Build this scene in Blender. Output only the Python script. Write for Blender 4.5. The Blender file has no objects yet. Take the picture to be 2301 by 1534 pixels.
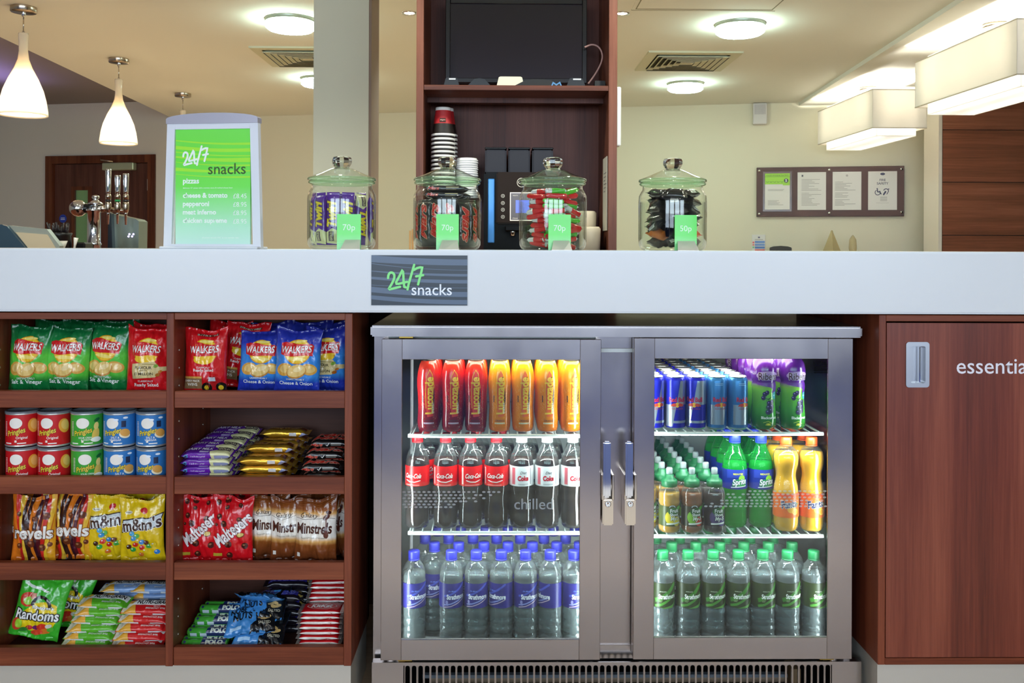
import bpy, bmesh, math, random
from mathutils import Vector, Matrix, noise
from mathutils.geometry import tessellate_polygon
SC = bpy.context.scene
COL = SC.collection
PI = math.pi
random.seed(7)

# ---------------------------------------------------------------- camera
W_PX, H_PX, F_PX = 2301.0, 1534.0, 2050.0
CX, CY = 1150.5, 558.0            # principal point of the (shifted) lens
ROLL, YAW, ZC = 0.0039, 0.0134, 1.105
cam = bpy.data.cameras.new('camera')
cam.sensor_width = 36.0
cam.lens = 36.0 * F_PX / W_PX
cam.shift_y = (CY - H_PX / 2) / W_PX
cam.clip_end = 60
camo = bpy.data.objects.new('camera', cam)
COL.objects.link(camo)
camo.matrix_world = Matrix.Translation((0, 0, ZC)) @ Matrix.Rotation(-YAW, 4, 'Z') @ Matrix.Rotation(PI / 2, 4, 'X') @ Matrix.Rotation(ROLL, 4, 'Z')
SC.camera = camo

# ---------------------------------------------------------------- world, light, exposure
SC.view_settings.view_transform = 'Standard'
SC.view_settings.look = 'None'
SC.view_settings.gamma = 1.0
SC.view_settings.use_curve_mapping = False
SC.view_settings.exposure = 0.0
SC.cycles.use_denoising = True
SC.cycles.max_bounces = 8
SC.cycles.transparent_max_bounces = 32
SC.cycles.glossy_bounces = 4
SC.cycles.diffuse_bounces = 3
SC.cycles.transmission_bounces = 8
SC.cycles.caustics_reflective = False
SC.cycles.caustics_refractive = False
SC.cycles.sample_clamp_indirect = 6.0
wd = bpy.data.worlds.new('world')
SC.world = wd
wd.use_nodes = True
wd.node_tree.nodes['Background'].inputs[0].default_value = (0.62, 0.8, 1.0, 1)
wd.node_tree.nodes['Background'].inputs[1].default_value = 1.0
HC = 2.455                         # ceiling height


def lamp(name, kind, loc, power, color, size=None, rot=None, spot=None, spread=None):
    l = bpy.data.lights.new(name, kind)
    l.energy = power
    l.color = color
    if kind == 'AREA':
        l.shape = 'RECTANGLE'
        l.size, l.size_y = size
        if spread:
            l.spread = math.radians(spread)
    elif size is not None:
        l.shadow_soft_size = size
    if spot:
        l.spot_size = spot
        l.spot_blend = 0.6
    o = bpy.data.objects.new(name, l)
    COL.objects.link(o)
    o.location = loc
    if rot:
        o.rotation_euler = rot
    return o


WIN_X = [-2.9, -0.95, 1.0, 2.95]
DAY = 66.0
for wx in WIN_X:   # daylight through the shop windows behind the camera
    lamp('window_daylight', 'AREA', (wx, -3.93, 1.66), DAY, (0.72, 0.86, 1.0), (1.6, 1.28), (PI / 2, 0, 0))


# ---------------------------------------------------------------- pixel -> place
def ray(px, py):
    dx, dy = px - CX, py - CY
    a = dx * math.cos(ROLL) + dy * math.sin(ROLL)
    b = -dx * math.sin(ROLL) + dy * math.cos(ROLL)
    s, c = math.sin(YAW), math.cos(YAW)
    return Vector((s + c * a / F_PX, c - s * a / F_PX, -b / F_PX))


def P(px, py, Y):
    d = ray(px, py)
    k = Y / d.y
    return Vector((d.x * k, Y, ZC + d.z * k))


def PZ(px, py, z):
    d = ray(px, py)
    k = (z - ZC) / d.z
    return Vector((d.x * k, d.y * k, z))


def X(px, Y, py=1000):
    return P(px, py, Y).x


def Z(py, Y, px=1150):
    return P(px, py, Y).z


# ---------------------------------------------------------------- materials
def lin(h):
    if not isinstance(h, str):
        return (h[0], h[1], h[2], 1)
    h = h.lstrip('#')
    v = [int(h[i:i + 2], 16) / 255 for i in (0, 2, 4)]
    return tuple(x / 12.92 if x <= 0.04045 else ((x + 0.055) / 1.055) ** 2.4 for x in v) + (1,)


MATS = {}


def newmat(name):
    m = bpy.data.materials.new(name)
    m.use_nodes = True
    nt = m.node_tree
    b = nt.nodes.get('Principled BSDF')
    return m, nt, b


def link(nt, a, b):
    nt.links.new(a, b)


def add_bump(nt, b, scale, strength, dist=0.002, detail=2.0, mapping=None):
    tc = nt.nodes.new('ShaderNodeTexCoord')
    n = nt.nodes.new('ShaderNodeTexNoise')
    n.inputs['Scale'].default_value = scale
    n.inputs['Detail'].default_value = detail
    src = tc.outputs['Object']
    if mapping:
        mp = nt.nodes.new('ShaderNodeMapping')
        mp.inputs['Scale'].default_value = mapping
        link(nt, src, mp.inputs['Vector'])
        src = mp.outputs['Vector']
    link(nt, src, n.inputs['Vector'])
    bp = nt.nodes.new('ShaderNodeBump')
    bp.inputs['Strength'].default_value = strength
    bp.inputs['Distance'].default_value = dist
    link(nt, n.outputs[0], bp.inputs['Height'])
    link(nt, bp.outputs['Normal'], b.inputs['Normal'])
    return n


def pm(color, rough=0.5, metal=0.0, spec=0.5, coat=0.0, bump=None, emit=0.0, ecol=None, alpha=None):
    key = (str(color), rough, metal, spec, coat, str(bump), emit, str(ecol))
    if key in MATS:
        return MATS[key]
    m, nt, b = newmat('m_%d' % len(MATS))
    b.inputs['Base Color'].default_value = lin(color)
    b.inputs['Roughness'].default_value = rough
    b.inputs['Metallic'].default_value = metal
    b.inputs['Specular IOR Level'].default_value = spec
    b.inputs['Coat Weight'].default_value = coat
    b.inputs['Coat Roughness'].default_value = 0.08
    if emit:
        b.inputs['Emission Color'].default_value = lin(ecol or color)
        b.inputs['Emission Strength'].default_value = emit
    if bump:
        add_bump(nt, b, *bump)
    MATS[key] = m
    return m


def foil(color, rough=0.26):          # printed plastic film, slightly crumpled
    return pm(color, rough, 0.0, 0.6, 0.45, (38.0, 0.55, 0.009))


def foilm(color, rough=0.25):         # metallised film
    return pm(color, rough, 0.75, 0.5, 0.2, (50.0, 0.4, 0.006))


def inkp(color):                      # ink printed on bottles, cans and cards
    return pm(color, 0.35, 0.0, 0.5)


def card(color):
    return pm(color, 0.55, 0.0, 0.4)


def grad(stops, axis='Z', lo=0.0, hi=1.0, rough=0.26, bump=(38.0, 0.55, 0.009)):
    key = ('grad', str(stops), axis, lo, hi, rough)
    if key in MATS:
        return MATS[key]
    m, nt, b = newmat('m_grad_%d' % len(MATS))
    b.inputs['Roughness'].default_value = rough
    b.inputs['Coat Weight'].default_value = 0.4
    b.inputs['Coat Roughness'].default_value = 0.08
    add_bump(nt, b, *bump) if bump else None
    tc = nt.nodes.new('ShaderNodeTexCoord')
    sp = nt.nodes.new('ShaderNodeSeparateXYZ')
    mr = nt.nodes.new('ShaderNodeMapRange')
    mr.inputs['From Min'].default_value = lo
    mr.inputs['From Max'].default_value = hi
    rp = nt.nodes.new('ShaderNodeValToRGB')
    e = rp.color_ramp.elements
    while len(e) < len(stops):
        e.new(0.5)
    for k, (p, c) in enumerate(stops):
        e[k].position = p
        e[k].color = lin(c)
    link(nt, tc.outputs['Object'], sp.inputs[0])
    link(nt, sp.outputs[axis], mr.inputs['Value'])
    link(nt, mr.outputs[0], rp.inputs[0])
    link(nt, rp.outputs[0], b.inputs['Base Color'])
    MATS[key] = m
    return m


def wood(name, axis, dark, mid, light, rough=0.35, scale=1.0, coat=0.05, spec=0.3):
    if name in MATS:
        return MATS[name]
    m, nt, b = newmat(name)
    tc = nt.nodes.new('ShaderNodeTexCoord')
    oi = nt.nodes.new('ShaderNodeObjectInfo')
    off = nt.nodes.new('ShaderNodeVectorMath')
    off.operation = 'SCALE'
    comb = nt.nodes.new('ShaderNodeCombineXYZ')
    for i in range(3):
        link(nt, oi.outputs['Random'], comb.inputs[i])
    off.inputs['Scale'].default_value = 7.0
    link(nt, comb.outputs[0], off.inputs[0])
    add = nt.nodes.new('ShaderNodeVectorMath')
    link(nt, tc.outputs['Object'], add.inputs[0])
    link(nt, off.outputs[0], add.inputs[1])

    def mapped(s_long, s_cross):
        mp = nt.nodes.new('ShaderNodeMapping')
        s = [s_cross * scale] * 3
        s['XYZ'.index(axis)] = s_long * scale
        mp.inputs['Scale'].default_value = s
        link(nt, add.outputs[0], mp.inputs['Vector'])
        return mp.outputs['Vector']
    n1 = nt.nodes.new('ShaderNodeTexNoise')
    n1.inputs['Scale'].default_value = 1.0
    n1.inputs['Detail'].default_value = 4.0
    n1.inputs['Distortion'].default_value = 0.6
    link(nt, mapped(0.7, 16.0), n1.inputs['Vector'])
    n2 = nt.nodes.new('ShaderNodeTexNoise')
    n2.inputs['Scale'].default_value = 1.0
    n2.inputs['Detail'].default_value = 6.0
    n2.inputs['Roughness'].default_value = 0.7
    link(nt, mapped(7.0, 260.0), n2.inputs['Vector'])
    mx = nt.nodes.new('ShaderNodeMath')
    mx.operation = 'MULTIPLY_ADD'
    mx.inputs[1].default_value = 0.35
    link(nt, n2.outputs[0], mx.inputs[0])
    m2 = nt.nodes.new('ShaderNodeMath')
    m2.operation = 'MULTIPLY'
    m2.inputs[1].default_value = 0.7
    link(nt, n1.outputs[0], m2.inputs[0])
    link(nt, m2.outputs[0], mx.inputs[2])
    rp = nt.nodes.new('ShaderNodeValToRGB')
    e = rp.color_ramp.elements
    e.new(0.5)
    for k, (p, c) in enumerate([(0.36, dark), (0.52, mid), (0.68, light)]):
        e[k].position = p
        e[k].color = lin(c)
    link(nt, mx.outputs[0], rp.inputs[0])
    link(nt, rp.outputs[0], b.inputs['Base Color'])
    b.inputs['Roughness'].default_value = rough
    b.inputs['Specular IOR Level'].default_value = spec
    b.inputs['Coat Weight'].default_value = coat
    b.inputs['Coat Roughness'].default_value = 0.25
    bp = nt.nodes.new('ShaderNodeBump')
    bp.inputs['Strength'].default_value = 0.12
    bp.inputs['Distance'].default_value = 0.001
    link(nt, n2.outputs[0], bp.inputs['Height'])
    link(nt, bp.outputs['Normal'], b.inputs['Normal'])
    MATS[name] = m
    return m


def steel(name, axis='X', color='#b9b6b4', rough=0.3):
    if name in MATS:
        return MATS[name]
    m, nt, b = newmat(name)
    b.inputs['Base Color'].default_value = lin(color)
    b.inputs['Metallic'].default_value = 1.0
    b.inputs['Roughness'].default_value = rough
    # smudges in the polish
    tc = nt.nodes.new('ShaderNodeTexCoord')
    n = nt.nodes.new('ShaderNodeTexNoise')
    n.inputs['Scale'].default_value = 6.0
    n.inputs['Detail'].default_value = 5.0
    link(nt, tc.outputs['Object'], n.inputs['Vector'])
    mr = nt.nodes.new('ShaderNodeMapRange')
    mr.inputs['To Min'].default_value = rough - 0.07
    mr.inputs['To Max'].default_value = rough + 0.09
    link(nt, n.outputs[0], mr.inputs['Value'])
    link(nt, mr.outputs[0], b.inputs['Roughness'])
    MATS[name] = m
    return m


def thinglass(name, tint='#ffffff', ior=1.45, rough=0.0, body=0.0, bodycol='#ffffff', bump=None, edge=0.0):
    """A thin clear wall: what is behind shows through tinted, with fresnel reflection; body = share of milky plastic."""
    if name in MATS:
        return MATS[name]
    m, nt, b = newmat(name)
    out = nt.nodes['Material Output']
    nt.nodes.remove(b)
    tr = nt.nodes.new('ShaderNodeBsdfTransparent')
    tr.inputs[0].default_value = lin(tint)
    gl = nt.nodes.new('ShaderNodeBsdfGlossy')
    gl.inputs['Roughness'].default_value = rough
    lwf = nt.nodes.new('ShaderNodeLayerWeight')
    lwf.inputs[0].default_value = 0.5
    pw = nt.nodes.new('ShaderNodeMath')
    pw.operation = 'POWER'
    pw.inputs[1].default_value = 4.0
    link(nt, lwf.outputs['Facing'], pw.inputs[0])
    fr = nt.nodes.new('ShaderNodeMath')
    fr.operation = 'MULTIPLY_ADD'
    f0 = ((ior - 1) / (ior + 1)) ** 2
    fr.inputs[1].default_value = 1 - f0
    fr.inputs[2].default_value = f0
    link(nt, pw.outputs[0], fr.inputs[0])
    mix = nt.nodes.new('ShaderNodeMixShader')
    base = tr.outputs[0]
    if body:
        df = nt.nodes.new('ShaderNodeBsdfDiffuse')
        df.inputs[0].default_value = lin(bodycol)
        tl = nt.nodes.new('ShaderNodeBsdfTranslucent')
        tl.inputs[0].default_value = lin(bodycol)
        a = nt.nodes.new('ShaderNodeMixShader')
        a.inputs[0].default_value = 0.5
        link(nt, df.outputs[0], a.inputs[1])
        link(nt, tl.outputs[0], a.inputs[2])
        mb = nt.nodes.new('ShaderNodeMixShader')
        if edge:
            lw = nt.nodes.new('ShaderNodeLayerWeight')
            lw.inputs[0].default_value = 0.35
            mr = nt.nodes.new('ShaderNodeMapRange')
            mr.inputs['To Min'].default_value = body
            mr.inputs['To Max'].default_value = edge
            link(nt, lw.outputs['Facing'], mr.inputs['Value'])
            link(nt, mr.outputs[0], mb.inputs[0])
        else:
            mb.inputs[0].default_value = body
        link(nt, tr.outputs[0], mb.inputs[1])
        link(nt, a.outputs[0], mb.inputs[2])
        base = mb.outputs[0]
    if bump:
        tc = nt.nodes.new('ShaderNodeTexCoord')
        n = nt.nodes.new('ShaderNodeTexNoise')
        n.inputs['Scale'].default_value = bump[0]
        link(nt, tc.outputs['Object'], n.inputs['Vector'])
        bp = nt.nodes.new('ShaderNodeBump')
        bp.inputs['Strength'].default_value = bump[1]
        bp.inputs['Distance'].default_value = 0.004
        link(nt, n.outputs[0], bp.inputs['Height'])
        link(nt, bp.outputs['Normal'], gl.inputs['Normal'])
        link(nt, bp.outputs['Normal'], lwf.inputs['Normal'])
    link(nt, fr.outputs[0], mix.inputs[0])
    link(nt, base, mix.inputs[1])
    link(nt, gl.outputs[0], mix.inputs[2])
    link(nt, mix.outputs[0], out.inputs[0])
    MATS[name] = m
    return m


# ---------------------------------------------------------------- mesh builder
class MB:
    def __init__(self):
        self.v, self.f, self.mi, self.sm, self.mats = [], [], [], [], []

    def m(self, mat):
        if mat not in self.mats:
            self.mats.append(mat)
        return self.mats.index(mat)

    def raw(self, vs, fs, mat, smooth=False, M=None):
        o = len(self.v)
        k = self.m(mat)
        self.v += [tuple(M @ Vector(p)) if M is not None else tuple(p) for p in vs]
        for f in fs:
            self.f.append([i + o for i in f])
            self.mi.append(k)
            self.sm.append(smooth)
        return self

    def box(self, x0, x1, y0, y1, z0, z1, mat, b=0.0, M=None, seg=1):
        if b > 0:
            bm = bmesh.new()
            bmesh.ops.create_cube(bm, size=1.0)
            for v in bm.verts:
                v.co = Vector(((x0 + x1) / 2 + v.co.x * (x1 - x0), (y0 + y1) / 2 + v.co.y * (y1 - y0), (z0 + z1) / 2 + v.co.z * (z1 - z0)))
            bmesh.ops.bevel(bm, geom=bm.edges[:], offset=min(b, (x1 - x0) * .49, (y1 - y0) * .49, (z1 - z0) * .49), segments=seg, affect='EDGES')
            self.bm(bm, mat, False, M)
            return self
        vs = [(x, y, z) for z in (z0, z1) for y in (y0, y1) for x in (x0, x1)]
        fs = [(0, 2, 3, 1), (4, 5, 7, 6), (0, 1, 5, 4), (2, 6, 7, 3), (0, 4, 6, 2), (1, 3, 7, 5)]
        return self.raw(vs, fs, mat, False, M)

    def bm(self, bm, mat, smooth=False, M=None):
        bm.verts.index_update()
        self.raw([v.co[:] for v in bm.verts], [[v.index for v in f.verts] for f in bm.faces], mat, smooth, M)
        bm.free()

    def lathe(self, prof, mat, n=28, cap0=True, cap1=True, M=None, smooth=True, lobes=None):
        vs, fs = [], []
        for (r, z) in prof:
            for i in range(n):
                a = 2 * PI * i / n
                rr = r
                if lobes:
                    rr = r * (1 + lobes(z, a))
                vs.append((rr * math.cos(a), rr * math.sin(a), z))
        for k in range(len(prof) - 1):
            for i in range(n):
                j = (i + 1) % n
                fs.append((k * n + i, k * n + j, (k + 1) * n + j, (k + 1) * n + i))
        if cap0:
            fs.append(tuple(range(n))[::-1])
        if cap1:
            fs.append(tuple((len(prof) - 1) * n + i for i in range(n)))
        return self.raw(vs, fs, mat, smooth, M)

    def tube(self, pts, r, mat, n=8, caps=True, closed=False):
        pts = [Vector(p) for p in pts]
        vs, fs = [], []
        L = len(pts)
        up = None
        for k, p in enumerate(pts):
            if closed:
                d = pts[(k + 1) % L] - pts[k - 1]
            else:
                d = pts[min(k + 1, L - 1)] - pts[max(k - 1, 0)]
            d.normalize()
            if up is None:
                up = d.orthogonal().normalized()
            up = (up - d * up.dot(d)).normalized()
            q = d.cross(up)
            rr = r[k] if isinstance(r, (list, tuple)) else r
            for i in range(n):
                a = 2 * PI * i / n
                vs.append(p + up * (rr * math.cos(a)) + q * (rr * math.sin(a)))
        for k in range(L if closed else L - 1):
            for i in range(n):
                j = (i + 1) % n
                k2 = (k + 1) % L
                fs.append((k * n + i, k * n + j, k2 * n + j, k2 * n + i))
        if caps and not closed:
            fs.append(tuple(range(n))[::-1])
            fs.append(tuple((L - 1) * n + i for i in range(n)))
        return self.raw(vs, fs, mat, True)

    def prism(self, pts, y0, y1, mat, M=None, smooth=False):
        """2-D outline (x,z), counter-clockwise seen from -y, extruded from y0 (front) to y1."""
        n = len(pts)
        vs = [(x, y0, z) for x, z in pts] + [(x, y1, z) for x, z in pts]
        tris = tessellate_polygon([[Vector((x, z, 0)) for x, z in pts]])
        fs = [tuple(t) for t in tris] + [tuple(i + n for i in t) for t in tris]
        fs += [(i, (i + 1) % n, n + (i + 1) % n, n + i) for i in range(n)]
        return self.raw(vs, fs, mat, smooth, M)

    def decals(self, items, fmap, maxe=0.012, layer0=1.0, step=0.00022, M=None, smooth=True):
        done = []                       # (box, layer to stand above): only overlapping print is stacked
        for shape, mat, *inc in items:
            xs, ys = [p[0] for p in shape[0]], [p[1] for p in shape[0]]
            bx = (min(xs), max(xs), min(ys), max(ys))
            lay = layer0
            for b, l in done:
                if b[0] < bx[1] and bx[0] < b[1] and b[2] < bx[3] and bx[2] < b[3]:
                    lay = max(lay, l)
            vs, fs = subdiv(shape[0], shape[1], maxe)
            self.raw([fmap(u, v, lay * step) for u, v in vs], fs, mat, smooth, M)
            done.append((bx, lay + (inc[0] if inc else 1)))
        return self

    def mesh(self, name):
        me = bpy.data.meshes.new(name)
        me.from_pydata([tuple(p) for p in self.v], [], self.f)
        for mt in self.mats:
            me.materials.append(mt)
        me.polygons.foreach_set('material_index', self.mi)
        me.polygons.foreach_set('use_smooth', self.sm)
        me.update()
        bm = bmesh.new()
        bm.from_mesh(me)
        bmesh.ops.recalc_face_normals(bm, faces=bm.faces[:])
        bm.to_mesh(me)
        bm.free()
        return me

    def build(self, name, parent=None, sharp=True):
        if parent is not None:
            r = parent
            while r.parent is not None:
                r = r.parent
            L = r.location
            self.v = [(x - L.x, y - L.y, z - L.z) for x, y, z in self.v]
        o = bpy.data.objects.new(name, self.mesh(name))
        COL.objects.link(o)
        if parent is not None:
            o.parent = parent
        return o


def tag(o, label=None, cat=None, group=None, kind=None):
    if label:
        o['label'] = label
    if cat:
        o['category'] = cat
    if group:
        o['group'] = group
    if kind:
        o['kind'] = kind
    return o


def thing(name, label, cat, loc=(0, 0, 0), group=None, kind=None):
    o = bpy.data.objects.new(name, None)
    o.empty_display_size = 0.05
    COL.objects.link(o)
    o.location = loc
    return tag(o, label, cat, group, kind)


class Kind:
    """A product built once; put() sets down one more of it, each part an object of its own that shares its mesh."""

    def __init__(self, name, cat, parts):
        self.name, self.cat, self.parts = name, cat, parts   # [(part name, mesh, index of parent part or None)]

    def put(self, loc, label, group=None, rot=(0, 0, 0), scale=(1, 1, 1)):
        if len(self.parts) == 1 and self.parts[0][0] is None:
            o = bpy.data.objects.new(self.name, self.parts[0][1])
            COL.objects.link(o)
        else:
            o = bpy.data.objects.new(self.name, None)
            o.empty_display_size = 0.03
            COL.objects.link(o)
            made = []
            for pn, me, pi in self.parts:
                c = bpy.data.objects.new(pn, me)
                COL.objects.link(c)
                c.parent = o if pi is None else made[pi]
                made.append(c)
        o.location = loc
        o.rotation_euler = rot
        o.scale = scale
        return tag(o, label, self.cat, group)


# ---------------------------------------------------------------- 2-D shapes for print: (verts, faces)
def rect(x0, y0, x1, y1):
    return ([(x0, y0), (x1, y0), (x1, y1), (x0, y1)], [(0, 1, 2, 3)])


def poly(pts):
    return (list(pts), [tuple(t) for t in tessellate_polygon([[Vector((x, y, 0)) for x, y in pts]])])


def ell(cx, cy, rx, ry, rot=0.0, n=20):
    c, s = math.cos(rot), math.sin(rot)
    return ([(cx + rx * math.cos(2 * PI * i / n) * c - ry * math.sin(2 * PI * i / n) * s,
              cy + rx * math.cos(2 * PI * i / n) * s + ry * math.sin(2 * PI * i / n) * c) for i in range(n)], [tuple(range(n))])


def merge(*shapes):
    vs, fs = [], []
    for a, b in shapes:
        o = len(vs)
        vs += a
        fs += [tuple(i + o for i in f) for f in b]
    return (vs, fs)


def stroke(pts, w, caps=True):
    """A pen stroke: a mitred ribbon with round ends."""
    n = len(pts)
    closed = math.hypot(pts[0][0] - pts[-1][0], pts[0][1] - pts[-1][1]) < 1e-7
    lf, rt = [], []
    dirs = []
    for (x0, y0), (x1, y1) in zip(pts, pts[1:]):
        L = math.hypot(x1 - x0, y1 - y0) or 1e-9
        dirs.append(((x1 - x0) / L, (y1 - y0) / L))
    for k, (x, y) in enumerate(pts):
        a = dirs[k - 1] if k > 0 else (dirs[-1] if closed else dirs[0])
        b = dirs[k] if k < n - 1 else (dirs[0] if closed else dirs[-1])
        nx, ny = -(a[1] + b[1]), a[0] + b[0]
        L = math.hypot(nx, ny)
        if L < .3:
            nx, ny, L = -b[1], b[0], 1.0
        nx, ny = nx / L, ny / L
        c = max(.55, nx * -b[1] + ny * b[0])
        lf.append((x + nx * w / 2 / c, y + ny * w / 2 / c))
        rt.append((x - nx * w / 2 / c, y - ny * w / 2 / c))
    vs = lf + rt
    fs = [(k, n + k, n + k + 1, k + 1) for k in range(n - 1)]
    if caps and not closed:
        for (x, y), d, s, i0, i1 in ((pts[0], dirs[0], -1, 0, n), (pts[-1], dirs[-1], 1, n + n - 1, n - 1)):
            a0 = math.atan2(vs[i0][1] - y, vs[i0][0] - x)
            o = len(vs)
            vs += [(x + w / 2 * math.cos(a0 + PI * j / 6), y + w / 2 * math.sin(a0 + PI * j / 6)) for j in range(1, 6)]
            fs.append((i0,) + tuple(range(o, o + 5)) + (i1,))
    return (vs, fs)


def arc(cx, cy, rx, ry, a0, a1, n=14):
    return [(cx + rx * math.cos(math.radians(a0 + (a1 - a0) * i / n)), cy + ry * math.sin(math.radians(a0 + (a1 - a0) * i / n))) for i in range(n + 1)]


def place(shape, dx=0.0, dy=0.0, rot=0.0, sx=1.0, sy=None):
    sy = sx if sy is None else sy
    c, s = math.cos(rot), math.sin(rot)
    return ([(dx + x * sx * c - y * sy * s, dy + x * sx * s + y * sy * c) for x, y in shape[0]], shape[1])


_TXT = {}


def _glyphs(s, bold, shear, space):
    key = (s, bold, shear, space)
    if key not in _TXT:
        c = bpy.data.curves.new('txt', 'FONT')
        c.body = s
        c.size = 1.0
        c.offset = bold
        c.shear = shear
        c.space_character = space
        c.resolution_u = 3
        o = bpy.data.objects.new('txt', c)
        COL.objects.link(o)
        dg = bpy.context.evaluated_depsgraph_get()
        ev = o.evaluated_get(dg)
        me = ev.to_mesh()
        _TXT[key] = ([(v.co.x, v.co.y) for v in me.vertices], [tuple(p.vertices) for p in me.polygons])
        ev.to_mesh_clear()
        bpy.data.objects.remove(o)
        bpy.data.curves.remove(c)
    return _TXT[key]


def txt(s, cx, cy, w, bold=0.0, shear=0.0, rot=0.0, ysc=1.0, space=1.0, h=None):
    """Lettering of width w (its own box) centred on (cx, cy)."""
    vs, fs = _glyphs(s, bold, shear, space)
    x0, x1 = min(v[0] for v in vs), max(v[0] for v in vs)
    y0, y1 = min(v[1] for v in vs), max(v[1] for v in vs)
    k = w / (x1 - x0)
    ky = k * ysc if h is None else h / (y1 - y0)
    mx, my = (x0 + x1) / 2, (y0 + y1) / 2
    return place(([((x - mx), (y - my)) for x, y in vs], fs), cx, cy, rot, k, ky)


def outlined(s, cx, cy, w, ink, edge, bold=0.02, grow=0.035, **kw):
    """Lettering with a contrasting outline: the outline is the lettering spread in eight directions underneath."""
    vs, fs = txt(s, cx, cy, w, bold, **kw)
    g = _glyphs(s, bold, kw.get('shear', 0.0), kw.get('space', 1.0))[0]
    r = grow * .9 * w / (max(p[0] for p in g) - min(p[0] for p in g))
    out = []
    for k in range(8):
        a = 2 * PI * k / 8
        out.append((([(x + r * math.cos(a), y + r * math.sin(a)) for x, y in vs], fs), edge, .08 if k < 7 else .6))
    return out + [((vs, fs), ink)]


def subdiv(vs, fs, maxe):
    if maxe is None:
        return vs, fs
    if not any(max(vs[i][0] for i in f) - min(vs[i][0] for i in f) > maxe or max(vs[i][1] for i in f) - min(vs[i][1] for i in f) > maxe for f in fs):
        return vs, fs
    bm = bmesh.new()
    bv = [bm.verts.new((x, y, 0)) for x, y in vs]
    for f in fs:
        try:
            bm.faces.new([bv[i] for i in f])
        except ValueError:
            pass
    bmesh.ops.triangulate(bm, faces=bm.faces[:])
    for _ in range(6):
        lg = [e for e in bm.edges if e.calc_length() > maxe]
        if not lg:
            break
        bmesh.ops.subdivide_edges(bm, edges=lg, cuts=1)
        bmesh.ops.triangulate(bm, faces=[f for f in bm.faces if len(f.verts) > 3])
    bm.verts.index_update()
    r = ([(v.co.x, v.co.y) for v in bm.verts], [tuple(v.index for v in f.verts) for f in bm.faces])
    bm.free()
    return r


def cyl_map(prof, rref):
    """Print wrapped round a lathe: u is arc length from the front, v is height."""
    def rad(z):
        for (r0, z0), (r1, z1) in zip(prof, prof[1:]):
            if z0 <= z <= z1 and z1 > z0:
                return r0 + (r1 - r0) * (z - z0) / (z1 - z0)
        return prof[-1][0]

    def f(u, v, off):
        a = u / rref - PI / 2
        r = rad(v) + off
        return (r * math.cos(a), r * math.sin(a), v)
    return f


def flat_map(o, ux=(1, 0, 0), uy=(0, 0, 1), n=(0, -1, 0)):
    o, ux, uy, n = Vector(o), Vector(ux), Vector(uy), Vector(n)
    return lambda u, v, off: tuple(o + ux * u + uy * v + n * off)


ORD = ['first', 'second', 'third', 'fourth', 'fifth', 'sixth', 'seventh', 'eighth', 'ninth', 'tenth', 'eleventh', 'twelfth']


def ordn(k):
    return ORD[k] if k < 12 else ['thirteenth', 'fourteenth', 'fifteenth', 'sixteenth', 'seventeenth', 'eighteenth', 'nineteenth'][k - 12]


def smooth_path(pts, it=3):
    """Corner cutting: a smooth line through a few points."""
    pts = [Vector(p) for p in pts]
    for _ in range(it):
        q = [pts[0]]
        for u, v in zip(pts, pts[1:]):
            q += [u * .75 + v * .25, u * .25 + v * .75]
        pts = q + [pts[-1]]
    return pts
# ================================================================ ROOM
m_wall = pm('#e8e4cd', 0.85, bump=(180.0, 0.05, 0.001))
m_wall2 = pm('#dbd8cc', 0.85, bump=(180.0, 0.05, 0.001))
m_ceil = pm('#ebece2', 0.9)
m_white = pm('#f2f2ee', 0.5)
m_whitegloss = pm('#f1f2f2', 0.22)
m_black = pm('#0c0c0e', 0.3)
m_blackmat = pm('#101012', 0.6)
m_chrome = pm('#d8d8da', 0.06, 1.0)
m_nickel = pm('#b8aa98', 0.22, 1.0)
m_floor = wood('floor_boards', 'X', '#a5866a', '#c4a586', '#d6bc9e', 0.4, 0.5)
w_h = wood('walnut_across', 'X', '#4c2113', '#723620', '#8f4c30', 0.42)
w_v = wood('walnut_upright', 'Z', '#4e2214', '#713522', '#8c4a31', 0.40)
w_door = wood('walnut_door', 'Z', '#4f2115', '#743525', '#904c37', 0.36, 0.55, .15, .4)
w_in = wood('walnut_shaded', 'X', '#2b140c', '#3f1e13', '#4f291b', 0.55)  # darker copy of the walnut, with the shelf interior's shade in its colour
w_inv = wood('walnut_shaded_upright', 'Z', '#2b140c', '#3f1e13', '#4f291b', 0.55)
w_panel = wood('walnut_panelling', 'X', '#54301f', '#7b4a34', '#956048', 0.4, 0.35)

A_, B_ = PZ(430, 265, HC), PZ(1690, 233, HC)
wdir = (B_ - A_)
wdir.z = 0
wdir.normalize()
wn = Vector((wdir.y, -wdir.x, 0))                      # out of the back wall, towards the camera
WM = Matrix(((wdir.x, -wn.x, 0, B_.x), (wdir.y, -wn.y, 0, B_.y), (0, 0, 1, 0), (0, 0, 0, 1)))
WI = WM.inverted()


def WP(px, py, off=0.0):
    """Where the sight line through a pixel meets the back wall (off metres in front of it), in the wall's own frame."""
    d = ray(px, py)
    o = Vector((0, 0, ZC))
    p0 = B_ + wn * off
    k = (p0 - o).dot(wn) / d.dot(wn)
    return WI @ (o + d * k)


HU = (WM @ WP(165, 233)).z                             # the higher ceiling on the left
XL, XR, YF0 = -6.5, 7.2, -4.0


def wall_y(x):
    return B_.y + (x - B_.x) * wdir.y / wdir.x


def struct(mb, name):
    return tag(mb.build(name), kind='structure')


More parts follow.
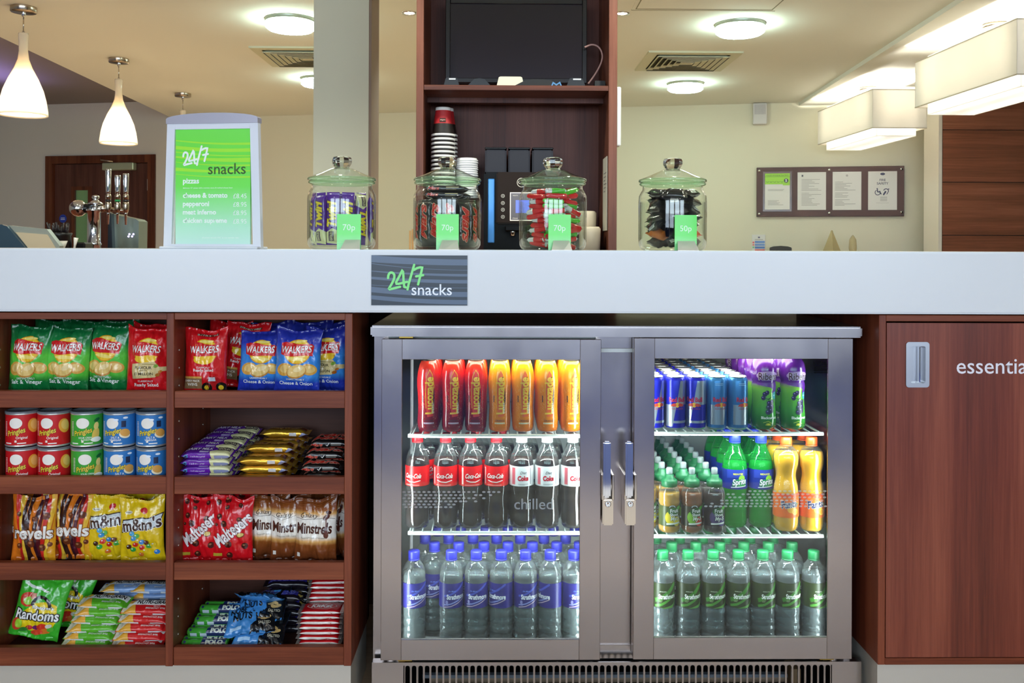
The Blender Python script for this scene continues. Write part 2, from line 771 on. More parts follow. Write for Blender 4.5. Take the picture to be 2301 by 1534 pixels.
struct(MB().box(XL - .1, XR + .1, .1, wall_y(XL) + 0.6, -0.1, 0, m_floor), 'floor')
struct(MB().box(XL - .1, XR + .1, YF0 - .1, .1, -0.1, 0, pm('#4f5a94', .9)), 'floor_blue_reflector')  # unseen blue floor added so the fridge steel reflects blue
xa, xb = (WI @ Vector((XL - .2, wall_y(XL - .2), 0))).x, (WI @ Vector((XR + .2, wall_y(XR + .2), 0))).x
dx0, dx1 = WP(104, 450).x, WP(350, 450).x              # the door opening in the back wall
dz = WP(228, 349).z
mb = MB()
mb.box(xa, dx0, 0, 0.12, 0, HU + 0.15, m_wall2, M=WM)
mb.box(dx0, dx1, 0, 0.12, dz, HU + 0.15, m_wall2, M=WM)
xw = WP(402, 300).x
mb.box(dx1, xw, 0, 0.12, 0, HU + 0.15, m_wall2, M=WM)
mb.box(xw, xb, 0, 0.12, 0, HU + 0.15, m_wall, M=WM)
struct(mb, 'wall_back')
struct(MB().box(XL - .1, XL, YF0, wall_y(XL), 0, HU + .1, m_wall2), 'wall_left')
struct(MB().box(XR, XR + .1, YF0, wall_y(XR), 0, HU + .1, m_wall), 'wall_right')
# ceilings: the low one ends in a long edge on the left, beyond it the ceiling is higher
E0, E1 = PZ(0, 83, HC), PZ(380, 262, HC)
ed = (E1 - E0).normalized()
Ea = E0 + ed * ((YF0 - .1 - E0.y) / ed.y)
t_end = next(t for t in (k * 0.01 for k in range(2000)) if (WI @ (E0 + ed * t)).y > 0.05)
Eb = E0 + ed * t_end
pts = [(Ea.x, Ea.y), (XR + .1, YF0 - .1), (XR + .1, wall_y(XR + .1) + .1), (Eb.x, Eb.y)]
mb = MB()
vs = [(x, y, HC) for x, y in pts] + [(x, y, HU + .05) for x, y in pts]
mb.raw(vs, [(0, 1, 2, 3), (7, 6, 5, 4), (0, 4, 5, 1), (1, 5, 6, 2), (2, 6, 7, 3), (3, 7, 4, 0)], m_ceil)
struct(mb, 'ceiling')
struct(MB().box(XL - .1, Ea.x + .3, YF0, wall_y(XL) + .1, HU, HU + .1, pm('#8d8583', .9)), 'ceiling_upper')  # darker grey puts the upper ceiling's shade into its colour
# shallow dropped band along the right-hand lamps
t0, t1 = PZ(1800, 232, HC - .02), PZ(2160, 0, HC - .02)
td = (t1 - t0).normalized()
ta = t0 - td * 0.2
tb = t0 + td * 9.5
mb = MB()
pts = [(ta.x, ta.y), (tb.x, tb.y), (XR, tb.y), (XR, wall_y(XR) - .02), (ta.x + .1, wall_y(ta.x) - .01)]
vs = [(x, y, HC - .03) for x, y in pts] + [(x, y, HC + .01) for x, y in pts]
n = len(pts)
mb.raw(vs, [tuple(range(n)), tuple(range(2 * n - 1, n - 1, -1))] + [(i, (i + 1) % n, n + (i + 1) % n, n + i) for i in range(n)], m_ceil)
struct(mb, 'ceiling_band')
# shop front behind the camera
mb = MB()
edges = [XL] + [e for wx in WIN_X for e in (wx - .82, wx + .82)] + [XR]
for k in range(0, len(edges), 2):
    mb.box(edges[k], edges[k + 1], YF0 - .1, YF0, 0, HU + .1, m_wall2)
for wx in WIN_X:
    mb.box(wx - .82, wx + .82, YF0 - .1, YF0, 2.32, HU + .1, m_wall2)
    mb.box(wx - .82, wx + .82, YF0 - .1, YF0, 0, 0.98, pm('#59648f', .8))  # unseen lower wall, coloured blue for the steel to reflect
struct(mb, 'wall_front')
for k, wx in enumerate(WIN_X):
    mb = MB()
    for x0, x1, z0, z1 in ((wx - .82, wx - .77, .98, 2.32), (wx + .77, wx + .82, .98, 2.32), (wx - .77, wx + .77, .98, 1.03), (wx - .77, wx + .77, 2.27, 2.32)):
        mb.box(x0, x1, YF0 - .09, YF0 - .02, z0, z1, m_blackmat)
    f = struct(mb, 'window_%d' % (k + 1))
    MB().box(wx - .77, wx + .77, YF0 - .06, YF0 - .05, 1.03, 2.27, thinglass('window_glass', '#f4faf8')).build('pane', f)

# cream column left of the tall cabinet
YCOL = 4.3
x0, x1 = X(704, YCOL, 300), X(828, YCOL, 300)
xd = 0.27
struct(MB().box(x0, x1, YCOL, YCOL + xd, 0, HC + .02, pm('#d6d2ba', 0.8, bump=(250.0, 0.06, 0.001))), 'column_plaster')
struct(MB().box(x1, x1 + .012, YCOL + .004, YCOL + xd, 0, HC + .02, pm('#8d7563', 0.7)), 'column_side')  # darker brown-grey sheet over the column's right side

# walnut panelling on the right
YP = 7.55
px0 = X(2118, YP, 400)
mb = MB()
zs = [0, Z(528.5, YP, 2200), Z(409.5, YP, 2200), Z(292, YP, 2200), Z(175, YP, 2200), HC - .035]
for a, b in zip(zs, zs[1:]):
    mb.box(px0, XR, YP, YP + .03, a + .003, b - .003, w_panel)
mb.box(px0 - .006, XR, YP + .025, YP + .05, 0, HC - .035, m_black)
struct(mb, 'wall_right_panelling')
struct(MB().box(px0 - .035, px0 - .006, YP - .004, YP + .26, 0, HC - .035, pm('#e6e0d2', 0.6)), 'trim_2')

# door in the back wall
dr = tag(bpy.data.objects.new('door_1', None), kind='structure')
COL.objects.link(dr)
dr.location = WM @ Vector(((dx0 + dx1) / 2, 0, 0))
w_fr = wood('door_frame_wood', 'Z', '#3f1d0f', '#5d2f1b', '#74432a', 0.3)
fw = 0.085
mb = MB()
mb.box(dx0, dx0 + fw, -.02, .1, 0, dz, w_fr, M=WM)
mb.box(dx1 - fw, dx1, -.02, .1, 0, dz, w_fr, M=WM)
mb.box(dx0 + fw, dx1 - fw, -.02, .1, dz - fw, dz, w_fr, M=WM)
mb.build('door_frame', dr)
MB().box(dx0 + .02, dx1 - .02, .062, .1, 0, dz - .02, m_blackmat, M=WM).build('door_backing', dr)  # dark sheet added behind the leaf to block light at its gaps
gx0, gx1 = WP(166, 500, 0).x, WP(196, 500, 0).x
gz1 = WP(180, 427).z
w_dl = wood('door_leaf_wood', 'Z', '#3a2019', '#553229', '#6a443a', 0.3, 0.4)
mb = MB()
mb.box(dx0 + fw + .004, gx0, .02, .06, .01, dz - fw - .004, w_dl, M=WM)
mb.box(gx1, dx1 - fw - .004, .02, .06, .01, dz - fw - .004, w_dl, M=WM)
mb.box(gx0, gx1, .02, .06, gz1, dz - fw - .004, w_dl, M=WM)
mb.box(gx0, gx1, .02, .06, .01, .35, w_dl, M=WM)
dl = mb.build('door_leaf', dr)
mb = MB()
for a, b, c, d in ((gx0 - .04, gx0, .31, gz1 + .04), (gx1, gx1 + .04, .31, gz1 + .04), (gx0, gx1, gz1, gz1 + .04), (gx0, gx1, .31, .35)):
    mb.box(a, b, .008, .02, c, d, w_fr, M=WM)
mb.build('vision_frame', dl)
MB().box(gx0, gx1, .035, .045, .35, gz1, pm('#7fae76', 0.15, spec=.6), M=WM).build('vision_glass', dl)
mb = MB()
c0, c1 = WP(235, 375), WP(305, 375)
mb.box(c0.x, c1.x, -.05, .02, WP(270, 383).z, WP(270, 366).z, pm('#b9c4a8', 0.35, .6), .008, M=WM)
mb.tube([WM @ Vector((c0.x + .14, -.06, WP(270, 366).z + .01)), WM @ Vector((c0.x + .02, -.09, dz - .06)), WM @ Vector((c0.x - .02, -.03, dz - .04))], .008, m_nickel)
mb.build('door_closer', dr)
for hy in (415, 540):
    h = WP(333, hy)
    MB().box(h.x - .01, h.x + .008, -.005, .022, h.z - .06, h.z + .06, m_chrome, M=WM).build('hinge', dr)
s = WP(139, 491)
mb = MB()
mb.decals([(ell(0, 0, .045, .045, n=28), inkp('#2447b8')), (ell(0, 0, .038, .038, n=28), inkp('#1e3fae')), (rect(-.024, .004, .024, .011), inkp('#dfe6ff')), (rect(-.026, -.012, .026, -.004), inkp('#dfe6ff'))],
          lambda u, v, o: tuple(WM @ Vector((s.x + u, .018 - o * 5, s.z + v))), None)
mb.build('round_sign', dl)

# ================================================================ CEILING FITTINGS
m_opal = pm('#ffffff', 0.4, emit=40.0, ecol='#dcfff0')
m_lrim = pm('#b9c2b2', 0.3, .5)
LIGHTPX = [(653, 44, 'round flush ceiling light at upper left, beside the cream column', .145), (1663, 54, 'round flush ceiling light nearer the camera, right of the square vent', .145),
           (1540, 187, 'round flush ceiling light farther away, beyond the square vent', .145), (718, 176, 'round flush ceiling light mostly hidden behind the cream column', .145)]
for px, py, lab, r in LIGHTPX:
    c = PZ(px, py, HC)
    t = thing('ceiling_light', lab, 'ceiling light', c, 'round ceiling lights')
    M = Matrix.Translation(c)
    MB().lathe([(r + .004, 0), (r + .004, -.018), (r, -.02)], m_lrim, 40, False, False, M).build('rim', t)
    MB().lathe([(r - .004, -.003), (r - .001, -.05), (r - .018, -.063), (0.001, -.07)], m_opal, 40, False, True, M).build('diffuser', t)

for px, py, lab in ((920, 29, 'small recessed ceiling spotlight left of the tall cabinet'), (1398, 30, 'small recessed ceiling spotlight right of the tall cabinet')):
    c = PZ(px, py, HC)
    t = thing('ceiling_spotlight', lab, 'spotlight', c, 'recessed spotlights')
    M = Matrix.Translation(c)
    MB().lathe([(.03, .0), (.03, -.004), (.042, -.006), (.044, 0)], m_chrome, 28, False, False, M).build('bezel', t)
    MB().lathe([(.029, -.001), (.02, -.004), (.001, -.005)], pm('#ffffff', .4, emit=40.0, ecol='#fff4dc'), 24, False, True, M).build('bulb', t)
    lamp('spotlight_beam', 'SPOT', (c.x, c.y, HC - .03), 130, (.92, 1, .88), .03, None, 2.2)

m_vent = pm('#d2d2b8', 0.6)
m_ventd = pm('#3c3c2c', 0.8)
for q, lab in (([(1456, 110.6), (1676.6, 114), (1618, 159.5), (1424, 157)], 'square louvred ceiling vent right of the tall cabinet'),
               ([(556, 103), (780, 103), (790, 152), (619, 152)], 'square louvred ceiling vent partly hidden behind the cream column')):
    ps = [PZ(a, b, HC) for a, b in q]
    cen = (ps[0] + ps[1] + ps[2] + ps[3]) / 4
    if cen.x < 0:
        cen = PZ(690, 127, HC)
    hw = 0.325
    t = thing('ceiling_vent', lab, 'ceiling vent', cen, 'ceiling vents')
    mb = MB()

    def ring(mb, a, b, za, zb, mat):
        vs = [(cen.x + sx * a, cen.y + sy * a, HC - za) for sx, sy in ((-1, -1), (1, -1), (1, 1), (-1, 1))] + [(cen.x + sx * b, cen.y + sy * b, HC - zb) for sx, sy in ((-1, -1), (1, -1), (1, 1), (-1, 1))]
        mb.raw(vs, [(i, (i + 1) % 4, 4 + (i + 1) % 4, 4 + i) for i in range(4)], mat)
    ring(mb, hw, hw - .002, 0, .012, m_vent)
    ring(mb, hw - .002, hw - .07, .012, .012, m_vent)
    mb.build('frame', t)
    mb = MB()
    mb.box(cen.x - hw + .07, cen.x + hw - .07, cen.y - hw + .07, cen.y + hw - .07, HC - .004, HC - .001, m_ventd)
    mb.build('backing', t)
    for k in range(6):
        a = hw - .074 - k * .04
        mb = MB()
        ring(mb, a, a - .026, .022, .006, m_vent)
        ring(mb, a, a - .0015, .022, .0265, m_vent)
        ring(mb, a - .0015, a - .0035, .0265, .022, m_ventd)  # dark lip: shade between the louvres put in as colour
        mb.build('louvre', t)
h = [PZ(1428, 19, HC), PZ(1738, 19, HC)]
mb = MB()
m_gap = pm('#8c8a74', .9)
mb.box(h[0].x - .02, h[1].x + .02, h[0].y - .64, h[0].y + .02, HC - .003, HC, m_ceil)
for x0, x1, y0, y1 in ((h[0].x, h[1].x, h[0].y - .006, h[0].y), (h[0].x, h[0].x + .006, h[0].y - .62, h[0].y - .006), (h[1].x - .006, h[1].x, h[0].y - .62, h[0].y - .006), (h[0].x - .021, h[1].x + .021, h[0].y + .02, h[0].y + .023)):
    mb.box(x0, x1, y0, y1, HC - .0045, HC - .001, m_gap)
struct(mb, 'trim_3')

# pendant lamps with opal glass shades
m_shade = thinglass('opal_glass', '#ffffff', 1.45, .05, .96, '#fff6e4')
m_bulb = pm('#ffffff', .5, emit=30, ecol='#ffe6c4')
for (px, py), lab in (((53, 20), 'white opal glass pendant lamp nearest the camera at far left'), ((267, 136), 'white opal glass pendant lamp hanging in front of the brown door'),
                      ((411, 214), 'white opal glass pendant lamp mostly hidden behind the green menu stand')):
    c = PZ(px, py - 4, HC)
    t = thing('pendant_lamp', lab, 'pendant lamp', c, 'opal glass pendants')
    M = Matrix.Translation(c)
    k = 1.0
    MB().lathe([(.069, 0), (.069, -.026), (.066, -.03), (.001, -.03)], m_nickel, 32, False, True, M).build('canopy', t)
    mb = MB()
    mb.tube([c + Vector((0, 0, -.03)), c + Vector((0, 0, -.155))], .0035, m_nickel, 6)
    mb.lathe([(.011, -.028), (.011, -.05), (.006, -.055)], m_chrome, 12, False, True, M)
    mb.lathe([(.007, -.135), (.009, -.155)], m_chrome, 12, True, True, M)
    mb.build('stem', t)
    prof = [(.026, -.148), (.027, -.16), (.024, -.2), (.024, -.25), (.030, -.295), (.048, -.345), (.078, -.405), (.104, -.47), (.119, -.53), (.127, -.585), (.128, -.61), (.124, -.613), (.122, -.585), (.1, -.47), (.045, -.347), (.02, -.26)]
    MB().lathe(prof, m_shade, 40, True, False, M).build('glass_shade', t)
    MB().lathe([(.012, -.36), (.028, -.39), (.034, -.43), (.025, -.465), (.001, -.475)], m_bulb, 16, True, True, M).build('bulb', t)
    lamp('pendant_glow', 'POINT', c + Vector((0, 0, -.5)), 85, (1, .88, .70), .03)

# long rectangular fabric lamps on the right
m_fab = thinglass('lamp_fabric', '#ffffff', 1.2, .5, .97, '#fffdf8')
m_trim = pm('#cfc6b4', .7)
for (nl, fl, Yn, Yf, can), lab in ((((1961, 240), (1838, 300), 6.81, 7.94, (1953, 182)), 'rectangular white fabric ceiling lamp farther away, in front of the notice board wall'),
                                   (((2185, 120), (2056, 200), 4.71, 5.84, (2235, 33)), 'rectangular white fabric ceiling lamp nearer the camera, cut off by the right edge')):
    fa = P(fl[0], fl[1], Yf)
    if nl[0] == 1961:
        a = P(nl[0], nl[1], Yn)
        dv = (fa - a)
        dv.z = 0
        dv.normalize()
        zt, zb = Z(199.5, Yn, 1961), Z(287.6, Yn, 1961)
    Lh = 1.13
    a = fa - dv * Lh
    cw = .412
    side = Vector((dv.y, -dv.x, 0))
    M = Matrix(((side.x, dv.x, 0, a.x), (side.y, dv.y, 0, a.y), (0, 0, 1, 0), (0, 0, 0, 1)))
    root = M @ Vector((cw / 2, Lh / 2, HC))
    t = thing('fabric_lamp', lab, 'pendant lamp', root, 'rectangular fabric lamps')

    def tubebox(mb, i, z0, z1, mat, th=.003):
        mb.box(i, cw - i, i, i + th, z0, z1, mat, M=M)
        mb.box(i, cw - i, Lh - i - th, Lh - i, z0, z1, mat, M=M)
        mb.box(i, i + th, i + th, Lh - i - th, z0, z1, mat, M=M)
        mb.box(cw - i - th, cw - i, i + th, Lh - i - th, z0, z1, mat, M=M)
    mb = MB()
    tubebox(mb, 0, zb, zt, m_fab)
    o = mb.build('outer_shade', t)
    mb = MB()
    for z in (zb, zt - .006):
        tubebox(mb, -.001, z, z + .006, m_trim, .005)
    mb.build('piping', o)
    mb = MB()
    tubebox(mb, .055, zb - .052, zt + .028, m_fab)
    mb.build('inner_shade', t)
    MB().box(.06, cw - .06, .06, Lh - .06, zb - .048, zb - .044, thinglass('lamp_diffuser', '#ffffff', 1.3, .4, .9, '#ffffff'), M=M).build('diffuser', t)
    mb = MB()
    ca = M @ Vector((cw / 2, Lh / 2, 0))
    mb.lathe([(.07, HC - .03), (.07, HC - .06), (.001, HC - .062)], m_nickel, 28, True, True, Matrix.Translation((ca.x, ca.y, 0)))
    mb.build('canopy', t)
    mb = MB()
    mb.tube([(ca.x, ca.y, HC - .06), (ca.x, ca.y, zb + .1)], .008, m_chrome, 8)
    mb.box(cw / 2 - .012, cw / 2 + .012, .1, Lh - .1, zb + .09, zb + .11, m_chrome, M=M)
    mb.build('stem', t)
    for k in range(3):
        q = M @ Vector((cw / 2, Lh * (k + .5) / 3, zb + .14))
        MB().lathe([(.02, -.03), (.03, 0), (.02, .03)], m_bulb, 12, True, True, Matrix.Translation(q)).build('bulb', t)
        lamp('fabric_lamp_glow', 'POINT', q + Vector((0, 0, .04)), 100, (1, .95, .85), .04)

# unseen lamps added over the customer side for more light, and a violet cove light on the left
for x, y in ((-1.6, .3), (1.6, .3), (-1.6, -2.2), (1.6, -2.2)):
    c = Vector((x, y, HC))
    t = thing('ceiling_light', 'added round ceiling light over the customer side, out of view', 'ceiling light', c, 'added customer side ceiling lights')
    MB().lathe([(.14, 0), (.14, -.05), (.12, -.063), (0.001, -.07)], pm('#ffffff', .4, emit=24.0, ecol='#fff2dc'), 40, False, True, Matrix.Translation(c)).build('diffuser', t)
lamp('cove_light', 'AREA', (-4.6, 7.0, HU - .25), 14, (.45, .35, 1.0), (.6, 3.0), (PI, 0, 0))
for x in (-1.7, -.55, .6, 1.75):      # unseen spots added over the staff side to brighten column and cabinet
    lamp('bar_fill_spot', 'SPOT', (x, 2.95, HC - .03), 42, (.97, 1, .84), .04, None, 2.4)
# ================================================================ COUNTER AND CABINETS
YC, YS, YF = 2.11, 2.135, 2.20
ZT = Z(562, YC)                       # counter top
ZB = Z(703, YC)
YCB = 2.86                            # back edge of the counter
m_counter = pm('#e0e2e4', 0.28, 0.0, 0.5)
t = tag(MB().box(-2.6, 2.9, YC, YCB, ZB, ZT, m_counter, .004, seg=2).build('bar_counter'), 'long white solid-surface bar counter running across the picture', 'counter')

# little plate with the snack lettering on the counter front
NAVY, SLATE = '#1c2937', '#55667e'
c0, c1 = P(835, 573, YC), P(1050, 686, YC)
sw, sh = c1.x - c0.x, c0.z - c1.z
t = thing('counter_sign', 'dark blue wave-striped plate on the counter front reading 24/7 snacks', 'sign', (c0.x, YC - .003, c1.z))
mb = MB()
mb.box(c0.x, c1.x, YC - .003, YC + .001, c1.z, c0.z, inkp(NAVY))


def wavebands(w, h, col, bands):
    out = []
    for (l0, l1, r0, r1) in bands:      # heights (from the top, 0..1) of a band at its left and right ends
        up = [(w * k / 12, h * (1 - (l0 + (r0 - l0) * (1 - (1 - k / 12) ** 2)))) for k in range(13)]
        dn = [(w * k / 12, h * (1 - (l1 + (r1 - l1) * (1 - (1 - k / 12) ** 2)))) for k in range(13)]
        if abs(l1 - l0) < 1e-6:
            dn = dn[1:]
        out.append((poly(dn + up[::-1]), inkp(col)))
    return out


def handwritten(x, y, s, w, mat):
    """24/7 as brush strokes, x,y = lower left, s = height of the block."""
    S = lambda pts: [(x + a * s, y + b * s) for a, b in pts]
    return [(stroke(S(p), w), mat) for p in (
        [(.02, .45), (.03, .55), (.06, .62), (.11, .665), (.17, .67), (.23, .64), (.27, .57), (.27, .48), (.24, .36), (.18, .24), (.06, .03), (.09, .0), (.50, .10)],
        [(.72, .08), (.67, .1), (.64, .3), (.63, .55), (.62, .66)], [(.62, .70), (.58, .74), (.54, .67), (.46, .5), (.34, .28), (.36, .22), (.44, .22), (.78, .30)],
        [(.80, .0), (.84, .2), (1.06, .98)], [(1.06, .78), (1.18, .85), (1.30, .88), (1.38, .87), (1.36, .75), (1.22, .2)], [(1.14, .52), (1.42, .57)])]


fm = flat_map((c0.x, YC - .003, c1.z))
items = wavebands(sw, sh, SLATE, [(0, .14, .08, .20), (.16, .175, .29, .30), (.31, .325, .37, .42), (.43, .48, .49, .56), (.59, .60, .645, .655), (.63, .74, .73, .83), (.8, .88, .89, .98)])
mb.decals(items, fm, None)
mb.decals(handwritten(sw * .17, sh * .32, sh * .50, .0055, inkp('#86ec84')) + [(txt('snacks', sw * .63, sh * .315, sw * .42, .006), inkp('#f4f8ff'))], fm, None, layer0=9)
mb.build('plate', t)

# ---------------------------------------------------------------- open shelf unit on the left
xs = {k: X(v, YS) for k, v in dict(l0=-38, l1=-20, d0=373, d1=390, r0=774, r1=791).items()}
zt, zbm = Z(703, YS, 400), Z(1497, YS, 400)
YB = YS + .27
LIPS = [(879, 917), (1072, 1111), (1265, 1304.5), (1456, 1497)]
SHZ = []                                # shelf surfaces, top to bottom
for a, b in LIPS:
    SHZ.append(Z(a, YS, 390) - .024)
su = thing('shelf_unit', 'walnut open shelf unit full of crisps and sweets under the counter', 'shelves', (xs['d0'], YS, 0))
for nm, a, b in (('side_panel', 'l0', 'l1'), ('divider', 'd0', 'd1'), ('side_panel', 'r0', 'r1')):
    mb = MB()
    mb.box(xs[a], xs[b], YS, YB + .02, zbm, zt, w_v, .0012)
    m_peg = pm('#c9bdb0', .3, .8)
    for px in (xs[b],) if nm != 'side_panel' or a == 'l0' else ():
        for k in range(18):
            for yy in (YS + .035, YS + .21):
                z = zt - .09 - k * .042
                if min(abs(z - s) for s in SHZ) > .03:
                    mb.tube([(px - .001, yy, z), (px + .0015, yy, z)], .0026, m_peg, 8)
    mb.build(nm, su)
for (x0, x1) in ((xs['l1'], xs['d0']), (xs['d1'], xs['r0'])):
    MB().box(x0, x1, YS + .003, YS + .021, Z(718, YS, 390), zt, w_h, .0008).build('top_rail', su)
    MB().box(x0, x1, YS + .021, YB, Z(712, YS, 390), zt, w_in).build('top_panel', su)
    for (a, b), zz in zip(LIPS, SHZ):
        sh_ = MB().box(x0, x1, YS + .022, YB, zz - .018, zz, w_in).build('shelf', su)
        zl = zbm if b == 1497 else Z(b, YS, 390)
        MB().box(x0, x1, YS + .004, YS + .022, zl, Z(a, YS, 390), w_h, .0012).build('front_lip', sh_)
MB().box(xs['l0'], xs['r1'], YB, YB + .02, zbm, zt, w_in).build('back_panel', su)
m_plinth = pm('#cfc8bd', .35, .35)
MB().box(xs['l0'], xs['r1'] - .004, YS + .02, YB, 0, zbm, m_plinth).build('plinth', su)

# ---------------------------------------------------------------- closed cabinet on the right
xr0, xr1 = X(1974, YS, 1100), X(1990, YS, 1100)
xre = X(2720, YS, 1100)
ct, cb = Z(708, YS, 2140), Z(1493, YS, 2140)
cu = thing('storage_cabinet', 'walnut cabinet right of the fridge with essentials lettered on its door', 'cabinet', (xr0, YS, 0))
MB().box(xr0, xr1, YS, YS + .6, cb, ct, w_v, .001).build('side_panel', cu)
MB().box(xre, xre + .018, YS, YS + .6, cb, ct, w_v, .001).build('side_panel', cu)
MB().box(xr1, xre, YS, YS + .5, Z(722, YS, 2140), ct, w_h, .0008).build('top_panel', cu)
MB().box(xr1, xre, YS, YS + .5, cb, Z(1478.5, YS, 2140), w_h, .0008).build('bottom_panel', cu)
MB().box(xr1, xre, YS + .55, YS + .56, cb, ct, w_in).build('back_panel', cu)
MB().box(xr0 + .004, xre, YS + .012, YS + .55, 0, cb, m_plinth).build('plinth', cu)
d0, d1 = Z(1478.5, YS, 2140) + .002, Z(722, YS, 2140) - .004
# door with a real recess for the flush pull
ha, hb = P(2035.5, 768, YS), P(2087.5, 870, YS)
hx0, hx1, hz0, hz1 = ha.x, hb.x, hb.z, ha.z
e = .004
mb = MB()
for a, b, c, d in ((xr1 + .002, hx0 + e, d0, d1), (hx1 - e, xre - .002, d0, d1), (hx0 + e, hx1 - e, d0, hz0 + e), (hx0 + e, hx1 - e, hz1 - e, d1)):
    mb.box(a, b, YS + .001, YS + .019, c, d, w_door)
dj = P(2301, 836, YS).x
tx = P(2150, 836, YS)
letters = _glyphs('essentials', .004, 0.0, 1.0)[0]
part_ = _glyphs('essentia', .004, 0.0, 1.0)[0]
fullw = (P(2309, 836, YS).x - tx.x) * (max(p[0] for p in letters) / max(p[0] for p in part_))
mb.decals([(txt('essentials', tx.x + fullw / 2, Z(822, YS, 2230), fullw, .004), inkp('#e9e6ee'))], flat_map((0, YS + .001, 0)), None)
door = mb.build('door', cu)
m_alu = pm('#c3c5ca', .3, .75)
mb = MB()
rr = .007


def rrect(x0, x1, z0, z1, r, n=5):
    o = []
    for cx, cz, a in ((x1 - r, z1 - r, 0), (x0 + r, z1 - r, 90), (x0 + r, z0 + r, 180), (x1 - r, z0 + r, 270)):
        for k in range(n + 1):
            t_ = math.radians(a + 90 * k / n)
            o.append((cx + r * math.cos(t_), cz + r * math.sin(t_)))
    return o


outer = rrect(hx0, hx1, hz0, hz1, rr)
i0 = .0115
inner = rrect(hx0 + i0, hx1 - i0 * .82, hz0 + .01, hz1 - .01, .004)
n = len(outer)
vs = [(x, YS - .001, z) for x, z in outer] + [(x, YS - .002, z) for x, z in outer] + [(x, YS - .002, z) for x, z in inner] + [(x, YS + .012, z) for x, z in inner]
fs = []
for k in range(3):
    fs += [(k * n + i, k * n + (i + 1) % n, (k + 1) * n + (i + 1) % n, (k + 1) * n + i) for i in range(n)]
fs.append(tuple(3 * n + i for i in range(n)))
mb.raw(vs, fs, m_alu)
xm = (hx0 + hx1) / 2 + .004
mb.box(xm, xm + .003, YS - .0005, YS + .011, hz0 + .012, hz1 - .012, m_chrome)
mb.build('handle', door)

# ================================================================ DRINKS FRIDGE
st_v = steel('brushed_steel_upright', 'Z', '#aca3a0', .21)
st_h = steel('brushed_steel_across', 'X', '#b4acaa', .21)
fx0, fx1 = X(834, YF, 1100), X(1926, YF, 1100)
ftop = Z(732, YF - .012)
FBK = 2.83                              # fridge back
fr = thing('drinks_fridge', 'stainless steel two-door glass-fronted fridge under the counter', 'fridge', ((fx0 + fx1) / 2, YF, 0))
ta_, tb_ = P(832, 744, YF - .012), P(1939, 744, YF - .012)
MB().box(ta_.x, tb_.x, YF - .012, FBK, Z(757, YF - .012), ftop, st_h, .004, seg=2).build('top_panel', fr)
fz0, fz1 = Z(1484, YF + .03), Z(757, YF - .012)
wallt = .035
m_fin = pm('#d3d7d6', .45)
mb = MB()
mb.box(fx0, fx0 + wallt, YF + .045, FBK, fz0, fz1, st_v)
mb.build('side_wall', fr)
MB().box(fx1 - wallt, fx1, YF + .045, FBK, fz0, fz1, st_v).build('side_wall', fr)
IB = FBK - .03
mb = MB()
mb.box(fx0 + wallt, fx1 - wallt, IB, FBK, fz0, fz1, m_fin)
mb.build('back_wall', fr)
zfl = Z(1452, 2.3)                      # fridge floor, behind the doors' lower rails
MB().box(fx0 + wallt, fx1 - wallt, YF + .045, IB, fz0, zfl, m_fin).build('floor_panel', fr)
MB().box(fx0 + wallt, fx1 - wallt, YF + .045, IB, Z(790, YF + .05), fz1, m_fin).build('roof_panel', fr)
mx0, mx1 = X(1336, YF + .045, 1100), X(1437, YF + .045, 1100)
mb = MB()
mb.box(mx0, mx1, YF + .046, YF + .09, fz0, Z(790, YF + .045), st_v)
mb.box(mx0, mx1, YF + .043, YF + .046, Z(782, YF + .045), fz1, st_h, .001)
mb.box(mx0, mx1, YF + .04, YF + .046, fz0, Z(1447, YF + .045), st_h, .001)
mb.build('mullion', fr)
mb = MB()
mb.box(fx0 + wallt - .005, mx0, YF + .044, YF + .06, fz0, Z(1470, YF + .045), st_h)
mb.box(mx1, fx1 - wallt + .005, YF + .044, YF + .06, fz0, Z(1470, YF + .045), st_h)
mb.build('sill', fr)

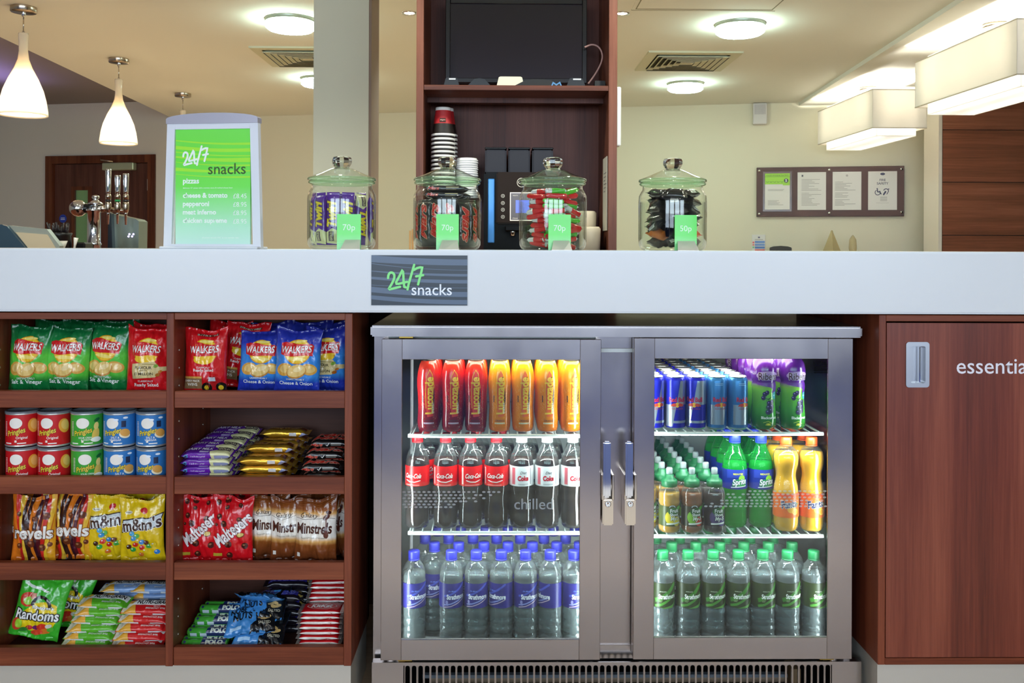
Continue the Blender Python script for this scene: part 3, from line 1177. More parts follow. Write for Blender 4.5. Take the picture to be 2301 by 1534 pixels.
m_frost = thinglass('frosted_print', '#ffffff', 1.3, .5, .5, '#dfe6ea')
m_pane = thinglass('fridge_pane', '#e6eeec', 1.5, 0.0)
m_gask = pm('#77736f', .6)
DOORS = [(857, 1350, 762, 1483, 903, 1303, 808, 1437, 'l'), (1424.5, 1916, 760, 1481, 1470.5, 1860, 806, 1432, 'r')]
m_lock = pm('#cfc4b4', .12, 1.0)
for (a, b, c, d, ga, gb, gc, gd, sd) in DOORS:
    x0, x1 = X(a, YF), X(b, YF)
    z0, z1 = Z(d, YF, (a + b) / 2), Z(c, YF, (a + b) / 2)
    g0, g1 = X(ga, YF), X(gb, YF)
    h0, h1 = Z(gd, YF, (a + b) / 2), Z(gc, YF, (a + b) / 2)
    mb = MB()
    q_ = .013
    for ya_, yb_, i_ in ((YF, YF + .005, 0.0), (YF + .005, YF + .035, q_)):
        mb.box(x0, g0 - i_, ya_, yb_, z0, z1, st_v, .0008)
        mb.box(g1 + i_, x1, ya_, yb_, z0, z1, st_v, .0008)
        mb.box(g0 - i_, g1 + i_, ya_, yb_, h1 + i_, z1, st_h, .0008)
        mb.box(g0 - i_, g1 + i_, ya_, yb_, z0, h0 - i_, st_h, .0008)
    dr_ = mb.build('door', fr)
    mb = MB()
    for u in ((x0 + .012, g0 - .014, z0 + .012, z1 - .012), (g1 + .014, x1 - .012, z0 + .012, z1 - .012), (g0 - .014, g1 + .014, h1 + .014, z1 - .012), (g0 - .014, g1 + .014, z0 + .012, h0 - .014)):
        mb.box(u[0], u[1], YF + .035, YF + .043, u[2], u[3], m_gask)
    mb.build('gasket', dr_)
    mb = MB()
    mb.box(g0 - .011, g1 + .011, YF + .006, YF + .010, h0 - .011, h1 + .011, m_pane)
    mb.build('glass_pane', dr_)
    # frosted dots and lettering on the pane
    its = []
    if sd == 'l':
        rows = [(1105, 908, 1125), (1112, 912, 1105), (1119, 908, 1090), (1126, 912, 1072), (1133, 908, 1030), (1139, 912, 1020)]
    else:
        rows = [(1103, 1674, 1868), (1110, 1625, 1864), (1117, 1640, 1868), (1124, 1622, 1864), (1131, 1600, 1868), (1137, 1586, 1864)]
    dots = []
    rnd = random.Random(3)
    for k, (py, p0, p1) in enumerate(rows):
        px = p0
        while px < min(p1, gb - 4):
            q = P(px, py, YF + .006)
            if not (abs(px - (p0 if sd == 'r' else p1)) < 60 and rnd.random() < .25):
                dots.append(ell(q.x, q.z, .0043, .0024, 0, 10))
            px += 11.2
    MB().decals([(merge(*dots), m_frost)], flat_map((0, YF + .006, 0)), None).build('dot_print', dr_)
    if sd == 'l':
        q = P(1199, 1132, YF + .006)
        its.append((txt('chilled', q.x, q.z, P(1243, 1132, YF).x - P(1156, 1132, YF).x, .004), m_frost))
    else:
        q = P(1847, 816, YF + .006)
        its.append((txt('WEALD', q.x, q.z, .042, .02), pm('#0b0c0e', .8, spec=.05)))
        for y in (824, 829, 833, 837):
            w_ = P(1829, y, YF + .006)
            its.append((rect(w_.x, w_.z - .0012, w_.x + .042, w_.z + .0012), pm('#0b0c0e', .8, spec=.05)))
    MB().decals(its, flat_map((0, YF + .006, 0)), None).build('lettering', dr_)
    # lever handle and lock plate on the mullion side
    hx = 1364 if sd == 'l' else 1414
    hp0, hp1 = P(hx - 11, 992, YF - .03), P(hx + 11, 1118, YF - .03)
    mb = MB()
    sg = 1 if sd == 'l' else -1
    mb.box(hp0.x + .003, hp1.x - .003, YF - .034, YF - .02, hp1.z, hp0.z, m_chrome, .004, seg=2)
    q0, q1 = P(hx - 12, 1118, YF), P(hx + 12, 1175, YF)
    mb.box(q0.x, q1.x, YF - .02, YF + .046, q1.z, q0.z + .002, m_lock, .003, seg=2)
    q0, q1 = P(hx - 14, 1062, YF), P(hx + 14, 1118, YF)
    mb.box(q0.x, q0.x + .006, YF - .022, YF + .046, q1.z, q0.z, m_lock, .001)
    mb.box(q1.x - .006, q1.x, YF - .022, YF + .046, q1.z, q0.z, m_lock, .001)
    lc = P(hx, 1127, YF)
    M = Matrix.Translation((lc.x, YF - .02, lc.z)) @ Matrix.Rotation(PI / 2, 4, 'X')
    mb.lathe([(.007, 0), (.007, .002), (.0045, .003), (.0045, .001), (.001, .001)], m_chrome, 20, True, True, M)
    ho = mb.build('handle', dr_)
    mb = MB()
    for hz in (z0 - .006, z1 + .001):
        xx = x0 + .04 if sd == 'l' else x1 - .075
        mb.box(xx, xx + .035, YF + .008, YF + .03, hz, hz + .006, pm('#b89a4a', .3, .9), .001)
    mb.build('hinge', dr_)

DEG45 = math.radians(48)
# wire shelves
m_wire = pm('#d6dcd8', .35)
SHELF = []
for ba, bb, ys in ((917, 1330, (979, 1197)), (1446, 1850, (974, 1204))):
    for py in ys:
        yr = 2.285
        zr = Z(py, yr, (ba + bb) / 2)
        xa_, xb_ = X(ba, yr, py), X(bb, yr, py)
        mb = MB()
        mb.tube([(xa_, yr, zr), (xb_, yr, zr)], .0048, m_wire, 10)
        mb.tube([(xa_, IB - .02, zr), (xb_, IB - .02, zr)], .004, m_wire, 8)
        mb.tube([(xa_ + .004, yr, zr), (xa_ + .004, IB - .02, zr)], .003, m_wire, 6)
        mb.tube([(xb_ - .004, yr, zr), (xb_ - .004, IB - .02, zr)], .003, m_wire, 6)
        kx = xa_ + .012
        while kx < xb_ - .008:
            mb.tube([(kx, yr - .002, zr + .0045), (kx, IB - .02, zr + .0045)], .002, m_wire, 6)
            kx += .0238
        mb.build('wire_shelf', fr)
        lamp('shelf_fill_light', 'AREA', ((xa_ + xb_) / 2, yr - .012, zr - .004), 1.7, (.95, .98, 1), (xb_ - xa_ - .04, .008), (math.radians(38), 0, 0), None, 150)  # fill light added under the rail to brighten the bottles
        SHELF.append(zr + .0068)
# shelf standards at the sides
mb = MB()
for xx in (X(899, 2.3, 1100), X(1864, 2.3, 1100)):
    for yy in (2.29, 2.6):
        mb.box(xx - .004, xx + .004, yy, yy + .006, zfl, Z(800, 2.3), m_chrome)
mb.build('shelf_standard', fr)
# grille with upright slots under the doors
gz1, gz0 = Z(1486, YF + .012), 0.012
gx0_, gx1_ = X(836, YF + .012, 1500), X(1934, YF + .012, 1500)
s0, s1 = X(909, YF + .012, 1500), X(1866, YF + .012, 1500)
ztop = Z(1497.5, YF + .012)
mb = MB()
ya, yb = YF + .008, YF + .012
mb.box(gx0_, s0, ya, yb + .02, gz0, gz1, st_h)
mb.box(s1, gx1_, ya, yb + .02, gz0, gz1, st_h)
mb.box(s0, s1, ya, yb, ztop + .005, gz1, st_h)
mb.box(s0, s1, ya, yb, gz0, gz0 + .03, st_h)
ns = 66
pw_ = (s1 - s0) / ns
for k in range(ns + 1):
    xk = s0 + k * pw_
    mb.box(xk - pw_ * .14, xk + pw_ * .14, ya, yb, gz0 + .03, ztop + .005, st_v)
    if k < ns:                          # round slot heads
        a0, a1 = xk + pw_ * .14, xk + pw_ * .86
        r_ = (a1 - a0) / 2
        for half in (0, 1):
            cxs = a0 if half == 0 else a1
            arcp = [(a0 + r_ + r_ * math.cos(math.radians(t_)), ztop + .005 - r_ + r_ * math.sin(math.radians(t_))) for t_ in ((180, 160, 140, 120, 105, 90) if half == 0 else (0, 20, 40, 60, 75, 90))]
            pts_ = arcp + [(cxs, ztop + .005)]
            if half:
                pts_ = pts_[::-1]
            mb.prism(pts_[::-1], ya, yb, st_v)
mb.build('grille', fr)
mb = MB()
mb.box(fx0 + .01, fx1 - .01, YF + .25, YF + .26, 0.02, fz0, m_blackmat)
mb.box(fx0 + .01, fx1 - .01, YF + .05, FBK - .02, 0.012, 0.02, m_blackmat)
mb.box(s0 + .04, s1 - .09, YF + .06, YF + .075, Z(1523, YF + .06), Z(1516, YF + .06), pm('#77808a', .4, .5))
mb.box(s0 + .06, s1 - .06, YF + .08, YF + .09, .02, Z(1528, YF + .06), pm('#8f7b66', .6))
mb.box(s1 - .085, s1 - .06, YF + .05, YF + .1, .02, Z(1500, YF + .06), pm('#6b553a', .5))
mb.build('compressor_bay', fr)
for xx in (fx0 + .1, fx1 - .1):
    MB().lathe([(.02, 0), (.02, .008), (.012, .011), (.012, .013)], m_black, 16, True, True, Matrix.Translation((xx, YF + .1, 0))).build('foot', fr)
    MB().lathe([(.02, 0), (.02, .008), (.012, .011), (.012, .013)], m_black, 16, True, True, Matrix.Translation((xx, FBK - .1, 0))).build('foot', fr)
# the fridge's own lamps, in the roof behind the door rails
zl = Z(790, YF + .05) - .012
for xc in ((fx0 + mx0) / 2 + .07, (mx1 + fx1) / 2 - .08):
    MB().box(xc - .18, xc + .18, YF + .07, YF + .09, zl, zl + .011, pm('#ffffff', .4, emit=8.0, ecol='#fff3d6')).build('lamp', fr)
    lamp('fridge_light', 'AREA', (xc, YF + .16, zl - .003), 2.8, (1, .95, .82), (.42, .16))
# upright fill strips added inside each compartment's front corners to brighten the bottles
for xs_, sg in ((fx0 + wallt + .006, 1), (mx0 - .006, -1), (mx1 + .006, 1), (fx1 - wallt - .006, -1)):
    z0_, z1_ = zfl + .02, zl - .02
    MB().box(xs_ - .004, xs_ + .004, YF + .05, YF + .062, z0_, z1_, pm('#ffffff', .4, emit=2.5, ecol='#f4f8ff')).build('lamp', fr)
    lamp('fridge_fill_strip', 'AREA', (xs_ + sg * .012, YF + .062, (z0_ + z1_) / 2), 0.55, (.93, .97, 1), (.02, z1_ - z0_), (PI / 2, 0, -sg * DEG45), None, 95)
# dark board added to keep the gaps behind and beside the fridge dark
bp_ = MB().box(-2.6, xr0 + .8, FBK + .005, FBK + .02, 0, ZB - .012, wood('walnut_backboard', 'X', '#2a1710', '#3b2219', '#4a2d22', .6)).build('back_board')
tag(bp_, 'dark board added behind the fridge to keep the bay dark', 'panel')

# ================================================================ TALL CABINET BEHIND THE BAR
YT, YTB = 3.45, 3.82
w_tv = wood('tall_cabinet_upright', 'Z', '#4c2418', '#6c3b29', '#844f3b', .42)
w_th = wood('tall_cabinet_across', 'X', '#4c2418', '#6c3b29', '#844f3b', .42)
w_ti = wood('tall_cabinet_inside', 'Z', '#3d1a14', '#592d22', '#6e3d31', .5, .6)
kx0, kx1, kx2, kx3 = (X(p, YT, 300) for p in (935, 951.5, 1367.5, 1386.5))
tc = thing('display_cabinet', 'tall walnut cabinet behind the bar holding the screen and coffee machine', 'cabinet', (kx0, YT, 0))
MB().box(kx0, kx1, YT, YTB, 0, HC - .02, w_tv, .001).build('side_panel', tc)
MB().box(kx2, kx3, YT, YTB, 0, HC - .02, w_tv, .001).build('side_panel', tc)
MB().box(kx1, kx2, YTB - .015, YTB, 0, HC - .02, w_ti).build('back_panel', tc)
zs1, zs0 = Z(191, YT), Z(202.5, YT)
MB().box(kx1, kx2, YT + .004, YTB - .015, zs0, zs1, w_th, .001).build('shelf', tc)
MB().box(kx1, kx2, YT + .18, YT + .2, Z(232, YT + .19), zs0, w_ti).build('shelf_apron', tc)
ZKS = 0.93
MB().box(kx1, kx2, YT - .0, YTB - .015, ZKS - .03, ZKS, w_th, .001).build('worktop', tc)
MB().box(kx1, kx2, YT, YTB - .015, HC - .04, HC - .02, w_th).build('top_panel', tc)
for a, b in ((kx1, (kx1 + kx2) / 2 - .001), ((kx1 + kx2) / 2 + .001, kx2)):
    MB().box(a, b, YT + .005, YT + .023, .08, ZKS - .034, w_tv).build('door', tc)

# screen
TY = 3.66
tx0, tx1 = X(1001, TY, 100), X(1319, TY, 100)
tz0 = Z(186, TY)
tz1 = Z(-2, TY)
tv = thing('television', 'dark flat screen television standing in the top of the tall cabinet', 'television', ((tx0 + tx1) / 2, TY, zs1))
bz = .019
mb = MB()
m_tvf = pm('#151314', .18, coat=.4)
mb.box(tx0, tx0 + bz, TY, TY + .04, tz0, tz1, m_tvf, .002)
mb.box(tx1 - bz, tx1, TY, TY + .04, tz0, tz1, m_tvf, .002)
mb.box(tx0 + bz, tx1 - bz, TY, TY + .04, tz1 - bz, tz1, m_tvf, .002)
mb.box(tx0 + bz, tx1 - bz, TY, TY + .04, tz0, tz0 + bz, m_tvf, .002)
mb.box(tx0 + .02, tx1 - .02, TY + .04, TY + .07, tz0 + .03, tz1 - .03, m_blackmat)
mb.build('housing', tv)
MB().box(tx0 + bz, tx1 - bz, TY + .006, TY + .03, tz0 + bz, tz1 - bz, pm('#1a1219', .12, 0, .6)).build('screen', tv)
MB().prism([(tx0 + .16, zs1 + .0006), (tx1 - .16, zs1 + .0006), (tx1 - .2, zs1 + .012), (tx0 + .2, zs1 + .012)], TY - .06, TY + .1, m_tvf).build('stand', tv)
MB().box((tx0 + tx1) / 2 - .05, (tx0 + tx1) / 2 + .05, TY + .04, TY + .065, zs1 + .005, tz0 + .04, m_tvf).build('neck', tv)
def desk_item(name, label, cat, px0, px1, pyt, Y, d, mat, taper=.25, extra=None):
    x0, x1 = X(px0, Y, pyt), X(px1, Y, pyt)
    z1 = Z(pyt, Y)
    w = x1 - x0
    mb = MB()
    mb.prism([(x0, zs1 + .0006), (x1, zs1 + .0006), (x1 - w * taper * .5, z1 - .003), (x1 - w * taper * .8, z1), (x0 + w * taper * .8, z1), (x0 + w * taper * .5, z1 - .003)], Y, Y + d, mat)
    if extra:
        extra(mb, x0, x1, z1, Y)
    return tag(mb.build(name), label, cat)
led = lambda mb, x0, x1, z1, Y: mb.box(x0 + (x1 - x0) * .35, x0 + (x1 - x0) * .75, Y - .001, Y + .01, z1 - .008, z1 - .003, pm('#dfe3e8', .15))
desk_item('card_reader', 'black rounded device at the left foot of the television', 'device', 996, 1033, 175, 3.5, .06, m_black, .3, led)
desk_item('card_reader', 'black rounded device at the right foot of the television', 'device', 1272, 1317, 174, 3.5, .06, m_black, .35, led)
desk_item('white_box', 'cream box in front of the middle of the television', 'box', 1115, 1179, 172, 3.52, .05, pm('#efe0c4', .4), .18)
desk_item('remote_control', 'black sloping handset left of the cream box', 'remote control', 1048, 1106, 176, 3.5, .05, m_black, .6)
desk_item('folded_cover', 'dark folded cover with a blue wavy print right of the cream box', 'cover', 1152, 1268, 178, 3.485, .03, m_blackmat, .5,
          lambda mb, x0, x1, z1, Y: mb.decals([(stroke([(x0 + .15, zs1 + .005), (x0 + .155, zs1 + .016), (x0 + .167, zs1 + .008), (x0 + .18, zs1 + .017), (x0 + .185, zs1 + .006)], .005), inkp('#4f86b8'))], flat_map((0, Y, 0)), None, layer0=3))
desk_item('black_block', 'small black block near the right side of the tall cabinet', 'block', 1336, 1361, 180, 3.52, .04, m_blackmat, .08)
cc = [P(x, y, 3.63) for x, y in ((1314, 106), (1330, 99), (1345, 104), (1353, 118), (1354, 133), (1345, 155), (1330, 178), (1322, 188))]
tag(MB().tube(smooth_path(cc), .0036, pm('#c89a90', .4), 8).build('cable'), 'pale pink cable looping from the right edge of the television', 'cable')

# paper cups and lids
m_cupw = pm('#eeeae6', .5)
m_cupk = pm('#1e1614', .5)
m_cupr = pm('#b3242a', .45)


def cupmesh(full):
    mb = MB()
    H_ = .112
    if full:
        mb.lathe([(.0445, .003), (.038, .048)], m_cupk, 28, False, False)
        mb.lathe([(.038, .048), (.0305, .1)], m_cupr, 28, False, False)
        mb.lathe([(.0305, .1), (.0300, H_), (.027, H_), (.026, H_ - .004)], m_cupw, 28, False, True)
        mb.decals([(rect(-.012, .052, .012, .068), inkp('#3a1512')), (txt('coffee', 0, .06, .02, .02, rot=PI), inkp('#d8b0a0'))], cyl_map([(.0445, .003), (.0305, .1)], .036), .006)
    else:
        mb.lathe([(.0445, .003), (.030, H_)], m_cupk, 28, False, True)
    rim = MB().lathe([(.0435, .0), (.047, .001), (.0475, .004), (.047, .0075), (.0445, .009)], m_cupw, 28, False, False)
    return mb.mesh('cup_body'), rim.mesh('cup_rim')


k1 = Kind('paper_cup', 'cup', [('body', cupmesh(True)[0], None), ('rim', cupmesh(True)[1], None)])
k2 = Kind('paper_cup', 'cup', [('body', cupmesh(False)[0], None), ('rim', cupmesh(False)[1], None)])
for sx, ncup, yy, sname in ((995, 14, 3.555, 'nearer'), (1001, 13, 3.655, 'farther')):
    base = P(sx, 558, yy)
    for k in range(ncup):
        top = k == ncup - 1
        z = ZKS + .0145 * k if sname == 'nearer' else ZKS + .0145 * k
        z = Z(308, yy) - .0 - (ncup - 1 - k) * .0165
        if z < ZKS:
            continue
        lab = ('red and black upside-down paper cup, topmost of the %s cup stack' if top else 'upside-down paper cup with white rim, %s below the top of the %%s cup stack' % ordn(ncup - 2 - k)) % sname
        (k1 if top else k2).put((base.x, yy, z), lab, 'paper cups in the tall cabinet')
m_lid = pm('#f0eeee', .35)
lidm = MB().lathe([(.042, 0), (.0445, .002), (.044, .006), (.040, .008), (.039, .013), (.036, .0135), (.035, .011), (.001, .011)], m_lid, 28).mesh('lid')
kl = Kind('cup_lid', 'lid', [(None, lidm, None)])
lb = P(1049, 400, 3.6)
for k in range(18):
    z = Z(364, 3.6) - k * .0085
    kl.put((lb.x + .001 * math.sin(k * 2.1), 3.6 + .001 * math.cos(k * 1.7), z), 'white plastic cup lid, %s from the top of the lid stack' % ordn(k), 'stacked cup lids')

# coffee machine
Y0 = 3.52
ma, mbx = X(1087, Y0, 450), X(1252, Y0, 450)
cm = thing('coffee_machine', 'black coffee machine with three bean hoppers in the tall cabinet', 'coffee machine', ((ma + mbx) / 2, Y0, ZKS))
zb0, zb1 = ZKS + .0006, Z(386, Y0)
m_cmb = pm('#0c0d10', .4, spec=.12)
m_cmf = pm('#2a1d15', .4, spec=.1)
MB().box(ma, mbx, Y0, Y0 + .24, zb0, zb1, m_cmb, .008, seg=2).build('body', cm)
fx0_ = X(1115, Y0 - .02, 450)
fo = MB().box(fx0_, mbx + .002, Y0 - .02, Y0, Z(504, Y0), zb1 - .002, m_cmf, .006, seg=2)
fo = fo.build('front_panel', cm)
mb = MB()
mb.box(fx0_ - .032, fx0_ - .006, Y0 - .012, Y0, Z(546, Y0), Z(402, Y0), pm('#3d7fc0', .1, .3), .003)
mb.build('side_strip', cm)
its = []
for py in (440, 456, 471, 487):
    q = P(1130, py, Y0 - .02)
    its.append((merge(*[stroke(arc(q.x, q.z, .0062, .0062, 0, 360, 18), .0016, False), ell(q.x, q.z, .0022, .0022)]), inkp('#e8ded0')))
q0, q1 = P(1146, 432, Y0 - .02), P(1196, 496, Y0 - .02)
its += [(rect(q0.x, q1.z, q1.x, q0.z), pm('#f2e4d4', .3, emit=.6)), (rect(q0.x + .003, q1.z + .003, q1.x - .003, q0.z - .003), pm('#5a4a4c', .25)), (rect(q0.x + .022, q1.z + .03, q1.x - .012, q0.z - .03), pm('#5a6ad8', .3, emit=.8))]
its += [(txt('warm', q0.x + .02, q0.z - .012, .02, .01), inkp('#d8c8ba')), (txt('rinse', q0.x + .02, q1.z + .01, .02, .01), inkp('#d8c8ba'))]
ql = P(1172, 410, Y0 - .02)
its += [(stroke(arc(ql.x, ql.z, .017, .017, 0, 360, 24), .002, False), inkp('#f2e6d2')), (txt('Qm', ql.x - .002, ql.z, .022, .02), inkp('#f2e6d2'))]
qv = P(1127, 398, Y0 - .02)
its = [i for i in its if 'warm' != i and True]
MB().decals(its, flat_map((0, Y0 - .0203, 0)), None).build('controls', fo)
for a, b in ((1090, 1138), (1142.5, 1191), (1196, 1243)):
    xa1, xb1 = X(a, Y0 + .06, 350), X(b, Y0 + .06, 350)
    zt1 = Z(331, Y0 + .06)
    MB().box(xa1, xb1, Y0 + .06, Y0 + .2, zb1 - .002, zt1 - .006, pm('#34333a', .4, spec=.15), .006, seg=2).build('hopper', cm)
    MB().box(xa1 - .001, xb1 + .001, Y0 + .055, Y0 + .205, zt1 - .008, zt1, m_black, .003).build('hopper_lid', cm)
mb = MB()
mb.tube([((ma + mbx) / 2 - .03, Y0 - .05, Z(512, Y0)), ((ma + mbx) / 2 - .03, Y0 - .05, Z(530, Y0))], .01, m_chrome, 10)
mb.box((ma + mbx) / 2 - .06, (ma + mbx) / 2 + .02, Y0 - .07, Y0, Z(520, Y0), Z(508, Y0), m_cmb, .004)
mb.build('spout', cm)
# stacked beige cups, paper notes and stirrers near the machine
m_beige = pm('#d8c8ae', .4)
k3 = Kind('canister', 'canister', [(None, MB().lathe([(.036, 0), (.040, .004), (.042, .07), (.042, .086), (.036, .094), (.001, .095)], m_beige, 28).mesh('canister'), None)])
q = P(1325, 558, 3.52)
k3.put((q.x, 3.52, Z(508, 3.52) - .095), 'beige canister right of the red and green sweet jar', 'beige canisters', scale=(1, 1, 1))
q = P(1316, 558, 3.6)
k3.put((q.x, 3.6, Z(473, 3.6) - .095), 'beige canister standing higher behind the other one', 'beige canisters')
kq = P(1316, 558, 3.6)
tag(MB().box(kx1 + .62, kx2 - .012, 3.49, 3.56, ZKS + .0006, Z(508, 3.52) - .0956, m_blackmat).build('riser_block'), 'dark riser block under the nearer beige canister', 'block')
tag(MB().box(kq.x - .04, kq.x + .04, 3.565, 3.65, ZKS + .0006, Z(473, 3.6) - .0956, m_blackmat).build('riser_block'), 'dark riser block under the higher beige canister', 'block')
na, nb = Z(357, 3.6), Z(518, 3.6)
mb = MB()
mb.box(kx2 - .004, kx2 - .0015, 3.47, 3.6, nb, na, pm('#d9d2c2', .7))
mb.decals([(rect(.02, .03 + j * .014, .02 + .05 + .02 * (j % 3), .034 + j * .014), inkp('#8b8580')) for j in range(6)], lambda u, v, o: (kx2 - .004 - o, 3.59 - u, nb + .12 + v), None)
tag(mb.build('paper_notice'), 'curling paper notice on the inner right side of the tall cabinet', 'notice')
tag(MB().box(kx3, kx3 + .018, YT + .02, YT + .07, Z(325, YT), Z(191, YT), m_white, .004).build('cable_cover'), 'narrow white cover fixed to the right outside of the tall cabinet', 'cover')
for j, px in enumerate((921.5, 926.5)):
    q = P(px, 520, 2.75)
    tag(MB().box(q.x - .003, q.x + .003, 2.75 + .01 * j, 2.752 + .01 * j, ZT, Z(519 - j * 4, 2.75), pm('#d9a66a', .6)).build('wooden_stirrer'), ('shorter' if j == 0 else 'taller') + ' wooden stirrer upright just left of the second sweet jar', 'stirrer', 'wooden stirrers')

# ================================================================ BACK BAR, BEER FONT, TILL
BBZ = 0.96
tag(MB().box(-2.75, -1.02, 3.3, 4.35, 0, BBZ, w_h).build('back_bar'), 'walnut back bar carrying the till and beer font', 'counter')
FY = 3.9
K = FY / F_PX
bc = P(211, 558, FY)
bf = thing('beer_font', 'chrome beer font with three tall tap handles on the back bar', 'beer tap', (bc.x, FY, BBZ))
Mf = Matrix.Translation((bc.x, FY, 0))
zz = lambda py: Z(py, FY, 211)
MB().lathe([(.075, BBZ), (.075, BBZ + .012), (.05, BBZ + .03), (.027, zz(552)), (.032, zz(548)), (.027, zz(544)), (.026, zz(478)), (.034, zz(474)), (.034, zz(470))], m_chrome, 28, True, True, Mf).build('column', bf)
mb = MB()
zc_ = zz(468)
xl_, xr_ = P(176, 468, FY).x, P(290, 468, FY).x
mb.tube([(P(193, 468, FY).x, FY, zc_), (P(216, 468, FY).x, FY, zc_)], .021, m_black, 20)
mb.tube([(P(214, 468, FY).x, FY, zc_), (P(222, 468, FY).x, FY, zc_)], .026, m_chrome, 20)
mb.tube([(P(220, 468, FY).x, FY, zc_), (P(242, 470, FY).x, FY, zc_ - .002)], .015, m_nickel, 16)
mb.tube([(P(240, 470, FY).x, FY, zc_ - .004), (P(287, 474, FY).x, FY, zc_ - .01)], .010, m_nickel, 14)
mb.build('cross_bar', bf)
mb = MB()
mb.lathe([(.004, -.034), (.02, -.03), (.032, -.015), (.036, 0), (.032, .016), (.022, .028), (.004, .034)], m_chrome, 28, True, True, Matrix.Translation((xl_, FY, zc_)) @ Matrix.Rotation(PI / 2, 4, 'Y'))
mb.build('end_cap', bf)
mb = MB()
mb.lathe([(.03, zz(459)), (.028, zz(456)), (.016, zz(452)), (.009, zz(448)), (.016, zz(444)), (.014, zz(440)), (.005, zz(438.5))], m_chrome, 24, True, True, Matrix.Translation((P(215, 450, FY).x, FY, 0)))
mb.build('finial', bf)
for px, top, bot, ring_ in ((246, 380, 504, '#1c1a1c'), (267, 394, 503, '#1e8a4a'), (285.5, 390, 505, '#1c1a1c')):
    x = P(px, 450, FY).x
    M = Matrix.Translation((x, FY - .012, 0))
    th = MB().lathe([(.008, zz(437)), (.010, zz(430)), (.0125, zz(top + 4)), (.0115, zz(top)), (.002, zz(top - .5))], m_chrome, 20, True, True, M).build('tap_handle', bf)
    mb = MB()
    mb.lathe([(.011, zz(448)), (.012, zz(440)), (.009, zz(436))], m_nickel, 16, True, True, M)
    mb.lathe([(.0115, zz(453)), (.0115, zz(449))], pm(ring_, .3), 16, True, True, M)
    mb.lathe([(.007, zz(478)), (.012, zz(470)), (.013, zz(460)), (.011, zz(453))], m_nickel, 16, True, True, M)
    mb.lathe([(.004, zz(bot)), (.006, zz(480)), (.007, zz(478))], m_chrome, 12, True, True, M)
    mb.build('tap', bf)
# drinks dispenser head behind the font
gy = 4.05
g = lambda px, py: (P(px, py, gy).x, P(px, py, gy).z)
gd = thing('drinks_dispenser', 'grey angled drinks dispenser behind the beer taps', 'dispenser', (g(280, 500)[0], gy, BBZ))
p1 = [g(*q) for q in ((252, 631), (310, 631), (312, 497), (305, 492), (272, 485), (255, 480), (250, 510))]
MB().prism(p1[::1], gy, gy + .1, pm('#7f8a80', .3, .5)).build('body', gd)
p2 = [g(*q) for q in ((247, 631), (262, 631), (256, 480), (250, 476))]
MB().prism(p2, gy - .03, gy, pm('#46505c', .25, .6)).build('front_leg', gd)
mb = MB()
for a, b in ((291, 526), (300, 526), (289, 531), (297, 531)):
    q = P(a, b, gy)
    mb.decals([(ell(q.x, q.z, .004, .004), pm('#ffffff', .3, emit=6, ecol='#b9a4ff'))], flat_map((0, gy - .001, 0)), None)
mb.build('indicator_light', gd)
# till screen
ty = 3.42
q = lambda px, py, dy=0.0: P(px, py, ty + dy)
tl = thing('till', 'grey till with a sloping screen at the far left end of the bar', 'till', (q(60, 558).x, ty, BBZ))
sd_ = [(-12, 640), (62, 556), (20, 512), (10, 510), (0, 513), (-12, 530)]
pts_ = [(q(a, b).x, q(a, b).z) for a, b in sd_]
sidep = [(q(-20, 620).x, BBZ), (q(130, 620).x, BBZ), (q(134, 556).x, Z(556, ty)), (q(105, 519).x, Z(519, ty)), (q(20, 511).x, Z(511, ty)), (q(6, 512).x, Z(512, ty)), (q(-20, 545).x, Z(540, ty))]
MB().prism(sidep, ty, ty + .03, pm('#8d8f84', .35)).build('body', tl)
p3 = [(q(-22, 620).x, BBZ), (q(50, 620).x, BBZ), (q(62, 560).x, Z(560, ty)), (q(22, 513).x, Z(513, ty)), (q(9, 509).x, Z(509, ty)), (q(-4, 514).x, Z(514, ty)), (q(-22, 535).x, Z(535, ty))]
MB().prism(p3, ty - .02, ty - .001, pm('#2b4150', .3)).build('side_cheek', tl)
p4 = [(q(65, 562).x, Z(562, ty)), (q(126, 562).x, Z(562, ty)), (q(107, 531).x, Z(531, ty)), (q(36, 526).x, Z(526, ty))]
MB().prism(p4, ty - .004, ty - .0005, pm('#c9b493', .25)).build('screen', tl)
# straws holder and small things by the till
sy = 3.62
so = P(132, 540, sy)
stw = thing('straw_caddy', 'black straw holder crowded with dark straws beside the till', 'holder', (so.x, sy, BBZ))
MB().lathe([(.05, BBZ), (.055, BBZ + .03), (.045, Z(534, sy)), (.05, Z(528, sy)), (.046, Z(527, sy))], m_black, 20, True, True, Matrix.Translation((so.x, sy, 0))).build('cup', stw)
rnd = random.Random(5)
for k in range(26):
    a = rnd.uniform(0, 2 * PI)
    r = rnd.uniform(.005, .04)
    q0 = Vector((so.x + r * math.cos(a), sy + r * math.sin(a), Z(530, sy) - .005))
    q1 = q0 + Vector((math.cos(a) * rnd.uniform(.0, .02), math.sin(a) * .01, rnd.uniform(.03, .052)))
    MB().tube([q0, q1], .0035, pm('#1b1113', .35), 6).build('straw', stw)
for px, top, w_, nm, lab in ((141, 541, .012, 'glass_bottle_stopper', 'small white flared bottle stopper beside the straw holder'), (171, 534, .006, 'spoon_handle', 'white slanting spoon handle right of the straw holder')):
    q0, q1 = P(px - (6 if w_ < .01 else 0), 570, sy - .1), P(px, top, sy - .1)
    tag(MB().tube([(q0.x, sy - .1, BBZ), q0, (q0 + q1) / 2, q1], [w_ * .8, w_ * .7, w_ * .7, w_ * 1.5], pm('#d8d2c4', .25), 12).build(nm), lab, 'utensil')
qb = P(168, 553, sy)
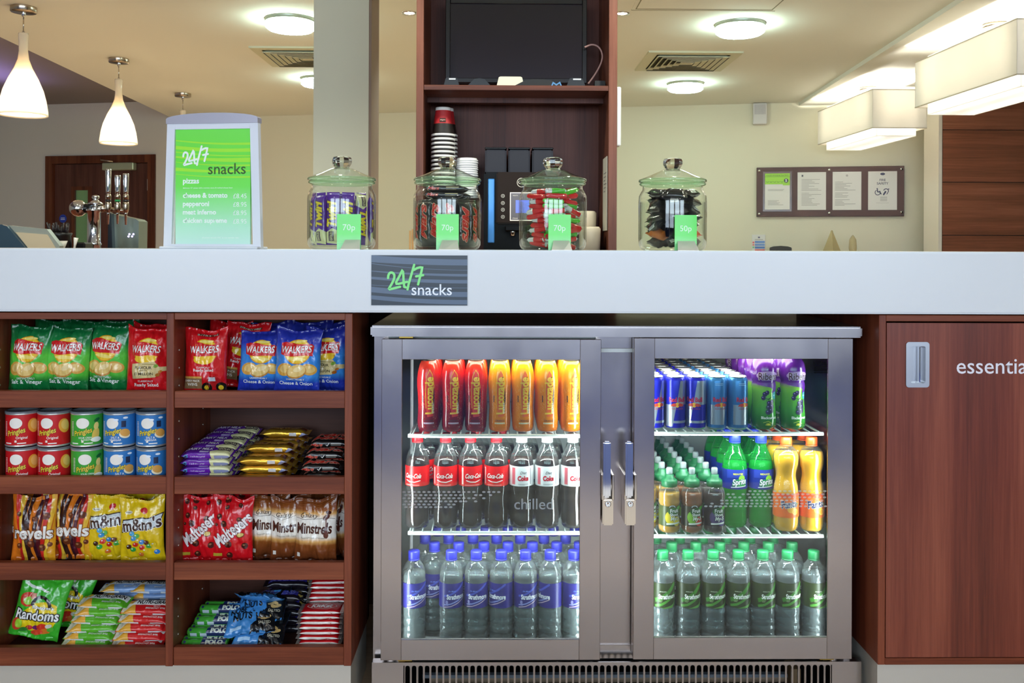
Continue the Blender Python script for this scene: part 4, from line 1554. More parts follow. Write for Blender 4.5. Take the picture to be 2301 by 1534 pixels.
tag(MB().box(qb.x - .012, qb.x + .03, sy + .02, sy + .1, BBZ, Z(548, sy), m_black, .006).build('black_tray'), 'low black box between the straw holder and the beer font', 'box')

# ================================================================ BACK WALL FITTINGS
n0, n1 = WP(1700, 378), WP(2030, 484)
nb_ = thing('notice_board', 'dark brown notice board with four framed papers on the back wall', 'notice board', WM @ Vector(((n0.x + n1.x) / 2, -.01, n1.z)))
nz0, nz1 = WP(1700, 487).z, WP(1700, 377).z
m_nb = pm('#4a2f28', .45)
MB().box(n0.x, n1.x, -.03, -.004, nz0, nz1, m_nb, .002, M=WM).build('backing', nb_)
wmap = lambda ox, oz, yy: (lambda u, v, o: tuple(WM @ Vector((ox + u, yy - o * 6, oz + v))))
papers = [(1718, 1774, 390, 471), (1791, 1855, 387, 472), (1869.5, 1934, 386, 472), (1949, 2014, 385, 472)]
m_pap = pm('#ecebe6', .6)
m_ln = pm('#b9b6b4', .7)
for k, (a, b, c, d) in enumerate(papers):
    q0, q1 = WP(a, d), WP(b, c)
    w_, h_ = q1.x - q0.x, q1.z - q0.z
    mb = MB()
    mb.box(q0.x, q1.x, -.034, -.03, q0.z, q1.z, m_pap, M=WM)
    its = []
    rnd = random.Random(k)
    if k == 0:
        mb.box(q0.x - .018, q1.x + .018, -.032, -.0295, q0.z - .018, q1.z + .018, pm('#5d4a42', .2), M=WM)
        its += [(rect(0, h_ * .7, w_, h_), inkp('#9ed62c')), (rect(w_ * .72, h_ * .67, w_, h_ * .72), inkp('#9ed62c')), (txt('FOOD HYGIENE RATING', w_ / 2, h_ * .945, w_ * .88, .01), inkp('#5d8f1c')), (rect(0, h_ * .9, w_, h_ * .908), inkp('#5d8f1c'))]
        for j in range(5):
            its.append((stroke(arc(w_ * (.1 + .145 * j), h_ * .79, w_ * .05, w_ * .05, 200, 340, 8), .004), inkp('#5d8f1c')))
        its += [(ell(w_ * .85, h_ * .8, w_ * .09, w_ * .09), inkp('#1f2a14')), (txt('5', w_ * .85, h_ * .8, w_ * .07, .03), inkp('#ffffff'))]
        for j in range(7):
            its.append((rect(w_ * .12, h_ * (.3 - .03 * j + .25 * (j < 2)), w_ * rnd.uniform(.35, .85), h_ * (.3 - .03 * j + .25 * (j < 2)) + .004), m_ln))
    elif k < 3:
        its.append((rect(w_ * .14, h_ * .88, w_ * .2, h_ * .93), inkp('#4b5058')) if k == 1 else (ell(w_ * .5, h_ * .9, w_ * .04, w_ * .04), m_ln))
        for j in range(20):
            if rnd.random() < .85:
                x0 = w_ * (.14 if k == 1 else .08)
                its.append((rect(x0, h_ * (.8 - .036 * j), x0 + w_ * rnd.uniform(.25, .72), h_ * (.8 - .036 * j) + .0045), m_ln))
    else:
        nv = inkp('#2e2c4a')
        its += [(ell(w_ * .5, h_ * .93, w_ * .085, w_ * .045), nv), (txt('FIRE', w_ * .5, h_ * .775, w_ * .21, .01), nv), (txt('SAFETY', w_ * .5, h_ * .685, w_ * .4, .01), nv)]
        cx_, cy_, s_ = w_ * .33, h_ * .47, w_ * .09
        its.append((merge(stroke(arc(cx_, cy_ - s_ * .3, s_, s_, 120, 400, 16), .006), ell(cx_ - s_ * .2, cy_ + s_ * 1.3, s_ * .25, s_ * .25), stroke([(cx_ - s_ * .15, cy_ + s_), (cx_, cy_), (cx_ + s_ * .9, cy_ - s_ * .1), (cx_ + s_ * 1.3, cy_ - s_ * .9)], .009)), nv))
        cx_ = w_ * .62
        its.append((merge(stroke(arc(cx_, cy_ + s_ * .3, s_ * .9, s_ * .9, 160, -20, 12), .007), stroke([(cx_ - s_ * .9, cy_ - s_ * 1.1), (cx_ - s_ * .2, cy_)], .014), ell(cx_ + s_ * 1.0, cy_ + s_ * 1.1, s_ * .22, s_ * .22), stroke([(cx_ + s_ * .85, cy_), (cx_ + s_ * .3, cy_ - s_), ], .006)), nv))
        for j in range(5):
            its.append((rect(w_ * .42, h_ * (.33 - .025 * j), w_ * .66, h_ * (.33 - .025 * j) + .004), m_ln))
        its.append((rect(w_ * .28, h_ * .18, w_ * .72, h_ * .186), m_ln))
    mb.decals(its, wmap(q0.x, q0.z, -.034), None)
    mb.build('paper_sheet', nb_)
for px in (1705.5, 1862.5, 2024):
    for py in (382.5, 479):
        q = WP(px, py - (px - 1862) * .012)
        MB().lathe([(.013, 0), (.012, .006), (.001, .008)], m_chrome, 16, True, True, WM @ Matrix.Translation((q.x, -.03, q.z)) @ Matrix.Rotation(PI / 2, 4, 'X')).build('screw_cap', nb_)

q0, q1 = WP(1691, 281), WP(1722.5, 233)
mb = MB()
mb.box(q0.x, q1.x, -.06, -.001, q0.z, q1.z, pm('#dcdad8', .4), .006, M=WM)
for k in range(9):
    xx = q0.x + (q1.x - q0.x) * (.14 + k * .09)
    mb.box(xx - .0015, xx + .0015, -.0615, -.058, q0.z + .09, q1.z - .012, pm('#8b8692', .6), M=WM)
tag(mb.build('wall_sounder'), 'small white slotted box high on the back wall left of the lamps', 'sounder')
q0, q1 = WP(1689.5, 566), WP(1719.5, 527)
w_, h_ = q1.x - q0.x, q1.z - q0.z
mb = MB()
mb.box(q0.x, q1.x, -.008, -.001, q0.z, q1.z, m_pap, M=WM)
its = [(rect(w_ * .45, h_ * .8, w_ * .6, h_ * .88), inkp('#5b5878')), (rect(w_ * .22, h_ * .7, w_ * .82, h_ * .74), m_ln)]
for j, c in enumerate(('#5a83c4', '#6d93cf', '#4f79bd', '#d9655c')):
    its.append((rect(w_ * .22, h_ * (.52 - .16 * j), w_ * .96, h_ * (.64 - .16 * j)), inkp(c)))
its += [(rect(w_ * .04, h_ * (.5 - .14 * j), w_ * .18, h_ * (.6 - .14 * j)), inkp(c)) for j, c in enumerate(('#e07070', '#e08a80', '#7fc98a'))]
mb.decals(its, wmap(q0.x, q0.z, -.008), None)
tag(mb.build('wall_notice'), 'small white notice with blue and red rows low on the back wall', 'notice')
# sideboard along the back wall with a few things on it
SBZ = .94
a0, a1 = WP(1640, 560).x, WP(2100, 560).x
tag(MB().box(a0, a1, -.55, -.02, 0, SBZ, w_h, M=WM).build('sideboard'), 'walnut sideboard along the back wall behind the counter', 'sideboard')
q0, q1, q2 = WP(1730, 556, .3), WP(1754, 553, .3), WP(1778, 556, .3)
pts_ = [(q0.x, SBZ), (q2.x, SBZ), (q2.x, q2.z - .005)] + [(q1.x + (q2.x - q1.x) * math.cos(math.radians(t_)), q0.z - .005 + (q1.z - q0.z + .008) * math.sin(math.radians(t_))) for t_ in (20, 50, 90, 130, 160)] + [(q0.x, q0.z - .005)]
tag(MB().prism(pts_, -.34, -.26, pm('#2c2a26', .5), M=WM).build('dark_case'), 'dark round-topped case just showing above the counter, below the notice board', 'case')
q1 = WP(1869, 517, .3)
q0, q2 = WP(1846, 566, .3), WP(1892, 566, .3)
mb = MB()
M = WM @ Matrix.Translation(((q0.x + q2.x) / 2, -.3, 0))
hw_ = (q2.x - q0.x) * .78
mb.lathe([(hw_, SBZ), (.012, q1.z - .02), (.01, q1.z - .01), (.004, q1.z)], thinglass('shade_paper', '#f0e8cc', 1.3, .4, .45, '#ece2c0'), 4, True, True, M, False)
tag(mb.build('paper_pyramid'), 'pale translucent pyramid below the third paper of the notice board', 'ornament')
q1 = WP(1911, 528, .3)
mb = MB()
M = WM @ Matrix.Translation((q1.x + .02, -.3, 0))
mb.lathe([(.04, SBZ), (.04, SBZ + .01), (.012, SBZ + .03), (.02, SBZ + .08), (.035, SBZ + .18), (.03, q1.z - .04), (.012, q1.z - .01), (.004, q1.z)], thinglass('twist_glass', '#f2ecd8', 1.5, .05, .18, '#d8ccb0', (60, .8), .5), 14, True, True, M)
tag(mb.build('glass_ornament'), 'slim clear twisted ornament right of the pale pyramid', 'ornament')
# ================================================================ PACKETS
def bag_surface(w, h, t, seed, crimp=.05, pinch=.08):
    """Front of a filled pillow bag: (u across, v up, offset) -> point. u in metres from the middle, v in metres from the base."""
    def f(u, v, off, side=-1):
        uu = max(-1, min(1, u / (w / 2)))
        vv = max(0, min(1, v / h))
        k = max(0.0, min(1.0, (vv - crimp) / (1 - 2 * crimp)))
        pv = (math.sin(PI * k)) ** .55 if 0 < k < 1 else 0.0
        pu = (1 - abs(uu) ** 2.6) ** .7 if abs(uu) < 1 else 0.0
        th = t / 2 * pv * pu
        edge = (1 - pv * .75) * (1 - abs(uu) ** 6)
        # creases fanning from the seals and corners
        c1 = noise.noise(Vector((uu * 3.2 + seed * 5.1, vv * 1.6, seed + side))) * .007 * edge
        c2 = noise.noise(Vector((uu * 7 + vv * 5 + seed, vv * 6 - uu * 3, seed * 2.3 + side))) * .0055 * pu * (.35 + .65 * edge)
        c3 = noise.noise(Vector((uu * 2.2 - vv * 2.7, uu * 2 + vv * 3, seed * 3.7 + side))) * .0065 * pu * pv
        wave = noise.noise(Vector((uu * 2.0, seed * 9.0, 3.0 if vv > .5 else 8.0))) * .010 * (1 - pv)
        x = uu * w / 2 * (1 - pinch * pv) + noise.noise(Vector((seed, vv * 4, 1.0))) * .0015
        ear = max(0.0, (vv - .72) / .28) ** 1.5
        tiltz = noise.noise(Vector((seed * 6.1, 2.0, 5.0)))
        z = v + ear * (.009 * (abs(uu) ** 1.5 - .5) + .012 * tiltz * uu) + noise.noise(Vector((uu * 1.5, seed * 4.0, 7.0))) * .018 * max(0.0, vv - .4)
        y = side * (th + off) + (c1 + c2 + c3) + wave if side < 0 else th + wave - (c1 + c2) * .3
        return (x, y, z)
    return f


def bag_mesh(name, w, h, t, seed, mat, items, backmat=None, nu=40, nv=56, crimpmat=None, crimp=.05, pinch=.05, zig=False):
    f = bag_surface(w, h, t, seed, crimp, pinch)
    vs, fs, fb = [], [], []
    for side in (-1, 1):
        for j in range(nv + 1):
            for i in range(nu + 1):
                u = w * (i / nu - .5)
                v = h * j / nv
                if zig and j == nv:
                    v -= .0016 * (i % 2)
                p = f(u, v, 0.0002, side)
                vs.append(p)
    n1 = (nu + 1) * (nv + 1)
    mb = MB()
    g = lambda s, i, j: s * n1 + j * (nu + 1) + i
    fs = [(g(0, i, j), g(0, i + 1, j), g(0, i + 1, j + 1), g(0, i, j + 1)) for j in range(nv) for i in range(nu)]
    fb = [(g(1, i, j), g(1, i, j + 1), g(1, i + 1, j + 1), g(1, i + 1, j)) for j in range(nv) for i in range(nu)]
    rim = []
    for j in range(nv):
        rim += [(g(0, 0, j), g(0, 0, j + 1), g(1, 0, j + 1), g(1, 0, j)), (g(0, nu, j), g(1, nu, j), g(1, nu, j + 1), g(0, nu, j + 1))]
    for i in range(nu):
        rim += [(g(0, i, 0), g(1, i, 0), g(1, i + 1, 0), g(0, i + 1, 0)), (g(0, i, nv), g(0, i + 1, nv), g(1, i + 1, nv), g(1, i, nv))]
    mb.raw(vs, fs + fb + rim, mat, True)
    mb.decals(items, f, .004, layer0=3.0, step=.0002)
    return mb.mesh(name)


WHT = foil('#f6f4ee')
YEL, YEL2 = foil('#f2c62e'), foil('#f8e27a')
CHIP, CHIP2, CHIP3 = foil('#dda547'), foil('#ecc878'), foil('#c98d3e')


def crisp_items(w, bannercol='#d21f22', chips=True, kind='', low='#f2f5ee', flav=()):
    s = w / .105
    red, dred = foil(bannercol), foil('#9c1418')
    it = [(ell(.002 * s, .1095, .031 * s, .0315, 0, 28), foil('#e09a1e')), (ell(.002 * s, .110, .029 * s, .0295, 0, 28), YEL), (ell(.006 * s, .135, .017 * s, .0036, .06, 20), YEL2)]
    band = [(-.036 * s, .1015), (-.026 * s, .0985), (-.012 * s, .0972), (.004 * s, .0985), (.02 * s, .1), (.037 * s, .0985), (.039 * s, .122), (.034 * s, .1275), (.02 * s, .127), (.004 * s, .1285), (-.012 * s, .132), (-.026 * s, .1325), (-.037 * s, .128)]
    it += [(poly(band), red)]
    it += outlined('WALKERS', 0, .1145, .070 * s, WHT, dred, .012, .05, shear=.12, rot=.03, ysc=1.45)
    it += [(ell(0, .091, .023 * s, .0045, -.05, 18), YEL2)] if chips else []
    if chips:
        it += [(ell(-.026 * s, .064, .02 * s, .016, .2), CHIP), (ell(-.025 * s, .066, .014 * s, .010, .2), CHIP2), (ell(.03 * s, .066, .018 * s, .014, -.2), CHIP), (ell(.031 * s, .067, .013 * s, .009, -.2), CHIP2),
               (ell(.002 * s, .06, .024 * s, .017, .3), CHIP3), (ell(.002 * s, .062, .022 * s, .015, .3), CHIP2), (ell(.006 * s, .066, .012 * s, .006, .4), foil('#f5dca0'))]
    for (tx, y, ww, b) in flav:
        it.append((txt(tx, 0, y, ww * s, b), foil(low)))
    return it


def crisp_bag(col, seed):
    w, h, t = .107, .165, .050
    if col == 'green':
        g = grad([(0, '#0a5a2e'), (.2, '#0f6e34'), (.3, '#56c03e'), (.58, '#5cc640'), (.76, '#1b8440'), (1, '#0b5a30')], 'Z', 0, h)
        it = crisp_items(w, flav=(('DISTINCTIVELY', .0405, .044, .01), ('Salt & Vinegar', .031, .076, .012)))
    elif col == 'blue':
        g = grad([(0, '#1e2f9c'), (.19, '#2338ac'), (.3, '#3a8fde'), (.6, '#3484d6'), (.78, '#2b3cae'), (1, '#232a8c')], 'Z', 0, h)
        it = crisp_items(w, flav=(('UNMISTAKABLY', .0405, .042, .01), ('Cheese & Onion', .031, .076, .012)))
    elif col in ('red_offer', 'blue_offer'):
        g = foil('#d5161d') if col[0] == 'r' else grad([(0, '#1e2f9c'), (.19, '#2338ac'), (.3, '#3a8fde'), (.6, '#3484d6'), (.78, '#2b3cae'), (1, '#232a8c')], 'Z', 0, h)
        it = crisp_items(w, chips=False, flav=(('CLASSICALLY', .0365, .036, .01), ('Ready Salted', .026, .058, .014)) if col[0] == 'r' else (('UNMISTAKABLY', .0385, .042, .01), ('Cheese & Onion', .029, .076, .012)))
        it.insert(3, (ell(.0, .09, .028, .010, 0, 20), YEL))
        it += [(poly([(-.034, .042), (.024, .046), (.034, .06), (.052, .062), (.052, .072), (.034, .072), (.024, .085), (-.034, .078)]), foil('#d9c48a')), (rect(-.006, .077, .03, .0785), foil('#9a8a4a')),
               (txt('FLAVOUR', -.004, .0695, .042, .02), foil('#2a2216')), (txt('AND WIN', -.004, .0625, .018, .01), foil('#4a3a20')), (txt('£1 MILLION', -.004, .0545, .046, .02), foil('#2a2216')),
               (ell(.03, .052, .006, .004, .4), foil('#b5651f')), (ell(.027, .074, .006, .004, .4), foil('#7fa53a')), (ell(.036, .06, .005, .003, .4), foil('#c8792a'))]
    else:
        g = foil('#d5161d')
        it = crisp_items(w, chips=False, flav=(('CLASSICALLY', .071, .034, .01), ('Ready Salted', .0635, .05, .014)))
        it.insert(3, (ell(.0, .09, .026, .011, 0, 20), YEL))
        it += [(rect(-.02, .148, .034, .153), foil('#5b2a1a')), (txt('EVERY PACK WINS', .007, .1505, .05, .01), foil('#e8d8c0'))]
        it += [(rect(-.051, .018, -.004, .045), foil('#8a6a48')), (rect(-.051, .044, -.004, .049), foil('#d8a24c')), (txt('EVERY PACK', -.029, .038, .04, .02), foil('#f4ead8')), (txt('WINS', -.029, .029, .026, .02), foil('#f4ead8')),
               (poly([(.0, .02), (.046, .02), (.046, .036), (.03, .05), (.012, .05), (.006, .036)]), foil('#b01a1c')), (poly([(.012, .037), (.03, .037), (.028, .047), (.014, .047)]), foil('#c8ccd0'))]
        for cx in (.008, .042):
            it += [(ell(cx, .021, .013, .013), foil('#15120f')), (ell(cx, .021, .006, .006), foil('#d9b52a'))]
    return Kind('crisp_packet', 'crisps', [(None, bag_mesh('crisp_packet_' + col, w, h, t, seed, g, it), None)])


bags = {}
for i, (k, c) in enumerate((('g1', 'green'), ('g2', 'green'), ('g3', 'green'), ('ro', 'red_offer'), ('r1', 'red'), ('r2', 'red'), ('b1', 'blue'), ('b2', 'blue'), ('bo', 'blue_offer'))):
    bags[k] = crisp_bag(c, 1.7 + i * 2.3)


def stand(kind, px, py_ref, Y, zs, label, group, roll=0.0, lean=0.10, turn=0.0, sx=1.0, sz=1.0, dz=.0):
    """Set a packet upright on a shelf: px = its middle in the picture, leaning back by lean."""
    p = P(px, py_ref, Y)
    dz += .055 * abs(math.sin(roll)) + .003
    if zs == SZ[2]:
        sz *= .955
    return kind.put((p.x, Y, zs + dz), label, group, (-lean, roll, turn), (sx, 1, sz))


SZ = SHZ
GC = 'crisp packets on the top shelf'
stand(bags['g1'], 65, 810, 2.205, SZ[0], 'green crisp packet at the far left of the top shelf', GC, .02, .06, .03, .94, 1.0)
stand(bags['g2'], 149, 810, 2.21, SZ[0], 'green crisp packet between two other green packets, whole front showing', GC, .03, .08, -.04, 1.0, .98)
stand(bags['g3'], 238, 810, 2.222, SZ[0], 'green crisp packet next to the red packet with the tan badge', GC, .05, .07, -.12, 1.0, 1.0)
stand(bags['ro'], 332, 810, 2.20, SZ[0], 'red crisp packet with a tan flavour badge, left of the shelf divider', GC, .01, .05, .02, .98, .985)
for px, lab, k, r in ((118, 'dark green crisp packet peeping out behind the two leftmost green packets', 'g2', .05), (182, 'dark green crisp packet peeping out behind the middle green packets', 'g1', .03), (262, 'dark green crisp packet in the back row behind the third green packet', 'g3', -.03)):
    stand(bags[k], px, 810, 2.30, SZ[0], lab, GC, r, .1, .1, 1.05, 1.0, .006)
stand(bags['ro'], 345, 810, 2.29, SZ[0], 'red crisp packet in the back row behind the one with the tan badge', GC, -.03, .1, .0, 1.0, 1.0)
stand(bags['r1'], 462, 810, 2.205, SZ[0], 'red crisp packet with a tractor picture, right of the shelf divider', GC, .0, .06, .03, .97, .965)
stand(bags['r2'], 536, 810, 2.285, SZ[0], 'red crisp packet behind, between the front red packet and the blue ones', GC, .14, .1, -.05, 1.05, 1.0)
stand(bags['r1'], 506, 810, 2.32, SZ[0], 'red crisp packet in the back row behind the tractor packet', GC, .08, .1, .1, 1.0, .98)
stand(bags['b1'], 582, 810, 2.225, SZ[0], 'blue crisp packet slumped between the red packets and the whole blue one', GC, .05, .08, .08, .98, .93)
stand(bags['b2'], 666, 810, 2.20, SZ[0], 'blue crisp packet with its whole front showing', GC, .04, .06, -.02, 1.05, .965)
stand(bags['bo'], 727, 810, 2.25, SZ[0], 'blue crisp packet with a tan flavour badge at the right end', GC, .04, .06, -.08, 1.0, .98)
for px, lab, r in ((610, 'dark blue crisp packet in the back row behind the slumped blue one', .0), (690, 'dark blue crisp packet in the back row behind the whole blue one', .05), (738, 'dark blue crisp packet in the back row at the right end', .0)):
    stand(bags['b1'], px, 810, 2.325, SZ[0], lab, GC, r, .08, .0, 1.05, 1.02)

# ---------------------------------------------------------------- stacked crisp tubes
def tube_kind(body, sub, lab_lines, rightcol, scene):
    H_, R_ = .0845, .0385
    m = inkp(body)
    mb = MB()
    mb.lathe([(.0375, .002), (.0382, .005), (R_, .006), (R_, .077)], m, 36, True, False)
    it = []
    # the tube's own print: lettering, side text, serving picture (its mascot is left out, a plain white oval stands there)
    it += [(ell(-.0, .0575, .0155, .0125, 0, 24), inkp('#f3ece2'))]
    it += outlined('Pringles', .001, .0355, .044, inkp('#f7d93a'), inkp('#2c2410'), .016, .05, shear=.25, rot=.22, ysc=1.25)
    for (tx, x, y, ww) in lab_lines:
        it.append((txt(tx, x, y, ww, .012), inkp('#f4f0ea')))
    it += [(rect(-.03, .028 + k * .0035, -.024, .0295 + k * .0035), inkp('#f0d8d0')) for k in range(10)]
    it += [(rect(-.028, .009, -.010, .0115), inkp('#f4f0ea')), (rect(.004, .009, .024, .0115), inkp('#f4f0ea')), (rect(-.002, .0125, .003, .0175), inkp('#f4e8da'))]
    if scene == 'red':
        it += [(ell(.042, .05, .014, .017, .3), inkp('#e9a63a')), (ell(.044, .052, .010, .012, .3), inkp('#f2c46a'))]
    elif scene == 'green':
        it += [(ell(.031, .03, .009, .016, -.2), inkp('#e3c257')), (ell(.032, .05, .006, .009, -.2), inkp('#e9d27a')), (ell(.034, .064, .008, .004, .4), inkp('#15622a')), (ell(.032, .018, .013, .006), inkp('#eef3e4'))]
    else:
        it += [(ell(.03, .03, .013, .008, -.2), inkp('#f2e3c0')), (ell(.031, .035, .012, .009, -.25), inkp('#dba04c')), (rect(.022, .048, .033, .063), inkp('#1b2b4c')), (ell(.01, .066, .006, .0025), inkp('#eaf2fb')), (ell(.032, .07, .006, .0025), inkp('#eaf2fb'))]
    mb.decals(it, cyl_map([(R_, 0), (R_, .09)], R_), .006, step=.00015)
    rim = MB().lathe([(R_ - .0002, .0765), (R_ + .0008, .0775), (R_ + .0008, .0795), (R_ - .0002, .0805)], pm('#d9dad8', .25, .7), 36, False, False)
    rim.lathe([(R_ - .0002, .006), (R_ + .0007, .005), (R_ + .0007, .002), (.036, .001)], pm('#d9dad8', .25, .7), 36, False, False)
    lid = MB().lathe([(R_ + .0004, .079), (R_ + .0014, .080), (R_ + .0014, .0835), (R_, .0845), (.034, .0845), (.033, .0825), (.001, .0825)], thinglass('tube_lid', '#e8ecf0', 1.45, .1, .5, '#c9d2dc'), 36, False, True)
    return Kind('crisp_tube', 'crisp tube', [('label', mb.mesh('tube_label'), None), ('rim', rim.mesh('tube_rim'), None), ('lid', lid.mesh('tube_lid'), None)])


kr = tube_kind('#c8181f', '', [('Original', .014, .0225, .026)], '', 'red')
kg = tube_kind('#3ca436', '', [('SOUR CREAM', .008, .0235, .034), ('& ONION', .008, .0185, .022)], '', 'green')
kb = tube_kind('#2f78bd', '', [('SALT &', .008, .0245, .020), ('VINEGAR', .008, .0185, .028)], '', 'blue')
H_T = .0855
for row in (0, 1):
    for k, (px, kd, nm) in enumerate(((51, kr, 'red'), (123, kr, 'red'), (197, kg, 'green'), (270, kb, 'blue'), (343, kb, 'blue'))):
        Y = 2.199
        p = P(px + (0 if row else 1), 1000, Y)
        side = {0: 'leftmost', 1: 'second from left, ', 2: '', 3: 'left of two, ', 4: 'beside the divider, '}[k]
        lab = {0: 'red crisp tube at the far left of its shelf', 1: 'red crisp tube beside the green ones', 2: 'green crisp tube', 3: 'blue crisp tube beside the green ones', 4: 'blue crisp tube beside the shelf divider'}[k]
        lab += ', upper tier' if row else ', lower tier'
        kd.put((p.x, Y, SZ[1] + .0006 + row * H_T), lab, 'small crisp tubes in two tiers', (0, 0, [.05, -.06, .1, -.12, .02][k] + (0 if row else [0, .1, .12, .25, -.2][k])), (.965, .965, 1))

# ---------------------------------------------------------------- wrapped bars
def bar_surface(L, W, T, crimp=.012, seed=0.0, ex=4.0, ramp=.014):
    N = 32
    base = []
    for k in range(N + 1):
        a = math.radians(225) + 2 * PI * k / N        # starts at the lower front edge, goes up the front, over the top
        c, s = math.cos(a), math.sin(a)
        c, s = (abs(c) ** (2 / ex)) * (1 if c > 0 else -1), (abs(s) ** (2 / ex)) * (1 if s > 0 else -1)
        base.append((c, s))
    base = [(c, s) for c, s in base]
    # go clockwise seen from +x so that the first quarter is the front (y = -W/2)
    base = [(c, s) for c, s in base]
    ring = []
    for k in range(N + 1):
        a = math.radians(225) - 2 * PI * k / N
        c, s = math.cos(a), math.sin(a)
        ring.append(((abs(c) ** (2 / ex)) * (1 if c > 0 else -1), (abs(s) ** (2 / ex)) * (1 if s > 0 else -1)))
    arcl = [0.0]
    for p, q in zip(ring, ring[1:]):
        arcl.append(arcl[-1] + math.hypot((q[0] - p[0]) * W / 2, (q[1] - p[1]) * T / 2))
    tot = arcl[-1]

    def prof(x):
        e = (L / 2 - abs(x)) - crimp
        if e <= 0:
            return 0.0
        return min(1.0, e / ramp) ** .5

    def at(x, k_, off):
        g = prof(x)
        c, s = k_
        y = c * W / 2 * (1 + .06 * (1 - g))
        z = T / 2 + s * (T / 2 * g + .0004)
        nz = noise.noise(Vector((x * 60 + seed, c * 1.5, s * 1.5 + seed))) * .0013 * (1.0 if g > 0 else .3)
        l = math.hypot(c, s) or 1
        return (x, y + c / l * (off + nz), z + s / l * (off + nz) * (1 if g > .1 else .2))

    def f(u, v, off):
        v = v % tot
        k = 0
        while k < N - 1 and arcl[k + 1] < v:
            k += 1
        q = (v - arcl[k]) / max(1e-9, arcl[k + 1] - arcl[k])
        a, b = ring[k], ring[k + 1]
        return at(u, (a[0] + (b[0] - a[0]) * q, a[1] + (b[1] - a[1]) * q), off)
    return f, ring[:N], at, prof, tot


def bar_mesh(name, L, W, T, mat, items, crimp=.012, seed=0.0, ex=4.0, crimpmat=None, ramp=.014):
    f, ring, at, prof, tot = bar_surface(L, W, T, crimp, seed, ex, ramp)
    N = len(ring)
    xs_ = [-L / 2, -L / 2 + crimp * .5, -L / 2 + crimp, -L / 2 + crimp + ramp * .2, -L / 2 + crimp + ramp * .5, -L / 2 + crimp + ramp]
    m = 12
    x0, x1 = xs_[-1], -xs_[-1]
    st = xs_ + [x0 + (x1 - x0) * k / m for k in range(1, m)] + [-x for x in xs_[::-1]]
    vs = [at(x, r, 0.0) for x in st for r in ring]
    fs, fc = [], []
    for j in range(len(st) - 1):
        dst = fc if (j < 2 or j >= len(st) - 3) and crimpmat else fs
        dst += [(j * N + i, j * N + (i + 1) % N, (j + 1) * N + (i + 1) % N, (j + 1) * N + i) for i in range(N)]
    fs += [tuple(range(N))[::-1], tuple((len(st) - 1) * N + i for i in range(N))]
    mb = MB()
    mb.raw(vs, fs, mat, True)
    if crimpmat:
        mb.raw(vs, fc, crimpmat, True)
    mb.decals(items, f, .005, step=.00022, layer0=2.0)
    return mb.mesh(name)


def single(name, cat, mesh):
    return Kind(name, cat, [(None, mesh, None)])


PUR, DPUR = foil('#5a2196'), foil('#38156a')
CREAM = foil('#dcd9a4')
SILV = foilm('#c9c9cf')


def milk_bar(seed):
    L, W, T = .122, .038, .0165
    it = [(rect(-.058, .0, .008, T * .8), foil('#6a1fa6')), (poly([(.012, .001), (.056, .0), (.056, T + W * .72), (.016, T + W * .72), (.026, T + W * .4), (.006, T + .006)]), CREAM),
          (rect(.018, .001, .054, T * .6), foil('#8f93b8')), (rect(.022, T + .011, .052, T + .026), foil('#4a4248')), (txt('GOLD', .037, T + .0185, .026, .03), foil('#cfc7a0')),
          (txt('DAIRY MILK', -.022, T + .0195, .066, .015, shear=.15, ysc=1.3), foil('#f4f0fa')), (txt('1 in 8 wins a prize!', -.02, T * .42, .034, .01), foil('#f0e6fa')),
          (rect(-.018, T + .001, .004, T + .008), foil('#b9a9d2')), (ell(-.049, T * .45, .005, .005), foil('#3f8fc0')), (ell(-.049, T * .45, .0025, .0025), foil('#2a2a50'))]
    return single('chocolate_bar', 'chocolate bar', bar_mesh('chocolate_bar_purple', L, W, T, PUR, it, .005, seed))


def gold_bar(seed):
    L, W, T = .124, .042, .018
    GOLD, BROWN = foilm('#e8b23a', .28), foilm('#8a4418', .3)
    it = [(rect(-.052, T * 1.5, .052, T + W * .9), BROWN), (txt('Galaxy caramel', 0, T + .017, .08, .01, shear=.3, ysc=1.2), foil('#d8a44a')), (rect(.012, T * .25, .03, T * .7), foil('#d9d3cf')),
          (poly([(.034, 0), (.058, 0), (.058, T * .9), (.044, T * .75)]), foil('#8d90b4'))]
    return single('chocolate_bar', 'chocolate bar', bar_mesh('chocolate_bar_gold', L, W, T, GOLD, it, .009, seed, 3.0))


MRED, MWHT = foil('#c8281e'), foil('#e8b49a')


def mars_items(front=True, big=.085):
    it = outlined('Mars', .0, .019 + .016, big, MRED, MWHT, .035, .03, shear=.45, ysc=.62)
    if front:
        it = outlined('Mars', -.029, .009, .03, MRED, MWHT, .03, .03, shear=.4, ysc=.7) + it
        it += [(stroke([(-.006, .009), (-.003, .0065), (.002, .013)], .0016), foil('#f0ece4')), (rect(.006, .0105, .032, .0125), foil('#d9d4c8')), (rect(.006, .007, .03, .0085), foil('#9a948a')), (rect(.004, .003, .036, .0042), foil('#b5382a'))]
    return it


def mars_bar(seed, big=.085):
    return single('chocolate_bar', 'chocolate bar', bar_mesh('chocolate_bar_black', .108, .036, .019, foil('#141010'), mars_items(True, big), .010, seed, 3.2, foil('#1d1616')))


mk = [milk_bar(s) for s in (1.0, 6.0)]
gk = [gold_bar(s) for s in (2.0, 7.0)]
rk = [mars_bar(s) for s in (3.0, 8.0)]
BL = ['bottom', 'second', 'third', 'fourth', 'fifth', 'sixth', 'seventh', 'eighth', 'ninth', 'tenth']
DEP = ['front', 'second', 'third', 'fourth', 'fifth', 'sixth']
rnd = random.Random(11)


